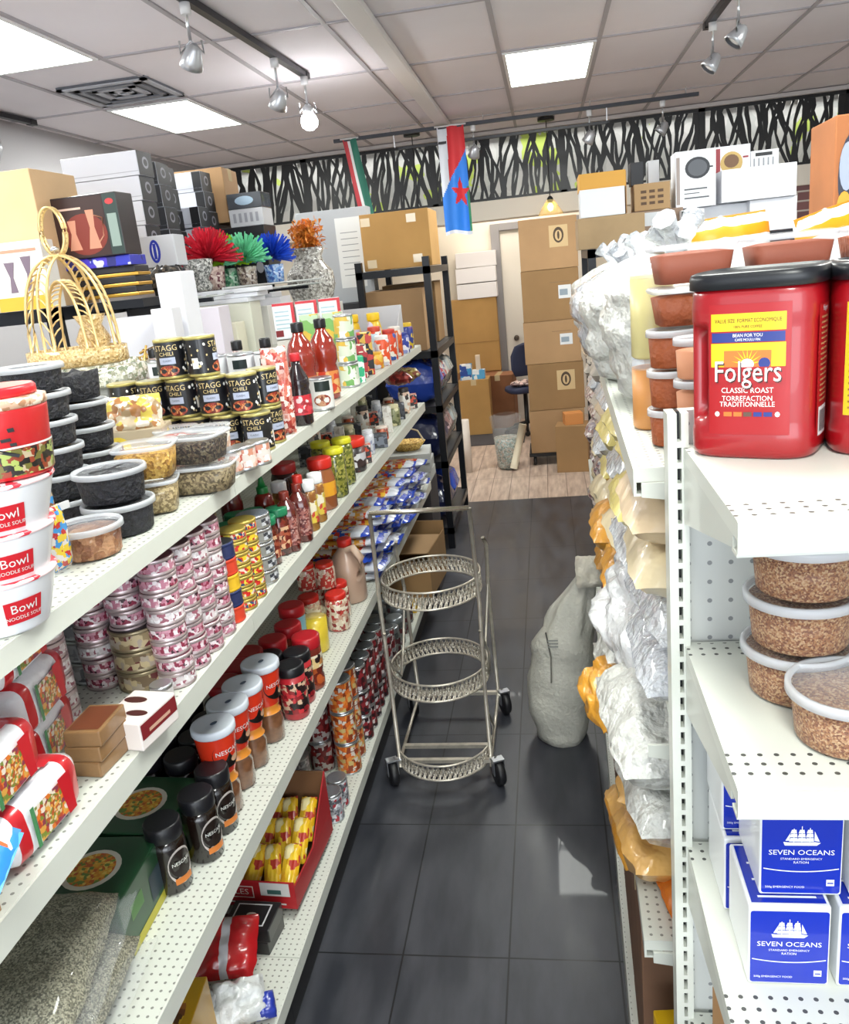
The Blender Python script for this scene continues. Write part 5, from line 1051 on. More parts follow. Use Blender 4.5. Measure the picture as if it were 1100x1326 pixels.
# something brown and white on the lowest visible shelf
place('mascotbox', box_b('snack_box', .02, .14, .12, [mat('b88a58', .5), mat('7a2a24', .4), mat('e8e0d8', .4)], lambda F, a, s, tt: (F.ellipse(0, .05, .01, .03, a, 0, 16), F.patch(-.009, .009, .085, .11, a, 1, 1))), (.19, .86, .791), 'thin brown and red carton standing on the lowest visible end shelf', 'box', R(8))
# ================================================================ right gondola goods
RZ = 1.591
SPI = [mat('944a26', .6, bumps=(60, .4)), mat('8e4212', .6, bumps=(60, .4)), mat('94503a', .6)]
def rtub(cm, sx=.115, sy=.1, h=.052): return flat_tub_b(sx, sy, h, cm, n=6)
for i, (z, c) in enumerate(((.0, 1), (.0575, 1), (.115, 1))):
    place('spicecup%d' % c, deli_b(.036, .055, SPI[c], fullness=.9), (.1765, 1.262, RZ + z), 'round tub of dark orange spice, %s, outer corner of the right top shelf' % lvl(i, 3), 'tub', 0, 'round spice tubs, outer column')
for i in range(3):
    place('spicecup2', deli_b(.032, .055, mat('c98a66', .6), fullness=.7), (.196, 1.158, RZ + .056 * i + .0), 'round tub of pale orange powder, %s, close behind the left red coffee tub' % lvl(i, 3), 'tub', 0, 'round spice tubs, near column')
for c, x in enumerate((.205, .335, .465)):
    for i in range(5 if c else 2):
        z = RZ + (.173 if c == 0 else 0) + .0578 * i
        place('rtub%d' % ((i + c) % 2), rtub(SPI[2 if (i + c) % 2 else 0]), (x, 1.275, z), 'square red brown spice tub, %s of the %s column behind the coffee tubs' % (lvl(i, 5 if c else 2), ('left', 'middle', 'right')[c]), 'tub', .02, 'square spice tubs, %s column' % ('left', 'middle', 'right')[c])
place('yellowtall', vessel('plastic_jar', [(.03, 0), (.034, .004), (.034, .13)], clearmat('cfc488', .8, .3), cap=(.036, .125, .14, CLID)), (.165, 1.40, RZ + .115), 'pale yellow jar between the white flour bags and spice tubs', 'jar')
place('orangetall', vessel('plastic_jar', [(.03, 0), (.034, .004), (.034, .1)], mat('c08448', .4), cap=(.036, .098, .112, CLID)), (.165, 1.40, RZ), 'light orange jar under the pale yellow one', 'jar')
WB = mat('c9cac5', .3, coat=.5, bumps=(38, .9)); WB2 = mat('c6cad0', .2, coat=.8, bumps=(45, 1.0)); CB = mat('d8c8a4', .35, coat=.4, bumps=(16, .5)); BB = mat('c9b292', .4, coat=.4, bumps=(16, .5)); YBg = mat('d8c878', .3, coat=.5, bumps=(16, .5))
OB = mat('d99a34', .28, coat=.6, bumps=(20, .6)); OB2 = mat('d8a860', .28, coat=.6, bumps=(18, .7)); GB = mat('b8b0a4', .4, coat=.4, bumps=(16, .5)); SB = pmat(['c8b8b0', 'a88a80', '8a8c94', 'd8d0cc', '6a3a44', 'b0a8b0'], 30, .3, coat=.6)
def sack_up(w, d, h, m, seed, knot=True, patch=None):
    """tall filled bag standing up with a gathered top"""
    def b():
        t = thing('flour_bag', '', '')
        q = MB(); n = 44; K = 26; vs = []
        for k in range(K + 1):
            s = k / K
            rr = (.82 + .3 * math.sin(min(1, s * 1.25) * math.pi * .62)) if s < .8 else (.9 * (1 - (s - .8) / .2) ** .8 + .16)
            rr *= 1.0 if s > .03 else .85
            for i in range(n):
                a = 2 * math.pi * i / n; nz = noise.noise(Vector((math.cos(a) * 1.6 + seed, math.sin(a) * 1.6, s * 4.5))) + .5 * noise.noise(Vector((math.cos(a) * 4 + seed, math.sin(a) * 4, s * 9)))
                e = rr * (1 + .13 * nz + .05 * noise.noise(Vector((math.cos(a) * 9 + seed, math.sin(a) * 9, s * 16)))); vs.append((w / 2 * e * math.copysign(abs(math.cos(a)) ** .8, math.cos(a)), d / 2 * e * math.copysign(abs(math.sin(a)) ** .8, math.sin(a)), h * s))
        fs = [(k * n + i, k * n + (i + 1) % n, (k + 1) * n + (i + 1) % n, (k + 1) * n + i) for k in range(K) for i in range(n)]
        fs.append(tuple(reversed(range(n)))); fs.append(tuple(K * n + i for i in range(n))); q.add(vs, fs, 0, True); q.build('body', m, t)
        if knot:
            r2 = random.Random(seed); q = MB()
            for j in range(4):
                a = r2.uniform(0, 6.28); L = r2.uniform(.03, .07); q.tube([(0, 0, h * .98), (math.cos(a) * L * .5, math.sin(a) * L * .5, h + L * .6), (math.cos(a) * L, math.sin(a) * L, h + L)], [.014, .016, .022], 0, 8)
            q.build('tied_top', WB2, t)
        if patch:
            q = MB(); f = lambda v: Vector((-w * .52 * (1.02 - .25 * abs(v.x / d)) + v.y, v.x, v.z))
            for (x0, x1, z0, z1, mi) in patch[0]: q.patch(x0, x1, z0, z1, f, mi, 4, 3)
            q.build('print', patch[1], t)
        return t
    return b
place('sackA', sack_up(.25, .28, .27, WB, 1), (.245, 1.66, RZ), 'big white bag with a gathered top standing right behind the spice tubs', 'bag', R(5))
place('sackB', sack_up(.26, .32, .27, WB, 4), (.225, 2.02, RZ), 'big white bag on the right top shelf, second from the spice tubs', 'bag', R(-8))
place('sackC', sack_up(.25, .34, .25, WB2, 7), (.215, 2.38, RZ), 'crinkled white bag on the right top shelf, third from the spice tubs', 'bag', R(4))
place('sackD', sack_up(.24, .38, .25, WB, 9), (.215, 2.78, RZ), 'big white bag on the right top shelf, farthest toward the back of the aisle', 'bag', R(-3))
place('sackE', sack_up(.22, .36, .2, WB2, 12, False), (.23, 3.2, RZ), 'low white bag past the tall white ones on the right top shelf', 'bag', R(2))
place('sackF', sack_up(.16, .12, .2, WB2, 15, False), (.40, 1.58, RZ), 'clear white bag tucked between the tall bags and the zip bags', 'bag', R(2))
t = thing('snack_bag', 'blue and pink printed bag leaning against the white bags', 'bag', (.165, 1.5, RZ + .085), R(78)); q = MB(); q.pillow(.07, .15, .04, 0, 12, 2.5, 3, .15, rot=Matrix.Rotation(R(90), 3, 'X'))
for k, f in enumerate(q.f):
    cz = sum(q.v[i][2] for i in f) / 4; cx = sum(q.v[i][0] for i in f) / 4; q.m[k] = 1 if (cz > .02 and cx > -.01) else 2 if (cz < -.01 and cx < .0) else 0
q.build('body', [mat('c8d4e0', .3, coat=.5, bumps=(20, .4)), mat('1a7ab0', .25, coat=.6), mat('b87a6a', .3)], t)
MB().box(-.03, .03, -.0015, .0015, .066, .075).build('crimped_seal', mat('d0dae2', .3), t)
# zip bags with orange tops
def zipbag():
    t = thing('zip_bag', '', '')
    q = MB(); q.pillow(.165, .30, .06, 0, 14, 3.0, 4, .12, rot=Matrix.Rotation(R(90), 3, 'X'))
    for k, f in enumerate(q.f):
        cz = sum(q.v[i][2] for i in f) / 4; q.m[k] = 1 if .105 < cz < .135 else 0
    q.build('body', [mat('dcdfe0', .25, coat=.6, bumps=(20, .4)), mat('dc8c12', .35)], t)
    MB().box(-.075, .075, -.002, .002, .135, .152).build('orange_seal', mat('dc8c12', .35), t); return t
for i, (x, y, rz, rx) in enumerate(((.375, 1.83, 2, 4), (.60, 1.83, 10, 14))):
    place('zip', zipbag, (x, y, RZ + .03 + .149 + (.0 if i == 0 else 0)), 'white bag with an orange zip top, ' + ('upright, above the middle spice tubs', 'tilted, at the right edge')[i], 'bag', group='orange topped bags', rot=(R(-4), R((-3, -14)[i]), R(rz)))
# flour and spice bags stacked on the shelves below
def bagpile(key, m, seed, w, d, h, xyz, label, rz=0, group=None, wr=.12, rx=0, ry=0):
    place(key, bag_b('flour_bag', w, d, h, m, seed, wr, p=3.0, n=18), xyz, label, 'bag', group=group, rot=(R(rx), R(ry), R(rz)))
hh = .078
rows = [1.30, 1.62, 1.94, 2.26, 2.58, 2.9, 3.22, 3.54, 3.9, 4.25]
names = ['nearest', 'second', 'third', 'fourth', 'fifth', 'sixth', 'seventh', 'eighth', 'ninth', 'farthest']
tiers = [('tanbag', BB, 'beige flour bag'), ('creambag', CB, 'cream flour bag'), ('yellowbag', YBg, 'pale yellow flour bag'), ('whitebag', WB2, 'glossy white flour bag'), ('greybag', GB, 'greyish beige grain bag'), ('mixbag', SB, 'clear bag of mixed dry goods')]
pat = [[3, 3, 1, 0], [3, 3, 2, 2], [1, 2, 3, 2], [1, 3, 2, 3], [2, 3, 0, 4], [3, 4, 3, 4], [5, 4, 3, 4], [5, 5, 4, 4], [5, 4, 4, 0], [5, 4, 0, 4]]
for r_i, y in enumerate(rows):
    for k in range(4):
        key, m, lb = tiers[pat[r_i][k]]
        x = .27 + .021 * (y - 1.1) + .012 * math.sin(r_i * 2.3 + k * 1.7) + (-.0 if k else 0)
        bagpile(key, m, 2, .32, .31, .095, (x - .006, y, 1.182 + .046 + .087 * k), lb + ', %s, %s heap under the right top shelf' % (lvl(k, 4), names[r_i]), 4 * math.sin(r_i + k * 2), 'flour bags under the top shelf', .14)
pat2 = [['whitebig', 'whitebig', 'whitebig'], ['whitebig', 'whitebig', 'whitebig'], ['whitebig', 'whitebig', 'orangebag'], ['mixbag2', 'creambig', 'orangebag'], ['orangebag', 'mixbag2', 'creambig'], ['mixbag2', 'creambig', 'mixbag2'], ['mixbag2', 'mixbag2', 'creambig'], ['creambig', 'mixbag2', 'mixbag2']]
MM = {'whitebig': (WB, 'large white bag'), 'orangebag': (OB, 'deep orange spice bag'), 'mixbag2': (SB, 'clear bag of mixed goods'), 'creambig': (CB, 'large cream bag')}
for r_i, y in enumerate([1.34, 1.72, 2.1, 2.46, 2.82, 3.18, 3.54, 3.9]):
    for k in range(3):
        key = pat2[r_i][k]; m, lb = MM[key]
        x = .265 - (.035 if r_i < 2 else 0) + .021 * (y - 1.1) + .014 * math.sin(r_i * 1.9 + k * 2.1) - (.03 if key == 'orangebag' else 0)
        if r_i == 0 and k == 0: continue
        bagpile(key, m, 5, .33, .34, .125, (x, y, .792 + .06 + .112 * k), lb + ', %s, %s heap on the middle right shelf' % (lvl(k, 3), names[r_i] if r_i < 7 else 'farthest'), 5 * math.sin(r_i * 1.3 + k), 'big bags on the middle right shelf', .16)
bagpile('drapewhite', mat('dcdee0', .2, coat=.8, bumps=(20, .9)), 11, .2, .4, .1, (.15, 1.62, 1.16), 'loose shiny white bag slumping over the shelf edge above the floor sack', 8, None, .3, 0, -62)
bagpile('or1', OB, 3, .13, .17, .07, (.088, 1.60, .99), 'orange spice bag hanging over the edge, upper one by the big white floor sack', 10, 'orange bags hanging over the edge', .3, 10, -40)
bagpile('or1', OB, 3, .13, .17, .07, (.10, 1.70, .90), 'orange spice bag hanging over the edge, lower one by the big white floor sack', 40, 'orange bags hanging over the edge', .3, -15, -60)
bagpile('or2', OB2, 6, .26, .24, .09, (.2, 1.34, .835 + .004), 'pale orange bag of spice, lower one nearest the camera', 8, 'pale orange bags', .25, 0, 8)
bagpile('or2', OB2, 6, .26, .24, .09, (.215, 1.37, .92), 'pale orange bag of spice, upper one nearest the camera', -12, 'pale orange bags', .25, 0, 14)
bagpile('or3', OB, 8, .12, .22, .05, (.113, 1.42, .82), 'flat yellow orange bag drooping over the middle shelf edge', 5, None, .25, 0, -50)
bagpile('or4', mat('cf6f1e', .25, coat=.7, bumps=(25, .6)), 4, .12, .13, .04, (.2, 1.195, .815), 'small deep orange bag flat on the near corner of the middle right shelf', 10, None, .2)
for i, (x, y, lb) in enumerate(((.268, 1.52, 'nearest'), (.276, 1.85, 'second'), (.284, 2.18, 'third'), (.292, 2.51, 'farthest'))):
    carton('storage_carton', 'brown cardboard carton on the right bottom shelf, ' + lb + ' one', (x, y + .0, .131), .3, .32, .5, mat('7d5c46', .8, var=.15), R(-1.3), tape='x', group='cartons on the right bottom shelf', cat='carton')
place('yrbox', box_b('cereal_box', .1, .13, .35, [mat('e0b412', .4), mat('c8242a', .4), mat('8a6a10', .4)], lambda F, a, s, tt: (F.patch(-.045, -.03, .02, .33, a, 0, 1), F.patch(-.02, .03, .3, .31, a, 1, 1), F.patch(-.04, .04, -.06, .055, tt, 1, 1) if False else None)), (.182, 1.22, .131), 'yellow and red packet at the near corner of the right bottom shelf', 'packet', R(6))
# open white and orange packs further along the bottom and a white card box
place('cardwhite', box_b('small_box', .1, .12, .12, [mat('4a3430', .6), mat('c9ccd6', .4)], lambda F, a, s, tt: F.patch(-.048, .048, .055, .118, a, 0, 1)), (.06, 3.95, .0), 'dark box with a white top half on the floor behind the big white sack', 'box', 0)
# large woven sack on the floor
def bigsack():
    t = thing('woven_sack', 'large white woven sack slumped on the floor against the right shelves', 'sack', (0, 0, 0))
    q = MB(); n = 36; K = 26; vs = []
    ctr = [(-.035, 3.02, 0), (-.035, 3.03, .2), (-.01, 3.04, .4), (.035, 3.05, .55), (.075, 3.05, .64), (.10, 3.03, .70)]
    rad = [(.10, .10), (.135, .13), (.12, .115), (.085, .085), (.05, .05), (.035, .03)]
    for k in range(K + 1):
        s = k / K * 5; j = min(4, int(s)); f = s - j; f = f * f * (3 - 2 * f) * .5 + f * .5
        c = Vector(ctr[j]).lerp(Vector(ctr[j + 1]), f); rx = rad[j][0] + (rad[j + 1][0] - rad[j][0]) * f; ry = rad[j][1] + (rad[j + 1][1] - rad[j][1]) * f
        for i in range(n):
            a = 2 * math.pi * i / n; z = c.z
            fold = 1 + .05 * math.sin(z * 42 + 2.2 * math.sin(a) + a) * (1 if z < .5 else .4) + .09 * noise.noise(Vector((math.cos(a) * 1.5, math.sin(a) * 1.5, z * 6))) + (.12 * math.sin(a * 7 + z * 9) if z > .5 else 0)
            vs.append((c.x + rx * fold * math.cos(a), c.y + ry * fold * math.sin(a), max(0.0, z + .01 * math.sin(a * 2))))
    fs = [(k * n + i, k * n + (i + 1) % n, (k + 1) * n + (i + 1) % n, (k + 1) * n + i) for k in range(K) for i in range(n)]
    fs.append(tuple(reversed(range(n)))); fs.append(tuple(K * n + i for i in range(n))); q.add(vs, fs, 0, True)
    q.build('body', mat('c4c3b8', .6, bumps=(60, .35), var=.12, vs=6), t)
    q = MB(); q.pillow(.13, .12, .05, 0, 14, 2.2, 7, .4, c=(.115, 3.0, .715), rot=Matrix.Rotation(R(60), 3, 'X')); q.build('gathered_mouth', mat('cfcabb', .5, bumps=(30, .6)), t)
    MB().tube([(-.075, 2.93, .5), (-.06, 2.915, .4), (-.065, 2.9, .3)], .003).build('stitched_seam', mat('6d6c64', .7), t)
    q = MB(); fn = plane((-.05, 2.905, .46), (1, 0, 0), (0, .15, 1), (0, -1, 0))
    for k in range(3): q.patch(-.02, .02, -.012 + .012 * k, -.006 + .012 * k, fn, 0, 3)
    q.build('print', mat('8a8c88', .6), t)
bigsack()
# ================================================================ trolley
def trolley():
    t = thing('serving_trolley', 'wheeled trolley of tarnished silver filigree rings standing empty in the aisle', 'trolley', (-.488, 2.95, 0))
    FR = mat('cfc8ba', .35, .6, var=.2, vs=30); FG = pmat(['c8c0b0', 'b8ae9c', '9c9282', 'e6e0d4'], 120, .35)
    X0, X1, Y0, Y1 = -.165, .185, -.24, .27
    def band(cx, cy, rx, ry, z0, z1, name, a0=0, a1=360):
        n = 96; q = MB(); steps = int(n * (a1 - a0) / 360)
        P_ = lambda a, z: (cx + rx * math.cos(a), cy + ry * math.sin(a), z)
        for z in (z0, z1): q.tube([P_(R(a0 + (a1 - a0) * k / steps), z) for k in range(steps + (0 if a1 - a0 == 360 else 1))], .0045, 0, 8, closed=(a1 - a0 == 360))
        m = int(60 * (a1 - a0) / 360); rnd = random.Random(3); h = z1 - z0
        for k in range(m):   # scrollwork between the two wires
            a = R(a0 + (a1 - a0) * (k + .5) / m); da = R((a1 - a0) / m) * .5
            q.tube([P_(a - da, z0), P_(a - da * .2, z0 + h * .6), P_(a + da * .6, z1), P_(a + da, z0 + h * .35), P_(a + da * .2, z0)], .0028, 1, 5)
            q.tube([P_(a + da, z1), P_(a, z0 + h * .3), P_(a - da * .8, z0 + h * .75)], .0028, 1, 5)
        return q.build(name, [FR, FG], t)
    band(-.012, -.005, .19, .2, .69, .757, 'upper_ring'); band(-.015, -.0, .192, .205, .315, .382, 'middle_ring')
    band(.0, -.14, .185, .20, .065, .125, 'lower_ring', 180, 360)
    for x in (X0, X1):
        s = 1 if x > 0 else -1
        q = MB(); q.tube([(x, Y0, .06), (x, Y0, .4), (x + .006 * s, Y0 + .01, .72), (x, Y0, 1.08)], .0075, 0, 10); q.build('front_post', FR, t)
        q = MB(); q.tube([(x, Y1, .06), (x, Y1 - .03, .35), (x, Y1 - .06, .62), (x + .01 * s, Y1 - .1, .80), (x, Y1 - .12, .84)], .0075, 0, 10); q.build('rear_post', FR, t)
        q = MB(); q.tube([(x, Y0, .62), (x + .02 * s, Y0 + .06, .5), (x + .012 * s, Y0 + .12, .42), (x, Y0 + .2, .34), (x - .01 * s, Y0 + .26, .45), (x, Y1 - .06, .62)], .005, 0, 8); q.tube([(x, Y0, .3), (x + .015 * s, Y0 + .05, .2), (x, Y0 + .02, .1)], .005, 0, 8); q.build('scroll_brace', FR, t)
        MB().tube([(x, Y0, .085), (x, Y1, .085)], .007).build('side_rail', FR, t)
    q = MB(); q.tube([(X0, Y0, 1.08), (X1, Y0, 1.08)], .009, 0, 10); q.build('handle_bar', mat('c8c2b4', .25, .85), t)
    for y in (Y0, Y0 + .1, Y1): q = MB(); q.box(X0, X1, y - .009, y + .009, .078, .092); q.build('cross_bar', FR, t)
    for x in (X0, X1):
        for y in (Y0, Y1):
            sx = .018 if x > 0 else -.018; w = MB(); w.lathe([(.012, -.017), (.044, -.015), (.049, -.009), (.049, .009), (.044, .015), (.012, .017)], 0, 24)
            w.v = [(z_, x_, y_) for x_, y_, z_ in w.v]; wo = w.build('caster_wheel', mat('17171a', .45), t, loc=(x + sx * 1.5, y - .025, .0495), rz=R(25))
            f = MB(); f.box(-.022, -.019, -.014, .014, -.005, .058); f.box(.019, .022, -.014, .014, -.005, .058); f.box(-.022, .022, -.016, .016, .053, .059); f.build('fork', STEEL, wo)
            MB().tube([(x, y, .092), (x + sx * 1.2, y - .02, .104)], .009).build('caster_stem', STEEL, t)
trolley()

# ================================================================ racks of the back and left side
def rack(name, label, x0, x1, y0, y1, levels, top, post=.022):
    t = thing(name, label, 'rack', (x0, y0, 0)); W, D = x1 - x0, y1 - y0
    for x in (post, W - post):
        for y in (post, D - post): MB().box(x - post, x + post, y - post, y + post, 0, top).build('post', DARKM, t)
    for z in levels:
        q = MB(); q.box(0, W, 0, .012, z - .045, z); q.box(0, W, D - .012, D, z - .045, z); q.box(0, .012, .012, D - .012, z - .045, z); q.box(W - .012, W, .012, D - .012, z - .045, z); q.build('beam', DARKM, t)
        MB().box(.012, W - .012, .012, D - .012, z - .012, z - .002).build('shelf', mat('3a3a3c', .5), t)
    return t
rack('storage_rack', 'black metal storage rack standing past the end of the left shelving', -1.20, -.72, 5.39, 6.46, (.15, .62, 1.0, 1.36, 1.89), 1.95)
rack('storage_rack', 'black metal rack by the left wall, stacked with boxed goods', -2.42, -1.68, 2.74, 5.2, (.2, .8, 1.35, 1.875), 1.877)
rack('storage_rack', 'black metal rack behind the right shelving, stacked with cartons', .235, 1.35, 4.86, 5.7, (.2, .9, 1.45, 1.885), 1.887)
K1, K2, K3 = cboard(0), cboard(3), cboard(1)
def tapes(t, a, b, c):
    for x, z, rr in ((-a * .42, c * .86, .3), (a * .25, c * .86, .5), (-a * .38, c * .12, -.4), (a * .3, c * .15, .3)): q = MB(); q.patch(x - .03, x + .03, z - .025, z + .025, plane((0, -b / 2 - .001, 0), (1, 0, 0), (0, 0, 1), (0, -1, 0)), 0, 1); q.build('clear_tape', mat('d8c4a2', .2, coat=.8), t)
carton('storage_carton', 'big brown carton on top of the black rack, taped at its corners', (-.925, 5.66, 1.893), .44, .44, .345, cboard(4), R(0), tape=None, extra=tapes, cat='carton')
carton('storage_carton', 'brown carton on the upper shelf inside the black rack', (-.98, 5.70, 1.363), .38, .5, .40, K1, 0, cat='carton')
carton('storage_carton', 'brown carton at the far side inside the black rack', (-.97, 6.2, 1.363), .38, .34, .42, K2, 0, cat='carton')
BLU = mat('2a4ab0', .25, coat=.7, bumps=(14, .5)); GRB = mat('9ca4a4', .2, coat=.8, bumps=(14, .6)); NAV = mat('1a2450', .3, coat=.6, bumps=(14, .5))
for i, (x, y, z, m, lb) in enumerate(((-.86, 5.6, 1.06, BLU, 'blue plastic wrapped pack in the black rack, nearest'), (-.86, 5.92, 1.06, pmat(['a8b8b0', '3a4a8a', 'c8d0cc', 'b04a50'], 20, .3), 'clear pack with blue and red print in the black rack'), (-.86, 6.22, 1.06, GRB, 'greenish clear pack in the black rack, farthest on the middle level'), (-.86, 5.6, .68, NAV, 'dark navy pack low in the black rack, nearest'), (-.86, 5.92, .68, pmat(['8a6a6a', 'b8a0a0', '4a3a40'], 14, .3), 'pinkish brown bag low in the black rack'), (-.86, 6.22, .68, GRB, 'grey clear bag low in the black rack'), (-.86, 5.6, .21, NAV, 'dark navy pack on the bottom of the black rack'), (-.86, 5.95, .21, BLU, 'blue pack on the bottom of the black rack'))):
    place('rk%d' % i, bag_b('wrapped_pack', .38, .3, (.27, .27, .27, .28, .28, .28, .3, .3)[i], m, i, .12), (x - .06, y, z + (.085 if i < 3 else .09 if i < 6 else .11)), lb, 'pack', 0)
for i, (z, y, c) in enumerate(((.725, 4.72, 'b8bbb8'), (.785, 4.73, 'a8abaa'), (.845, 4.7, 'b0b3b2'))):
    place('gbox%d' % i, box_b('grey_box', .3, .26, .058, [mat(c, .5), mat('2a3a8a', .4)], lambda F, a, s, tt: None if False else F.patch(-.14, -.1, .01, .03, a, 0, 1)), (-.875, y, z - .04), 'flat pale grey box, ' + ('bottom', 'middle', 'top')[i] + ' of the pile past the end of the third shelf', 'box', R(3 * i), 'flat grey boxes')
carton('plinth_carton', 'dark crate under the flat grey boxes past the shelf end', (-.9, 4.74, 0), .34, .32, .684, mat('3a3538', .7), 0, cat='crate')
t = thing('wicker_basket', 'small yellow woven basket with a thin handle on the flat grey boxes', 'basket', (-.86, 4.72, .864))
MB().lathe([((.07, .05), 0), ((.11, .08), .05), ((.105, .075), .052), ((.066, .046), .006)], 0, 24).build('bowl', pmat(['c8a04a', 'a8803a', 'e0c070'], 60, .6), t)
MB().tube([(-.1, 0, .05), (-.07, 0, .11), (0, 0, .135), (.07, 0, .11), (.1, 0, .05)], .005).build('handle', mat('c0b090', .5), t)
# carton column on a dolly
t = thing('dolly', 'black platform dolly under the tall column of cartons', 'dolly', (.03, 7.85, 0))
q = MB(); q.box(-.27, .27, -.24, .24, .09, .12); q.build('deck', BLACK, t)
for x in (-.22, .22):
    for y in (-.19, .19): w = MB(); w.lathe([(.04, -.015), (.045, 0), (.04, .015)], 0, 18); w.v = [(c_, a_, b_) for a_, b_, c_ in w.v]; w.build('wheel', mat('1c1c1e', .5), t, loc=(x, y, .0455))
zc = .1205; hs = (.40, .425, .375, .44, .43)
def logo(t, a, b, c):
    q = MB(); f = plane((0, -b / 2 - .001, 0), (1, 0, 0), (0, 0, 1), (0, -1, 0)); q.patch(a * .02, a * .34, c * .42, c * .84, f, 0, 1); q.ellipse(a * .18, c * .65, .045, .065, f, 1, 20, y=-.0005); q.ellipse(a * .18, c * .64, .03, .045, f, 0, 16, y=-.001); q.ellipse(a * .18, c * .645, .01, .035, f, 1, 10, y=-.0015); q.build('printed_label', [mat('c8ac80', .7), mat('4a3a2c', .7)], t)
def lab2(t, a, b, c):
    q = MB(); f = plane((0, -b / 2 - .001, 0), (1, 0, 0), (0, 0, 1), (0, -1, 0)); q.patch(a * .14, a * .36, c * .42, c * .68, f, 0, 1); q.patch(a * .16, a * .3, c * .48, c * .6, f, 1, 1, y=-.0005); q.patch(a * .0, a * .34, c * .74, c * .75, f, 2, 1); q.build('shipping_label', [mat('d8dadc', .5), mat('8a98a4', .5), mat('7a6248', .6)], t)
for i, h in enumerate(hs):
    carton('storage_carton', 'brown carton, %s of the tall column on the black dolly' % lvl(i, 5), (.035 + .006 * math.sin(i * 2), 7.85, zc), .50, .46, h - .003, (K1, K2)[i % 2], R(-1 + i % 2), tape='x', extra=(None, logo, lab2, lab2, logo)[i], cat='carton', group='column of cartons'); zc += h
carton('storage_carton', 'small open carton leaning in front of the carton column', (.16, 7.42, .0), .28, .24, .42, K3, R(-6), cat='carton')
place('orangebox', box_b('small_box', .16, .14, .1, [mat('d08a4c', .7)]), (.17, 7.42, .421), 'small orange brown box on top of the open carton by the column', 'box', R(8))
# dark mat, cartons and clutter in the far room
t = thing('floor_mat', 'dark grey doormat on the light wooden floor', 'mat', (-.62, 9.1, 0)); MB().box(-.37, .3, -.42, .42, 0, .012).build('body', mat('4a4648', .95, bumps=(120, .6)), t, bevel=.003)
carton('storage_carton', 'reddish brown carton standing beyond the dark mat by the door', (-.60, 9.70, .0), .36, .34, .62, mat('8a5a3a', .8, var=.12), R(-4), cat='carton', tape='y')
carton('storage_carton', 'low brown carton left of the one on the mat', (-.98, 9.68, .0), .3, .3, .42, mat('7a4a34', .8, var=.12), R(6), cat='carton')
carton('storage_carton', 'orange brown carton, lower one under the blue goods', (-.76, 9.0 - .28, .0), .42, .3, .52, cboard(4), 0, cat='carton') if False else None
q = thing('tall_carton', 'tall orange brown carton below the white boxes against the back wall', 'carton', (-.84, 9.84, 0)); 
q['label'] = 'tall orange brown panel of cartons below the white boxes'
MB().box(-.32, .26, .02, .24, .64, 1.48).build('body', cboard(4), q, bevel=.004); MB().box(-.32, .26, .018, .02, .98, .985).build('flap_line', mat('8a6030', .7), q); MB().box(-.32, .26, .02, .24, .0, .636).build('lower_carton', mat('8c5f3a', .8), q)
for i, (x, z, w) in enumerate(((-.79, 1.484, .44), (-.79, 1.66, .44), (-.78, 1.83, .42))):
    place('wbx%d' % (i // 2), box_b('white_box', .46, .22, .165, [mat('e4dfdf', .5)]), (x, 9.96, z), 'white box against the back wall, ' + ('bottom', 'middle', 'top')[i] + ' of three', 'box', R(i - 1), 'white boxes against the back wall')
for i, (x, z, m, lb) in enumerate(((-.86, .86, pmat(['3a90c8', 'd8e4ea', '2a4a9a', 'e8ecf0'], 10, .4), 'blue and white packet pile'), (-.70, .78, pmat(['58a8d8', 'e8eef2', '3a80b8'], 8, .4), 'light blue and white box'), (-1.0, .80, pmat(['e0e4e4', 'b8c8c0', 'd0d8d8'], 8, .4), 'white and pale green packets'))):
    pass
carton('storage_carton', 'orange brown carton carrying the blue and white packets in the far room', (-.86, 9.38, 0), .34, .3, .63, cboard(4), 0, cat='carton', tape='y')
for i, (x, z, w, h, m, lb) in enumerate(((-.94, .631, .13, .17, pmat(['3a90c8', 'd8e4ea', '2a4a9a', 'e8ecf0'], 10, .4), 'blue and white upright packet on the orange brown carton'), (-.80, .631, .14, .1, pmat(['58a8d8', 'e8eef2', '3a80b8'], 8, .4), 'light blue and white box on the orange brown carton'), (-.80, .7325, .05, .16, mat('d8c4ac', .5), 'narrow beige packet on the orange brown carton'))):
    place('clut%d' % i, box_b('packet', w, .12 if i < 2 else .05, h, [m]), (x, 9.33, z), lb, 'packet', 0)
# chair
t = thing('office_chair', 'dark blue office chair half hidden behind the carton column', 'chair', (-.3, 9.25, 0), R(200))
MB().lathe([((.19, .18), 0), ((.21, .2), .02), ((.2, .19), .06), ((.001, .001), .07)], 0, 28, (0, 0, .46), sq=3).build('seat', mat('2c3350', .7), t)
q = MB(); q.lathe([((.16, .02), 0), ((.2, .03), .08), ((.2, .03), .22), ((.15, .025), .32), ((.06, .015), .35)], 0, 28, (0, .2, .66)); q.build('backrest', mat('2c3350', .7), t)
MB().tube([(0, .02, .46), (0, .02, .12)], .025).build('gas_lift', BLACK, t); MB().tube([(0, .1, .47), (0, .24, .52), (0, .23, .7)], .014).build('back_bar', BLACK, t)
for k in range(5):
    a = R(72 * k); MB().tube([(0, .02, .12), (.24 * math.cos(a), .02 + .24 * math.sin(a), .06)], .016).build('base_arm', BLACK, t)
    MB().lathe([(.025, -.01), (.03, 0), (.025, .01)], 0, 14, (0, 0, 0)).build('castor', BLACK, t, loc=(.24 * math.cos(a), .02 + .24 * math.sin(a), .0305)).rotation_euler = (R(90), 0, 0)
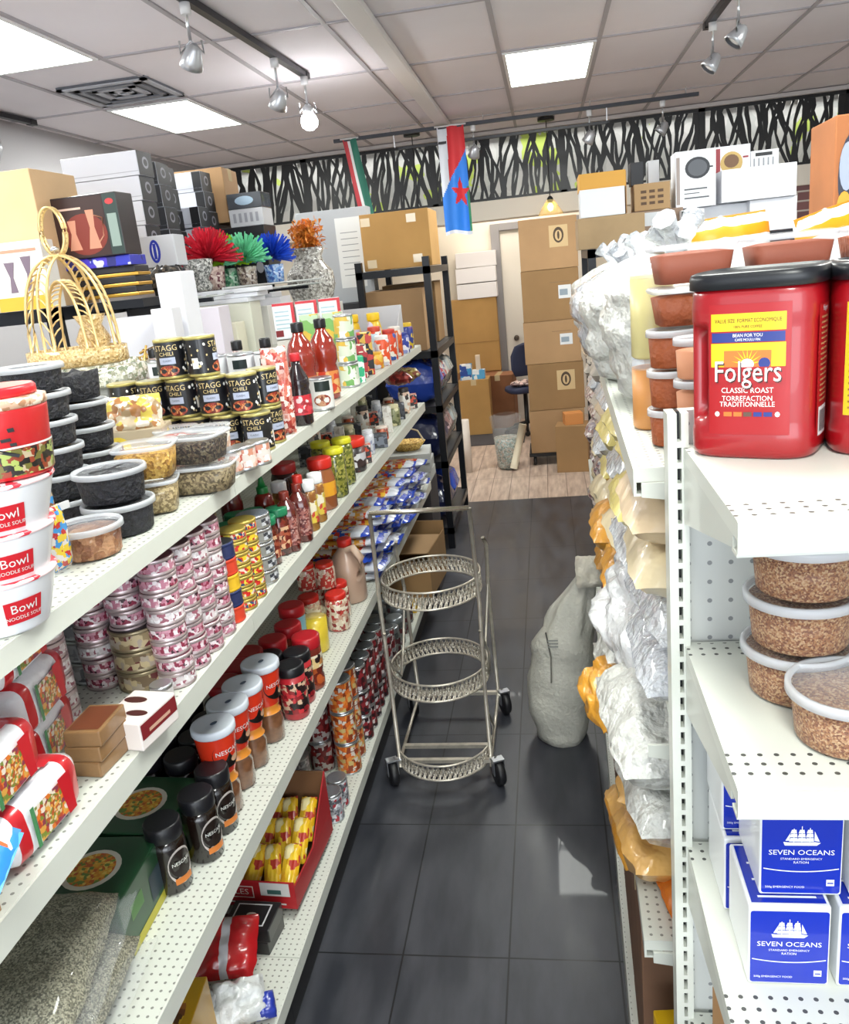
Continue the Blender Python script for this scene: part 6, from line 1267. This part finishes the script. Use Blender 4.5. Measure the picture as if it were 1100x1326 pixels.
t = thing('paper_pile', 'crumpled pink and black papers piled on the blue office chair', 'paper', (-.32, 9.2, .535)); MB().pillow(.26, .2, .05, 0, 14, 2.3, 4, .4, c=(0, 0, .024)).build('body', pmat(['d8b8b0', '2a2426', 'e0ccc4', '6a4a4a'], 14, .6), t)
# clear grey bag and white tube on the floor
t = thing('clear_bag', 'clear plastic bag of grey pieces standing on the floor beside the dolly', 'bag', (-.44, 7.6, 0))
MB().lathe([(.07, 0), (.1, .03), (.11, .2), (.12, .3)], 0, 24).build('contents', pmat(['8a9a94', 'b0b8b0', '6a7a74', 'a8988a'], 40, .5), t); MB().lathe([(.075, 0), (.105, .03), (.116, .2), (.13, .36), (.15, .5), (.1, .52)], 0, 24, caps=(True, False)).build('film', clearmat('f0f0f0', .12, .15), t)
t = thing('cardboard_tube', 'pale tube leaning beside the clear grey bag', 'tube', (-.36, 7.5, 0)); MB().tube([(-.03, 0, .02), (.08, .05, .42)], .035, 0, 16).build('body', mat('d0c4ac', .6), t)
t = thing('white_post', 'short white rolled sheet standing at the far end of the black rack', 'roll', (-.82, 7.55, 0)); MB().lathe([(.045, 0), (.045, .5), (.035, .5)], 0, 18).build('body', mat('dccfc4', .6), t)
# ================================================================ flags
def cloth(name, label, x0, z0, W, H, y, colf, mats, folds=.03, nf=2.2, skew=0.0):
    t = thing(name, label, 'flag', (x0, y, z0)); q = MB(); nx, nz = 44, 60; vs = []
    for s in (0, 1):
        for j in range(nz + 1):
            for i in range(nx + 1):
                u, v = i / nx, j / nz
                vs.append((u * W * (1 + .05 * v) + skew * v, folds * math.sin(u * math.pi * nf * 1.3 + v * 1.2) * (.5 + .5 * v) + .003 * s + .01 * math.sin(v * 6 + u * 4), -v * H + .012 * math.sin(u * 5) * v))
    b = (nx + 1) * (nz + 1)
    for s in (0, 1):
        for j in range(nz):
            for i in range(nx):
                f = (s * b + j * (nx + 1) + i, s * b + j * (nx + 1) + i + 1, s * b + (j + 1) * (nx + 1) + i + 1, s * b + (j + 1) * (nx + 1) + i)
                q.f.append(f if s == 0 else f[::-1]); q.m.append(colf((i + .5) / nx, (j + .5) / nz)); q.s.append(True)
    q.v = vs; q.build('cloth', mats, t)
    MB().tube([(-.02, .0015, 0.004), (W + .02, .0015, 0.004)], .007).build('hem_rod', mat('d8d8d8', .5), t); return t
def star(u, v, cx, cy, R0):
    x, y = (u - cx) / R0, (v - cy) / (R0 * .42); a = math.atan2(y, x) + .3; r = math.hypot(x, y); k = abs(((a / (2 * math.pi) * 5) % 1) - .5) * 2
    return r < .38 + .62 * k ** 1.6
def c1(u, v):
    if star(u, v, .68, .61, .34): return 1
    if v > .965: return 0
    if u > .9 and v > .55: return 3
    edge = .22 + .0 * v
    lim = .2 + (1 - u) * .42
    if v > lim + .02: return 2 if u > max(.02, .30 - v * .6) or v > .5 else 0
    return 0 if u < .36 - .1 * v else 1
cloth('hanging_flag', 'blue, red and white flag with a red star hanging from the long bar', -.83, 2.985, .225, .86, 7.4785, c1, [mat('d8dce4', .6), mat('c8242c', .6), mat('2a7ad8', .6), mat('3a8a5a', .6)])
cloth('hanging_flag', 'narrow red, white and green flag hanging at the left end of the long bar', -1.64, 2.985, .12, .63, 7.4785, lambda u, v: 0 if u < .3 else 1 if u < .5 else 2, [mat('b8343c', .6), mat('dcdcdc', .6), mat('1f6a58', .6)], .012, 1.5, .08)
# ================================================================ on the rack behind the right shelving
def cook(F, a, s, tt, W=.2, H=.3): pass
place('kraftlow', box_b('carton', .36, .4, .165, [mat('a98f6c', .8, var=.1)]), (.37, 5.1, 1.888), 'flat brown carton at the left end of the rear rack, under the white box', 'carton', 0)
place('whitebx', box_b('white_box', .24, .32, .145, [mat('e2e5ea', .4)]), (.33, 5.06, 2.054), 'white box on the flat brown carton at the left end of the rear rack', 'box', R(-1))
t = thing('open_box', 'open golden brown carton sitting on the white box', 'carton', (.34, 5.1, 2.2))
q = MB(); q.box(-.13, .12, -.14, -.135, 0, .085); q.box(-.13, .12, .135, .14, 0, .085); q.box(-.13, -.125, -.135, .135, 0, .085); q.box(.115, .12, -.135, .135, 0, .085); q.box(-.125, .115, -.135, .135, 0, .005); q.build('body', mat('d6a24e', .8), t)
q = MB(); q.box(.12, .124, -.13, .13, -.14, .08, 0); q.build('side_flap', mat('b88a58', .8), t)
place('wkraft', box_b('small_carton', .19, .25, .14, [mat('a98a64', .8), mat('5a4434', .7)], lambda F, a, s, tt: [F.patch(-.06 + .045 * i, -.03 + .045 * i, .03 + .03 * j, .045 + .03 * j, a, 0, 1) for i in range(3) for j in range(3)]), (.60, 5.08, 2.06), 'small brown carton with dark printed marks on the rear rack', 'carton', R(-1))
place('brickbase', box_b('display_box', .28, .3, .17, [mat('8a7464', .7), mat('c8ccd2', .5)], lambda F, a, s, tt: F.patch(-.13, .08, .09, .16, a, 0, 1)), (.62, 5.1, 1.888), 'box with a pale upper strip under the small marked carton', 'box', 0)
for i, (x, w) in enumerate(((.53, .07), (.62, .06))): place('tallthin%d' % i, box_b('slim_box', w, .1, .12, [mat(('23252b', 'bfc0c4')[i], .5)]), (x, 5.1, 2.201), ('black', 'pale ribbed')[i] + ' slim box behind the small marked carton', 'box', 0)
def pan(F, a, s, tt):
    F.ellipse(.01, .2, .065, .055, a, 0, 20); F.ellipse(.01, .2, .05, .042, a, 1, 20, y=-.0005); F.patch(.06, .09, .195, .203, a, 0, 1, y=-.0008); F.patch(-.06, .06, .09, .098, a, 1, 1); F.patch(-.06, .02, .07, .075, a, 1, 1); F.patch(-.06, .07, .045, .053, a, 1, 1); F.patch(-.1, -.082, .02, .26, a, 2, 1)
place('cookA', box_b('cookware_box', .21, .2, .29, [mat('e4e6ec', .4), mat('2e3036', .4), mat('55585f', .4), mat('9c8f8a', .4)], pan), (.83, 5.06, 2.05), 'white cookware box printed with a black round pan', 'box', R(-1))
def pan2(F, a, s, tt): F.ellipse(0, .11, .06, .06, a, 0, 20); F.ellipse(0, .12, .04, .035, a, 1, 16, y=-.0005); F.patch(-.1, -.06, .0, .19, a, 2, 1); F.patch(.06, .09, .13, .14, a, 2, 1)
place('cookB', box_b('cookware_box', .2, .2, .2, [mat('dcdfe8', .4), mat('b89a58', .4), mat('6a4a2c', .4), mat('8c2c34', .4)], pan2), (1.06, 5.28, 2.16), 'white box printed with a golden pot, right of the round pan box', 'box', R(-1))
place('ribbed', box_b('slim_box', .15, .2, .16, [mat('d4d6da', .5), mat('8a8d94', .5), mat('1b1c20', .5)], lambda F, a, s, tt: ([F.patch(-.06 + .025 * k, -.052 + .025 * k, .01, .12, a, 0, 1) for k in range(5)], F.patch(-.05, .04, .13, .148, a, 1, 1))), (1.24, 5.3, 2.16), 'grey ribbed box with a black top strip at the right of the rear rack', 'box', 0)
for i, (x, y, z, w, h, lb) in enumerate(((1.15, 5.04, 2.055, .38, .165, 'long white box lying right of the round pan box'), (.96, 5.14, 1.888, .28, .16, 'white box under the round pan box'), (1.23, 5.06, 1.888, .24, .165, 'white box at the lower right of the rear rack'), (.73, 4.98, 1.888, .12, .15, 'narrow white box with a dark edge on the rear rack'))):
    if i == 3: x, y = .80, 4.93
    if i == 1: x = 1.0
    place('wb_%d' % i, box_b('white_box', w, .22 if i < 3 else .1, h, [mat('e3e5ec', .4), mat('23252b', .4)], (lambda F, a, s, tt: F.patch(-.058, -.048, .005, .145, a, 0, 1)) if i == 3 else None), (x, y, z), lb, 'box', R(-1), 'white boxes on the rear rack')
place('riser', box_b('display_box', .46, .22, .24, [mat('cfd2d8', .5)]), (1.12, 5.45, 1.888), 'pale box standing behind, carrying the golden pot box', 'box', 0)
carton('picture_carton', 'tall orange brown carton with a dark round picture at the right edge', (.735, 2.14, 1.6205), .2, .2, .485, mat('a8683c', .7, var=.15), R(-2), cat='carton', extra=lambda t, a, b, c: (lambda q: (q.ellipse(-.062, .36, .03, .09, plane((0, -b / 2 - .001, 0), (1, 0, 0), (0, 0, 1), (0, -1, 0)), 0, 20), q.ellipse(-.074, .38, .016, .05, plane((0, -b / 2 - .002, 0), (1, 0, 0), (0, 0, 1), (0, -1, 0)), 1, 16), q.ellipse(-.078, .29, .016, .04, plane((0, -b / 2 - .0025, 0), (1, 0, 0), (0, 0, 1), (0, -1, 0)), 2, 16), q.build('picture', [mat('2c3040', .5), mat('9aa4b8', .5), mat('d89a2c', .5)], t)))(MB()))
# ================================================================ left wall rack goods
LZ = 1.8775
carton('tan_carton', 'very big pale tan carton at the left edge on the black rack', (-1.93, 2.955, LZ), .44, .29, .46, mat('d8b48a', .7, var=.05), 0, cat='carton', extra=lambda t, a, b, c: (lambda q, f: ([q.patch(-.06, .06 - .02 * k, .29 - .02 * k, .294 - .02 * k, f, 0, 1) for k in range(2)], q.build('small_print', mat('a88a6a', .6), t)))(MB(), plane((a / 2 + .001, 0, 0), (0, 1, 0), (0, 0, 1), (1, 0, 0))))
def vasebox(F, a, s, tt):
    F.patch(-.1, .1, 0, .045, a, 0, 1); F.text('HOUSE & FANCY', .02, a, 1, 0, .2, y=-.0005, fit=.15)
    for x, h in ((-.03, .1), (.03, .115)):
        F.add([a(Vector(p)) for p in ((x - .012, -.0005, .06), (x + .012, -.0005, .06), (x + .008, -.0005, .06 + h * .5), (x + .02, -.0005, .06 + h), (x - .02, -.0005, .06 + h), (x - .006, -.0005, .06 + h * .5))], [(0, 1, 2, 3, 4, 5)], 2)
def nb(F, a, s, tt):
    F.patch(-.1, .1, 0, .045, a, 0, 1)
    F.patch(-.08, .08, .19, .2, a, 1, 1)
    for x, h in ((-.03, .1), (.035, .115)):
        F.add([a(Vector(p)) for p in ((x - .014, -.0005, .06), (x + .014, -.0005, .06), (x + .006, -.0005, .06 + h * .5), (x + .02, -.0005, .06 + h), (x - .02, -.0005, .06 + h), (x - .006, -.0005, .06 + h * .5))], [(0, 1, 2, 3, 4, 5)], 2)
place('vasebox', box_b('vase_box', .2, .08, .225, [mat('dedad2', .45), mat('d8a83a', .4), mat('c89078', .4), mat('7a6a78', .3)], nb), (-1.775, 2.765, LZ), 'white box printed with two slim metal vases at the left edge', 'box', R(0))
def darkbox():
    t = thing('pitcher_box', '', '')
    MB().box(-.14, .14, -.06, .06, 0, .21).build('body', mat('2a2024', .35, coat=.3), t, bevel=.003)
    F = MB(); a = plane((0, -.0605, 0), (1, 0, 0), (0, 0, 1), (0, -1, 0)); F.patch(-.132, .085, .006, .204, a, 0, 1); F.ellipse(.0, .08, .085, .07, a, 1, 24, y=-.0004); F.patch(.088, .138, .004, .206, a, 4, 1)
    F.patch(-.1, -.0, .165, .172, a, 2, 1, y=-.0006)
    for x, h in ((-.045, .1), (.03, .13)):
        F.add([a(Vector(p)) for p in ((x - .024, -.0008, .03), (x + .024, -.0008, .03), (x + .01, -.0008, .03 + h * .55), (x + .016, -.0008, .03 + h), (x - .016, -.0008, .03 + h), (x - .008, -.0008, .03 + h * .55))], [(0, 1, 2, 3, 4, 5)], 3)
    F.tube([tuple(a(Vector(p))) for p in ((.046, -.001, .14), (.075, -.001, .13), (.07, -.001, .07), (.05, -.001, .05))], .0025, 3, 6)
    F.patch(.095, .13, .03, .14, a, 5, 1, y=-.0006); F.ellipse(.112, .18, .016, .01, a, 6, 14, y=-.0006)
    F.build('picture', [mat('38221f', .4), mat('7a2c20', .4), mat('d8b8a8', .4), mat('c88a70', .4), mat('2c3c38', .4), mat('8a9a92', .4), mat('c03a3c', .4)], t); return t
place('pitcherbox', darkbox, (-1.60, 2.96, LZ + .155), 'dark box printed with two copper pitchers beside the tan carton', 'box', R(-1))
place('blue_pk', box_b('blue_packet', .26, .12, .035, [pmat(['3238b0', 'c8c8d8', '4a3ac0', '2a2a70'], 16, .35)]), (-1.585, 2.97, LZ + .119), 'blue and white packet under the dark pitcher box', 'packet', R(-1))
for i in range(3): place('goldtray', box_b('gold_tray', .24, .12, .012, [mat('c89a3c', .3, .5)]), (-1.57, 2.98, LZ + .012 + .035 * i), 'thin golden tray, %s of three under the blue packet' % lvl(i, 3), 'tray', R(3 * i - 2), 'golden trays')
for i in range(3): place('blackpack', box_b('black_packet', .23, .12, .0215, [mat('1e1c20', .5)]), (-1.57, 2.98, LZ + .0245 + .035 * i), 'black packet between the golden trays, %s' % lvl(i, 3), 'packet', R(2 * i - 2), 'black packets between trays')
MB_ = None
t = thing('side_ledge', 'dark ledge of the left rack carrying the golden trays', 'shelf', (-1.555, 2.98, LZ - .03)); MB().box(-.125, .14, -.12, .12, 0, .029).build('plate', DARKM, t); MB().box(-.125, -.11, -.1, .1, -.02, -.0005).build('bracket', DARKM, t)
place('mesh_pk', bag_b('dark_bag', .16, .14, .1, pmat(['2a2826', '4a4640', '1a1a1c', '6a5c4c'], 40, .4), 3, .25), (-1.50, 3.3, LZ + .06), 'dark speckled bag beside the blue packet', 'bag', 0)
t = thing('wire_shelf', 'white wire shelf holding the artificial flowers and patterned pots', 'shelf', (-1.66, 3.2, LZ))
q = MB()
for k in range(13): q.tube([(0, .12 * k, -.02), (.42, .12 * k, -.02)], .003, 0, 6)
for k in range(7): q.tube([(.07 * k, -.01, -.016), (.07 * k, 1.46, -.016)], .003, 0, 6)
q.tube([(.42, -.01, 0.004), (.42, 1.46, 0.004)], .005, 0, 6); q.build('grid', mat('c8ccca', .4, .3), t)
MB().box(0, .01, 0, 1.44, -.1, -.025).build('bracket', DARKM, t)
for y_ in (.02, .72, 1.42): MB().box(-.018, .36, y_ - .008, y_ + .008, -.04, -.024).build('bracket', DARKM, t)
# black and white boxed goods
def bwbox(w, d, h):
    def b():
        t = thing('boxed_appliance', '', ''); MB().box(-w / 2, w / 2, -d / 2, d / 2, 0, h).build('body', mat('c6c8d2', .45), t, bevel=.002)
        F = MB(); s = plane((w / 2 + .0008, 0, 0), (0, 1, 0), (0, 0, 1), (1, 0, 0)); F.patch(-d / 2 + .001, d / 2 - .001, .001, h - .001, s, 0, 1); F.ellipse(0, h * .55, d * .2, h * .25, s, 1, 16, y=-.0005); F.ellipse(0, h * .55, d * .13, h * .15, s, 0, 12, y=-.001)
        F.add([(-w / 2 + .02, -d / 2 - .0006, .015), (w / 2 - .002, -d / 2 - .0006, .015), (w / 2 - .002, -d / 2 - .0006, .018), (-w / 2 + .02, -d / 2 - .0006, .018)], [(0, 1, 2, 3)], 2)
        F.patch(w / 2 - .045, w / 2 - .001, .001, h - .001, plane((0, -d / 2 - .0006, 0), (1, 0, 0), (0, 0, 1), (0, -1, 0)), 0, 1) if w < .3 else None
        F.build('printed_end', [mat('0c0c12', .5), mat('8c8c98', .4), mat('9c9eaa', .4)], t); return t
    return b
zb = LZ
for k in range(6):
    h = .098; place('bwlong', bwbox(.34, .14, h - .002), (-1.81 - .006 * (5 - k), 3.57, zb + h * k), 'long pale boxed item with a black end, %s in the wide front stack' % lvl(k, 6), 'box', 0, 'wide stack of boxes with black ends')
SX = [(-1.62, 3.80, 6, .095), (-1.66, 3.95, 6, .095), (-1.585, 4.1, 4, .1), (-1.60, 4.25, 6, .095)]
for c, (x, y, n, h) in enumerate(SX):
    x = x - .03
    for k in range(n): place('bw%d' % (c % 2), bwbox(.15, .13, h - .002), (x - .075 - .004 * k, y, zb + h * k + (.0 if c != 2 else .0)), 'small box with a black round printed end, %s, %s stack beyond the wide one' % (lvl(k, n), ('first', 'second', 'third', 'fourth')[c]), 'box', 0, 'narrow stacks of boxes with black ends')
place('ovalbox', box_b('white_box', .17, .14, .12, [mat('d4d6dc', .4), mat('2c3cb0', .4)], lambda F, a, s, tt: (F.ellipse(0, .06, .02, .045, a, 0, 20),)), (-1.47, 3.30 + .02, LZ + .115), 'white box with a blue oval mark beside the dark pitcher box', 'box', R(4)) if False else place('ovalbox', box_b('white_box', .17, .12, .12, [mat('d4d6dc', .4), mat('2c3cb0', .4), mat('e0e2e8', .4)], lambda F, a, s, tt: (F.ellipse(-.0, .06, .022, .045, a, 0, 20), F.ellipse(0, .06, .012, .034, a, 1, 16, y=-.0004), F.patch(-.006, .006, .03, .09, a, 0, 1, y=-.0008))), (-1.545, 3.36, LZ + .1125), 'white box with a blue oval mark beside the dark pitcher box', 'box', R(4))
carton('storage_carton', 'brown carton on the far end of the left rack, beside the trellis', (-1.765, 4.5, LZ + .33), .30, .26, .27, cboard(0), R(4), cat='carton', tape='x')
place('undercarton', box_b('black_box', .34, .3, .328, [mat('2a2022', .5), mat('7a2a30', .4)], lambda F, a, s, tt: F.ellipse(.1, .2, .03, .04, a, 0, 14)), (-1.85, 4.5, LZ), 'dark box under the brown carton on the left rack', 'box', 0)
place('blkclear', box_b('display_box', .18, .16, .075, [mat('4a4e54', .2, coat=.8), mat('a8c0d4', .4)], lambda F, a, s, tt: F.ellipse(0, .038, .05, .022, a, 0, 16)), (-1.50, 4.42, LZ + .385), 'dark glossy box with a pale picture on the white printed box', 'box', 0)
place('whtprint', box_b('white_box', .18, .16, .085, [mat('d0d0d4', .5), mat('a0a0a8', .5)], lambda F, a, s, tt: [F.patch(-.07 + .03 * k, -.055 + .03 * k, .02, .065, a, 0, 1) for k in range(5)]), (-1.50, 4.42, LZ + .2985), 'white box with grey print above the blue flowers', 'box', 0)
place('blkbase', box_b('black_box', .26, .2, .296, [mat('1c1c20', .4), mat('c8c8cc', .4)], lambda F, a, s, tt: (F.ellipse(.06, .2, .02, .03, a, 0, 14), F.ellipse(.08, .09, .02, .03, a, 0, 14))), (-1.545, 4.44, LZ + .0015), 'wide black box with round white marks behind the flowers', 'box', 0)
# pompon flowers in patterned pots
def flower(col, potcol, seed, lime=False):
    def b():
        t = thing('flower_pot', '', ''); q = MB(); q.lathe([(.034, 0), (.04, .075), (.036, .075), (.034, .06)], 0, 20); q.build('pot', pmat(potcol, 60, .4), t)
        r2 = random.Random(seed); q = MB(); n = 260
        for k in range(n):
            a = r2.uniform(0, 6.28); e = r2.uniform(-.2, 1.4); L = r2.uniform(.05, .085)
            d = Vector((math.cos(a) * math.cos(e), math.sin(a) * math.cos(e), math.sin(e))); p0 = Vector((0, 0, .105)) + d * .02; p1 = p0 + d * L; s = d.cross(Vector((.3, .2, 1))).normalized() * .006; s2 = d.cross(s).normalized() * .006
            q.add([p0, p0 + s, p1 + s * .6, p1, p0 + s2, p1 + s2], [(0, 1, 2, 3), (0, 4, 5, 3)], 0)
        q.build('bloom', mat(col, .6, var=.25, vs=20), t); return t
    return b
FL = [('d8203a', ['b8a098', '6a3a44', 'd8c8c0'], -1.50, 3.76, 'red'), ('a8e020', ['7ab890', '3a7a5a', 'c0d8c4'], -1.475, 3.92, 'lime green'), ('7ad8a8', ['a89a8c', '5a4a44', 'c8c0b8'], -1.385, 3.9, 'mint green'), ('1a50d0', ['7aa8e0', '3a60b0', 'c0d4f0'], -1.30, 4.05, 'blue')]
for i, (c, pc, x, y, lb) in enumerate(FL): place('fl%d' % i, flower(c, pc, i), (x, y, LZ + .001), lb + ' artificial pompon flowers in a patterned pot', 'flower pot', scale=(1.45, 1.45, 1.35) if i == 0 else (1.2, 1.2, 1.2))
t = thing('lime_flower', 'round lime green flower rising above the red ones', 'flower', (-1.52, 3.93, LZ + .001)); MB().tube([(0, 0, 0), (0, 0, .2)], .003).build('stem', mat('4a7a2a', .6), t)
q = MB(); r2 = random.Random(2)
for k in range(200):
    d = Vector((r2.gauss(0, 1), r2.gauss(0, 1), r2.gauss(0, 1))).normalized(); p0 = Vector((0, 0, .22)); p1 = p0 + d * .042; s = d.cross(Vector((.3, .2, 1))).normalized() * .007; q.add([p0, p1 - s, p1 * 1.02 - p0 * .02, p1 + s], [(0, 1, 2, 3)], 0)
q.build('bloom', mat('b4e01c', .6, var=.2, vs=20), t)
def glit(name, label, loc, prof, cols, sc_=90):
    t = thing(name, label, 'vase', loc); q = MB(); q.lathe(prof, 0, 40, caps=(True, False)); q.build('body', pmat(cols, sc_, .15, coat=.8, bumpv=.8), t); return t
glit('silver_vase', 'sparkling grey silver vase standing beside the red flowers', (-1.475, 3.55, LZ + .001), [(.04, 0), (.05, .02), (.035, .05), (.06, .09), (.065, .13), (.04, .135)], ['9a9c98', 'c8c8c4', '6a6c6a', 'e0e0dc'])
t = glit('mosaic_vase', 'big silver mirror mosaic vase holding orange flowers', (-1.345, 4.85, 1.7405), [(.085, 0), (.105, .03), (.125, .1), (.12, .17), (.08, .22), (.07, .25), (.09, .30), (.08, .30)], ['c8c4bc', 'e4e2dc', '8e8a84', 'f4f2ec', 'aca8a0'], 45)
t.scale = (1.12, 1.12, 1.05)
q = MB(); r2 = random.Random(5)
for k in range(900):
    a = r2.uniform(0, 6.28); rr = r2.uniform(0, .09); z = r2.uniform(.3, .44); d = Vector((r2.gauss(0, 1), r2.gauss(0, 1), r2.gauss(0, 1))).normalized(); p = Vector((math.cos(a) * rr, math.sin(a) * rr, z)); s = d.cross(Vector((.3, .2, 1))).normalized() * .009; q.add([p, p + d * .035 - s, p + d * .04, p + d * .035 + s], [(0, 1, 2, 3)], 0)
tt_ = thing('orange_flowers', 'bunch of orange artificial flowers in the mosaic vase', 'flowers', (-1.345, 4.85, 1.7455)); q.build('bloom', mat('f09a3c', .6, var=.2, vs=20), tt_); MB().tube([(0, 0, .02), (0, 0, .32)], .012).build('stem', mat('5a8a4a', .6), tt_)
carton('plinth_carton', 'pale tall carton stack carrying the mosaic vase', (-1.36, 4.85, 0), .3, .3, 1.74, mat('d0cec8', .6), 0, cat='carton')
place('greypanel', box_b('appliance_box', .5, .14, .62, [mat('a8acb0', .5), mat('d8dad8', .5), mat('8a8f90', .5)], lambda F, a, s, tt: (F.patch(.02, .2, .1, .56, a, 0, 1), [F.patch(.05, .17, .18 + k * .04, .185 + k * .04, a, 1, 1, y=-.0005) for k in range(8)])), (-1.42, 5.9, 1.70), 'tall grey appliance box with a pale printed panel behind the orange flowers', 'box', 0)
carton('plinth_carton', 'dark cupboard under the tall grey appliance box', (-1.44, 5.9, 0), .46, .4, 1.699, mat('2a2b30', .6), 0, cat='cupboard')
# ================================================================ rear half of the left shelving top
GZ = 1.6205
def whitebox(name, label, x, y, sx, sy, sz, rz=0, z=GZ, c='dcdce2', cat='box', group=None): return carton(name, label, (x, y, z), sx, sy, sz, mat(c, .45), R(rz), cat=cat, group=group)
t = thing('mirror_tray', 'round mirrored tray stand with a jewelled rim behind the chili cans', 'tray', (-1.365, 2.30, GZ))
MB().lathe([(.15, 0), (.16, .01), (.15, .03)], 0, 48).build('foot', mat('d8d8d8', .3, .4), t)
MB().lathe([(.19, .03), (.205, .035), (.205, .082), (.195, .085), (.19, .06), (.001, .06)], 0, 56, caps=(True, False)).build('jewelled_rim', pmat(['d8d8cc', 'f0f0ea', 'a8a890', '8a9478', 'e8e4d4'], 55, .2, coat=.8, bumpv=.6), t)
def basket():
    t = thing('gold_basket', 'ornate golden basket with tall arched handles standing on the mirrored tray', 'basket', (-1.365, 2.29, GZ + .0865))
    G = pmat(['dcb878', 'ecd4a0', 'c09a5c', 'e4c48a'], 110, .3, coat=.5, bumpv=.6); G2 = mat('e6c88c', .3, .5)
    MB().lathe([((.13, .09), 0), ((.15, .105), .006), ((.15, .105), .05), ((.142, .098), .052), ((.138, .094), .012), ((.002, .002), .01)], 0, 48).build('base_tray', G, t)
    def arch(dx, dy, h, w, ph, name):
        q = MB(); pts = []
        for k in range(25):
            a = math.pi * k / 24; pts.append(Vector((dx * math.cos(a), dy * math.cos(a), .04 + h * math.sin(a) ** .75)))
        side = Vector((-dy, dx, 0)).normalized() * w
        q.tube([p + side for p in pts], .0045, 0, 6); q.tube([p - side for p in pts], .0045, 0, 6)
        for k in range(24): q.tube([pts[k] + side, (pts[k] + pts[k + 1]) / 2 + Vector((0, 0, .004)), pts[k + 1] - side], .0026, 0, 5)
        q.build(name, G2, t)
    arch(.12, .02, .27, .02, 0, 'arched_handle'); arch(.03, .085, .27, .02, 0, 'arched_handle'); arch(.08, -.05, .2, .016, 0, 'arched_handle')
    q = MB(); pts = []
    for k in range(30):
        a = 2 * math.pi * k / 30; pts.append(Vector((.036 * math.sin(a), .0, .375 + .065 * math.cos(a))))
    q.tube(pts, .004, 0, 6, closed=True); q.tube([p + Vector((0, .016, 0)) for p in pts], .004, 0, 6, closed=True)
    for k in range(30): q.tube([pts[k], pts[k] + Vector((0, .016, 0))], .0025, 0, 5)
    q.build('top_ring', G2, t)
    MB().lathe([(.012, 0), (.012, .008), (.004, .012)], 0, 14, (0, -.004, .322)).build('jewel', mat('d8dce0', .1, .8), t)
    q = MB(); q.lathe([(.06, 0), (.035, .03), (.05, .06), (.03, .1), (.045, .13)], 0, 24, (.055, .01, .011)); q.build('gold_cup', G, t)
    return t
basket()
t = thing('gold_basket', 'lower golden rimmed bowl cut by the left edge of the picture', 'basket', (-1.36, 1.80, GZ)); MB().lathe([(.1, 0), (.15, .05), (.16, .09), (.15, .09), (.14, .055), (.09, .01)], 0, 40, caps=(True, False)).build('bowl', pmat(['e0b85a', 'f0d080', 'b88a38'], 60, .3, coat=.5), t)
MB().tube([(.155 * math.cos(R(12 * k)), .155 * math.sin(R(12 * k)), .09) for k in range(30)], .007, 0, 8, closed=True).build('rim', mat('d8b050', .3, .6), t)
WBX = [('white_box', 'big pale box with a small orange dot behind the golden basket', -1.34, 2.72, .22, .14, .20, 4, 'd6d6e0'), ('white_box', 'tall white upright board box right of the golden basket', -1.225, 2.74, .09, .1, .33, -6, 'dedfe6'), ('white_box', 'slim white ribbed box in front of the tall upright one', -1.215, 2.60, .075, .06, .22, -3, 'd4d4da'),
       ('white_box', 'pinkish white box behind the topmost chili cans', -1.27, 3.05, .15, .12, .2, 2, 'd4cdd8'), ('cream_box', 'long cream box behind the sauce bottles', -1.3, 3.36, .24, .14, .2, 2, 'd8d8ca'), ('cream_box', 'cream box with pale front behind the bean cans', -1.26, 3.2, .13, .1, .13, 0, 'dcd8c4')]
for n_, lb, x, y, sx, sy, sz, rz, c in WBX: whitebox(n_, lb, x, y, sx, sy, sz, rz, c=c)
for i in range(3): whitebox('tray_box', 'flat white cake box, %s of the fanned pile above the cream boxes' % lvl(i, 3), -1.32 + .02 * i, 3.38, .30, .17, .018, (-6, 4, -2)[i], GZ + .2005 + .0185 * i, 'e2e4ea', group='flat white boxes')
place('patbox', box_b('patterned_box', .11, .08, .17, [mat('d8d6d0', .5), pmat(['d8d6d0', '55534e', 'e8e6e0', 'c8c4bc'], 45, .5)], lambda F, a, s, tt: F.patch(-.05, .05, .0, .16, a, 0, 1)), (-1.25, 3.62, GZ), 'white box with black speckled pattern beside the cream boxes', 'box', 3)
for i, (x, y, s) in enumerate(((-1.30, 3.85, .2), (-1.42, 4.1, .22))): whitebox('white_box', ('nearer', 'farther') [i] + ' white box far along the rear shelf under the mosaic vase', x, y, .2, .16, s, 0)
t = thing('gold_ornament', 'small golden filigree ornament behind the chili cans', 'ornament', (-1.18, 2.36, GZ)); q = MB()
for k in range(7): q.tube([(0, 0, 0), (.03 * math.cos(k), .02 * math.sin(k * 2), .06 + .01 * k), (.05 * math.sin(k * 3), .02, .1 + .01 * (k % 3))], .004, 0, 6)
q.build('filigree', mat('d8b468', .3, .6), t)
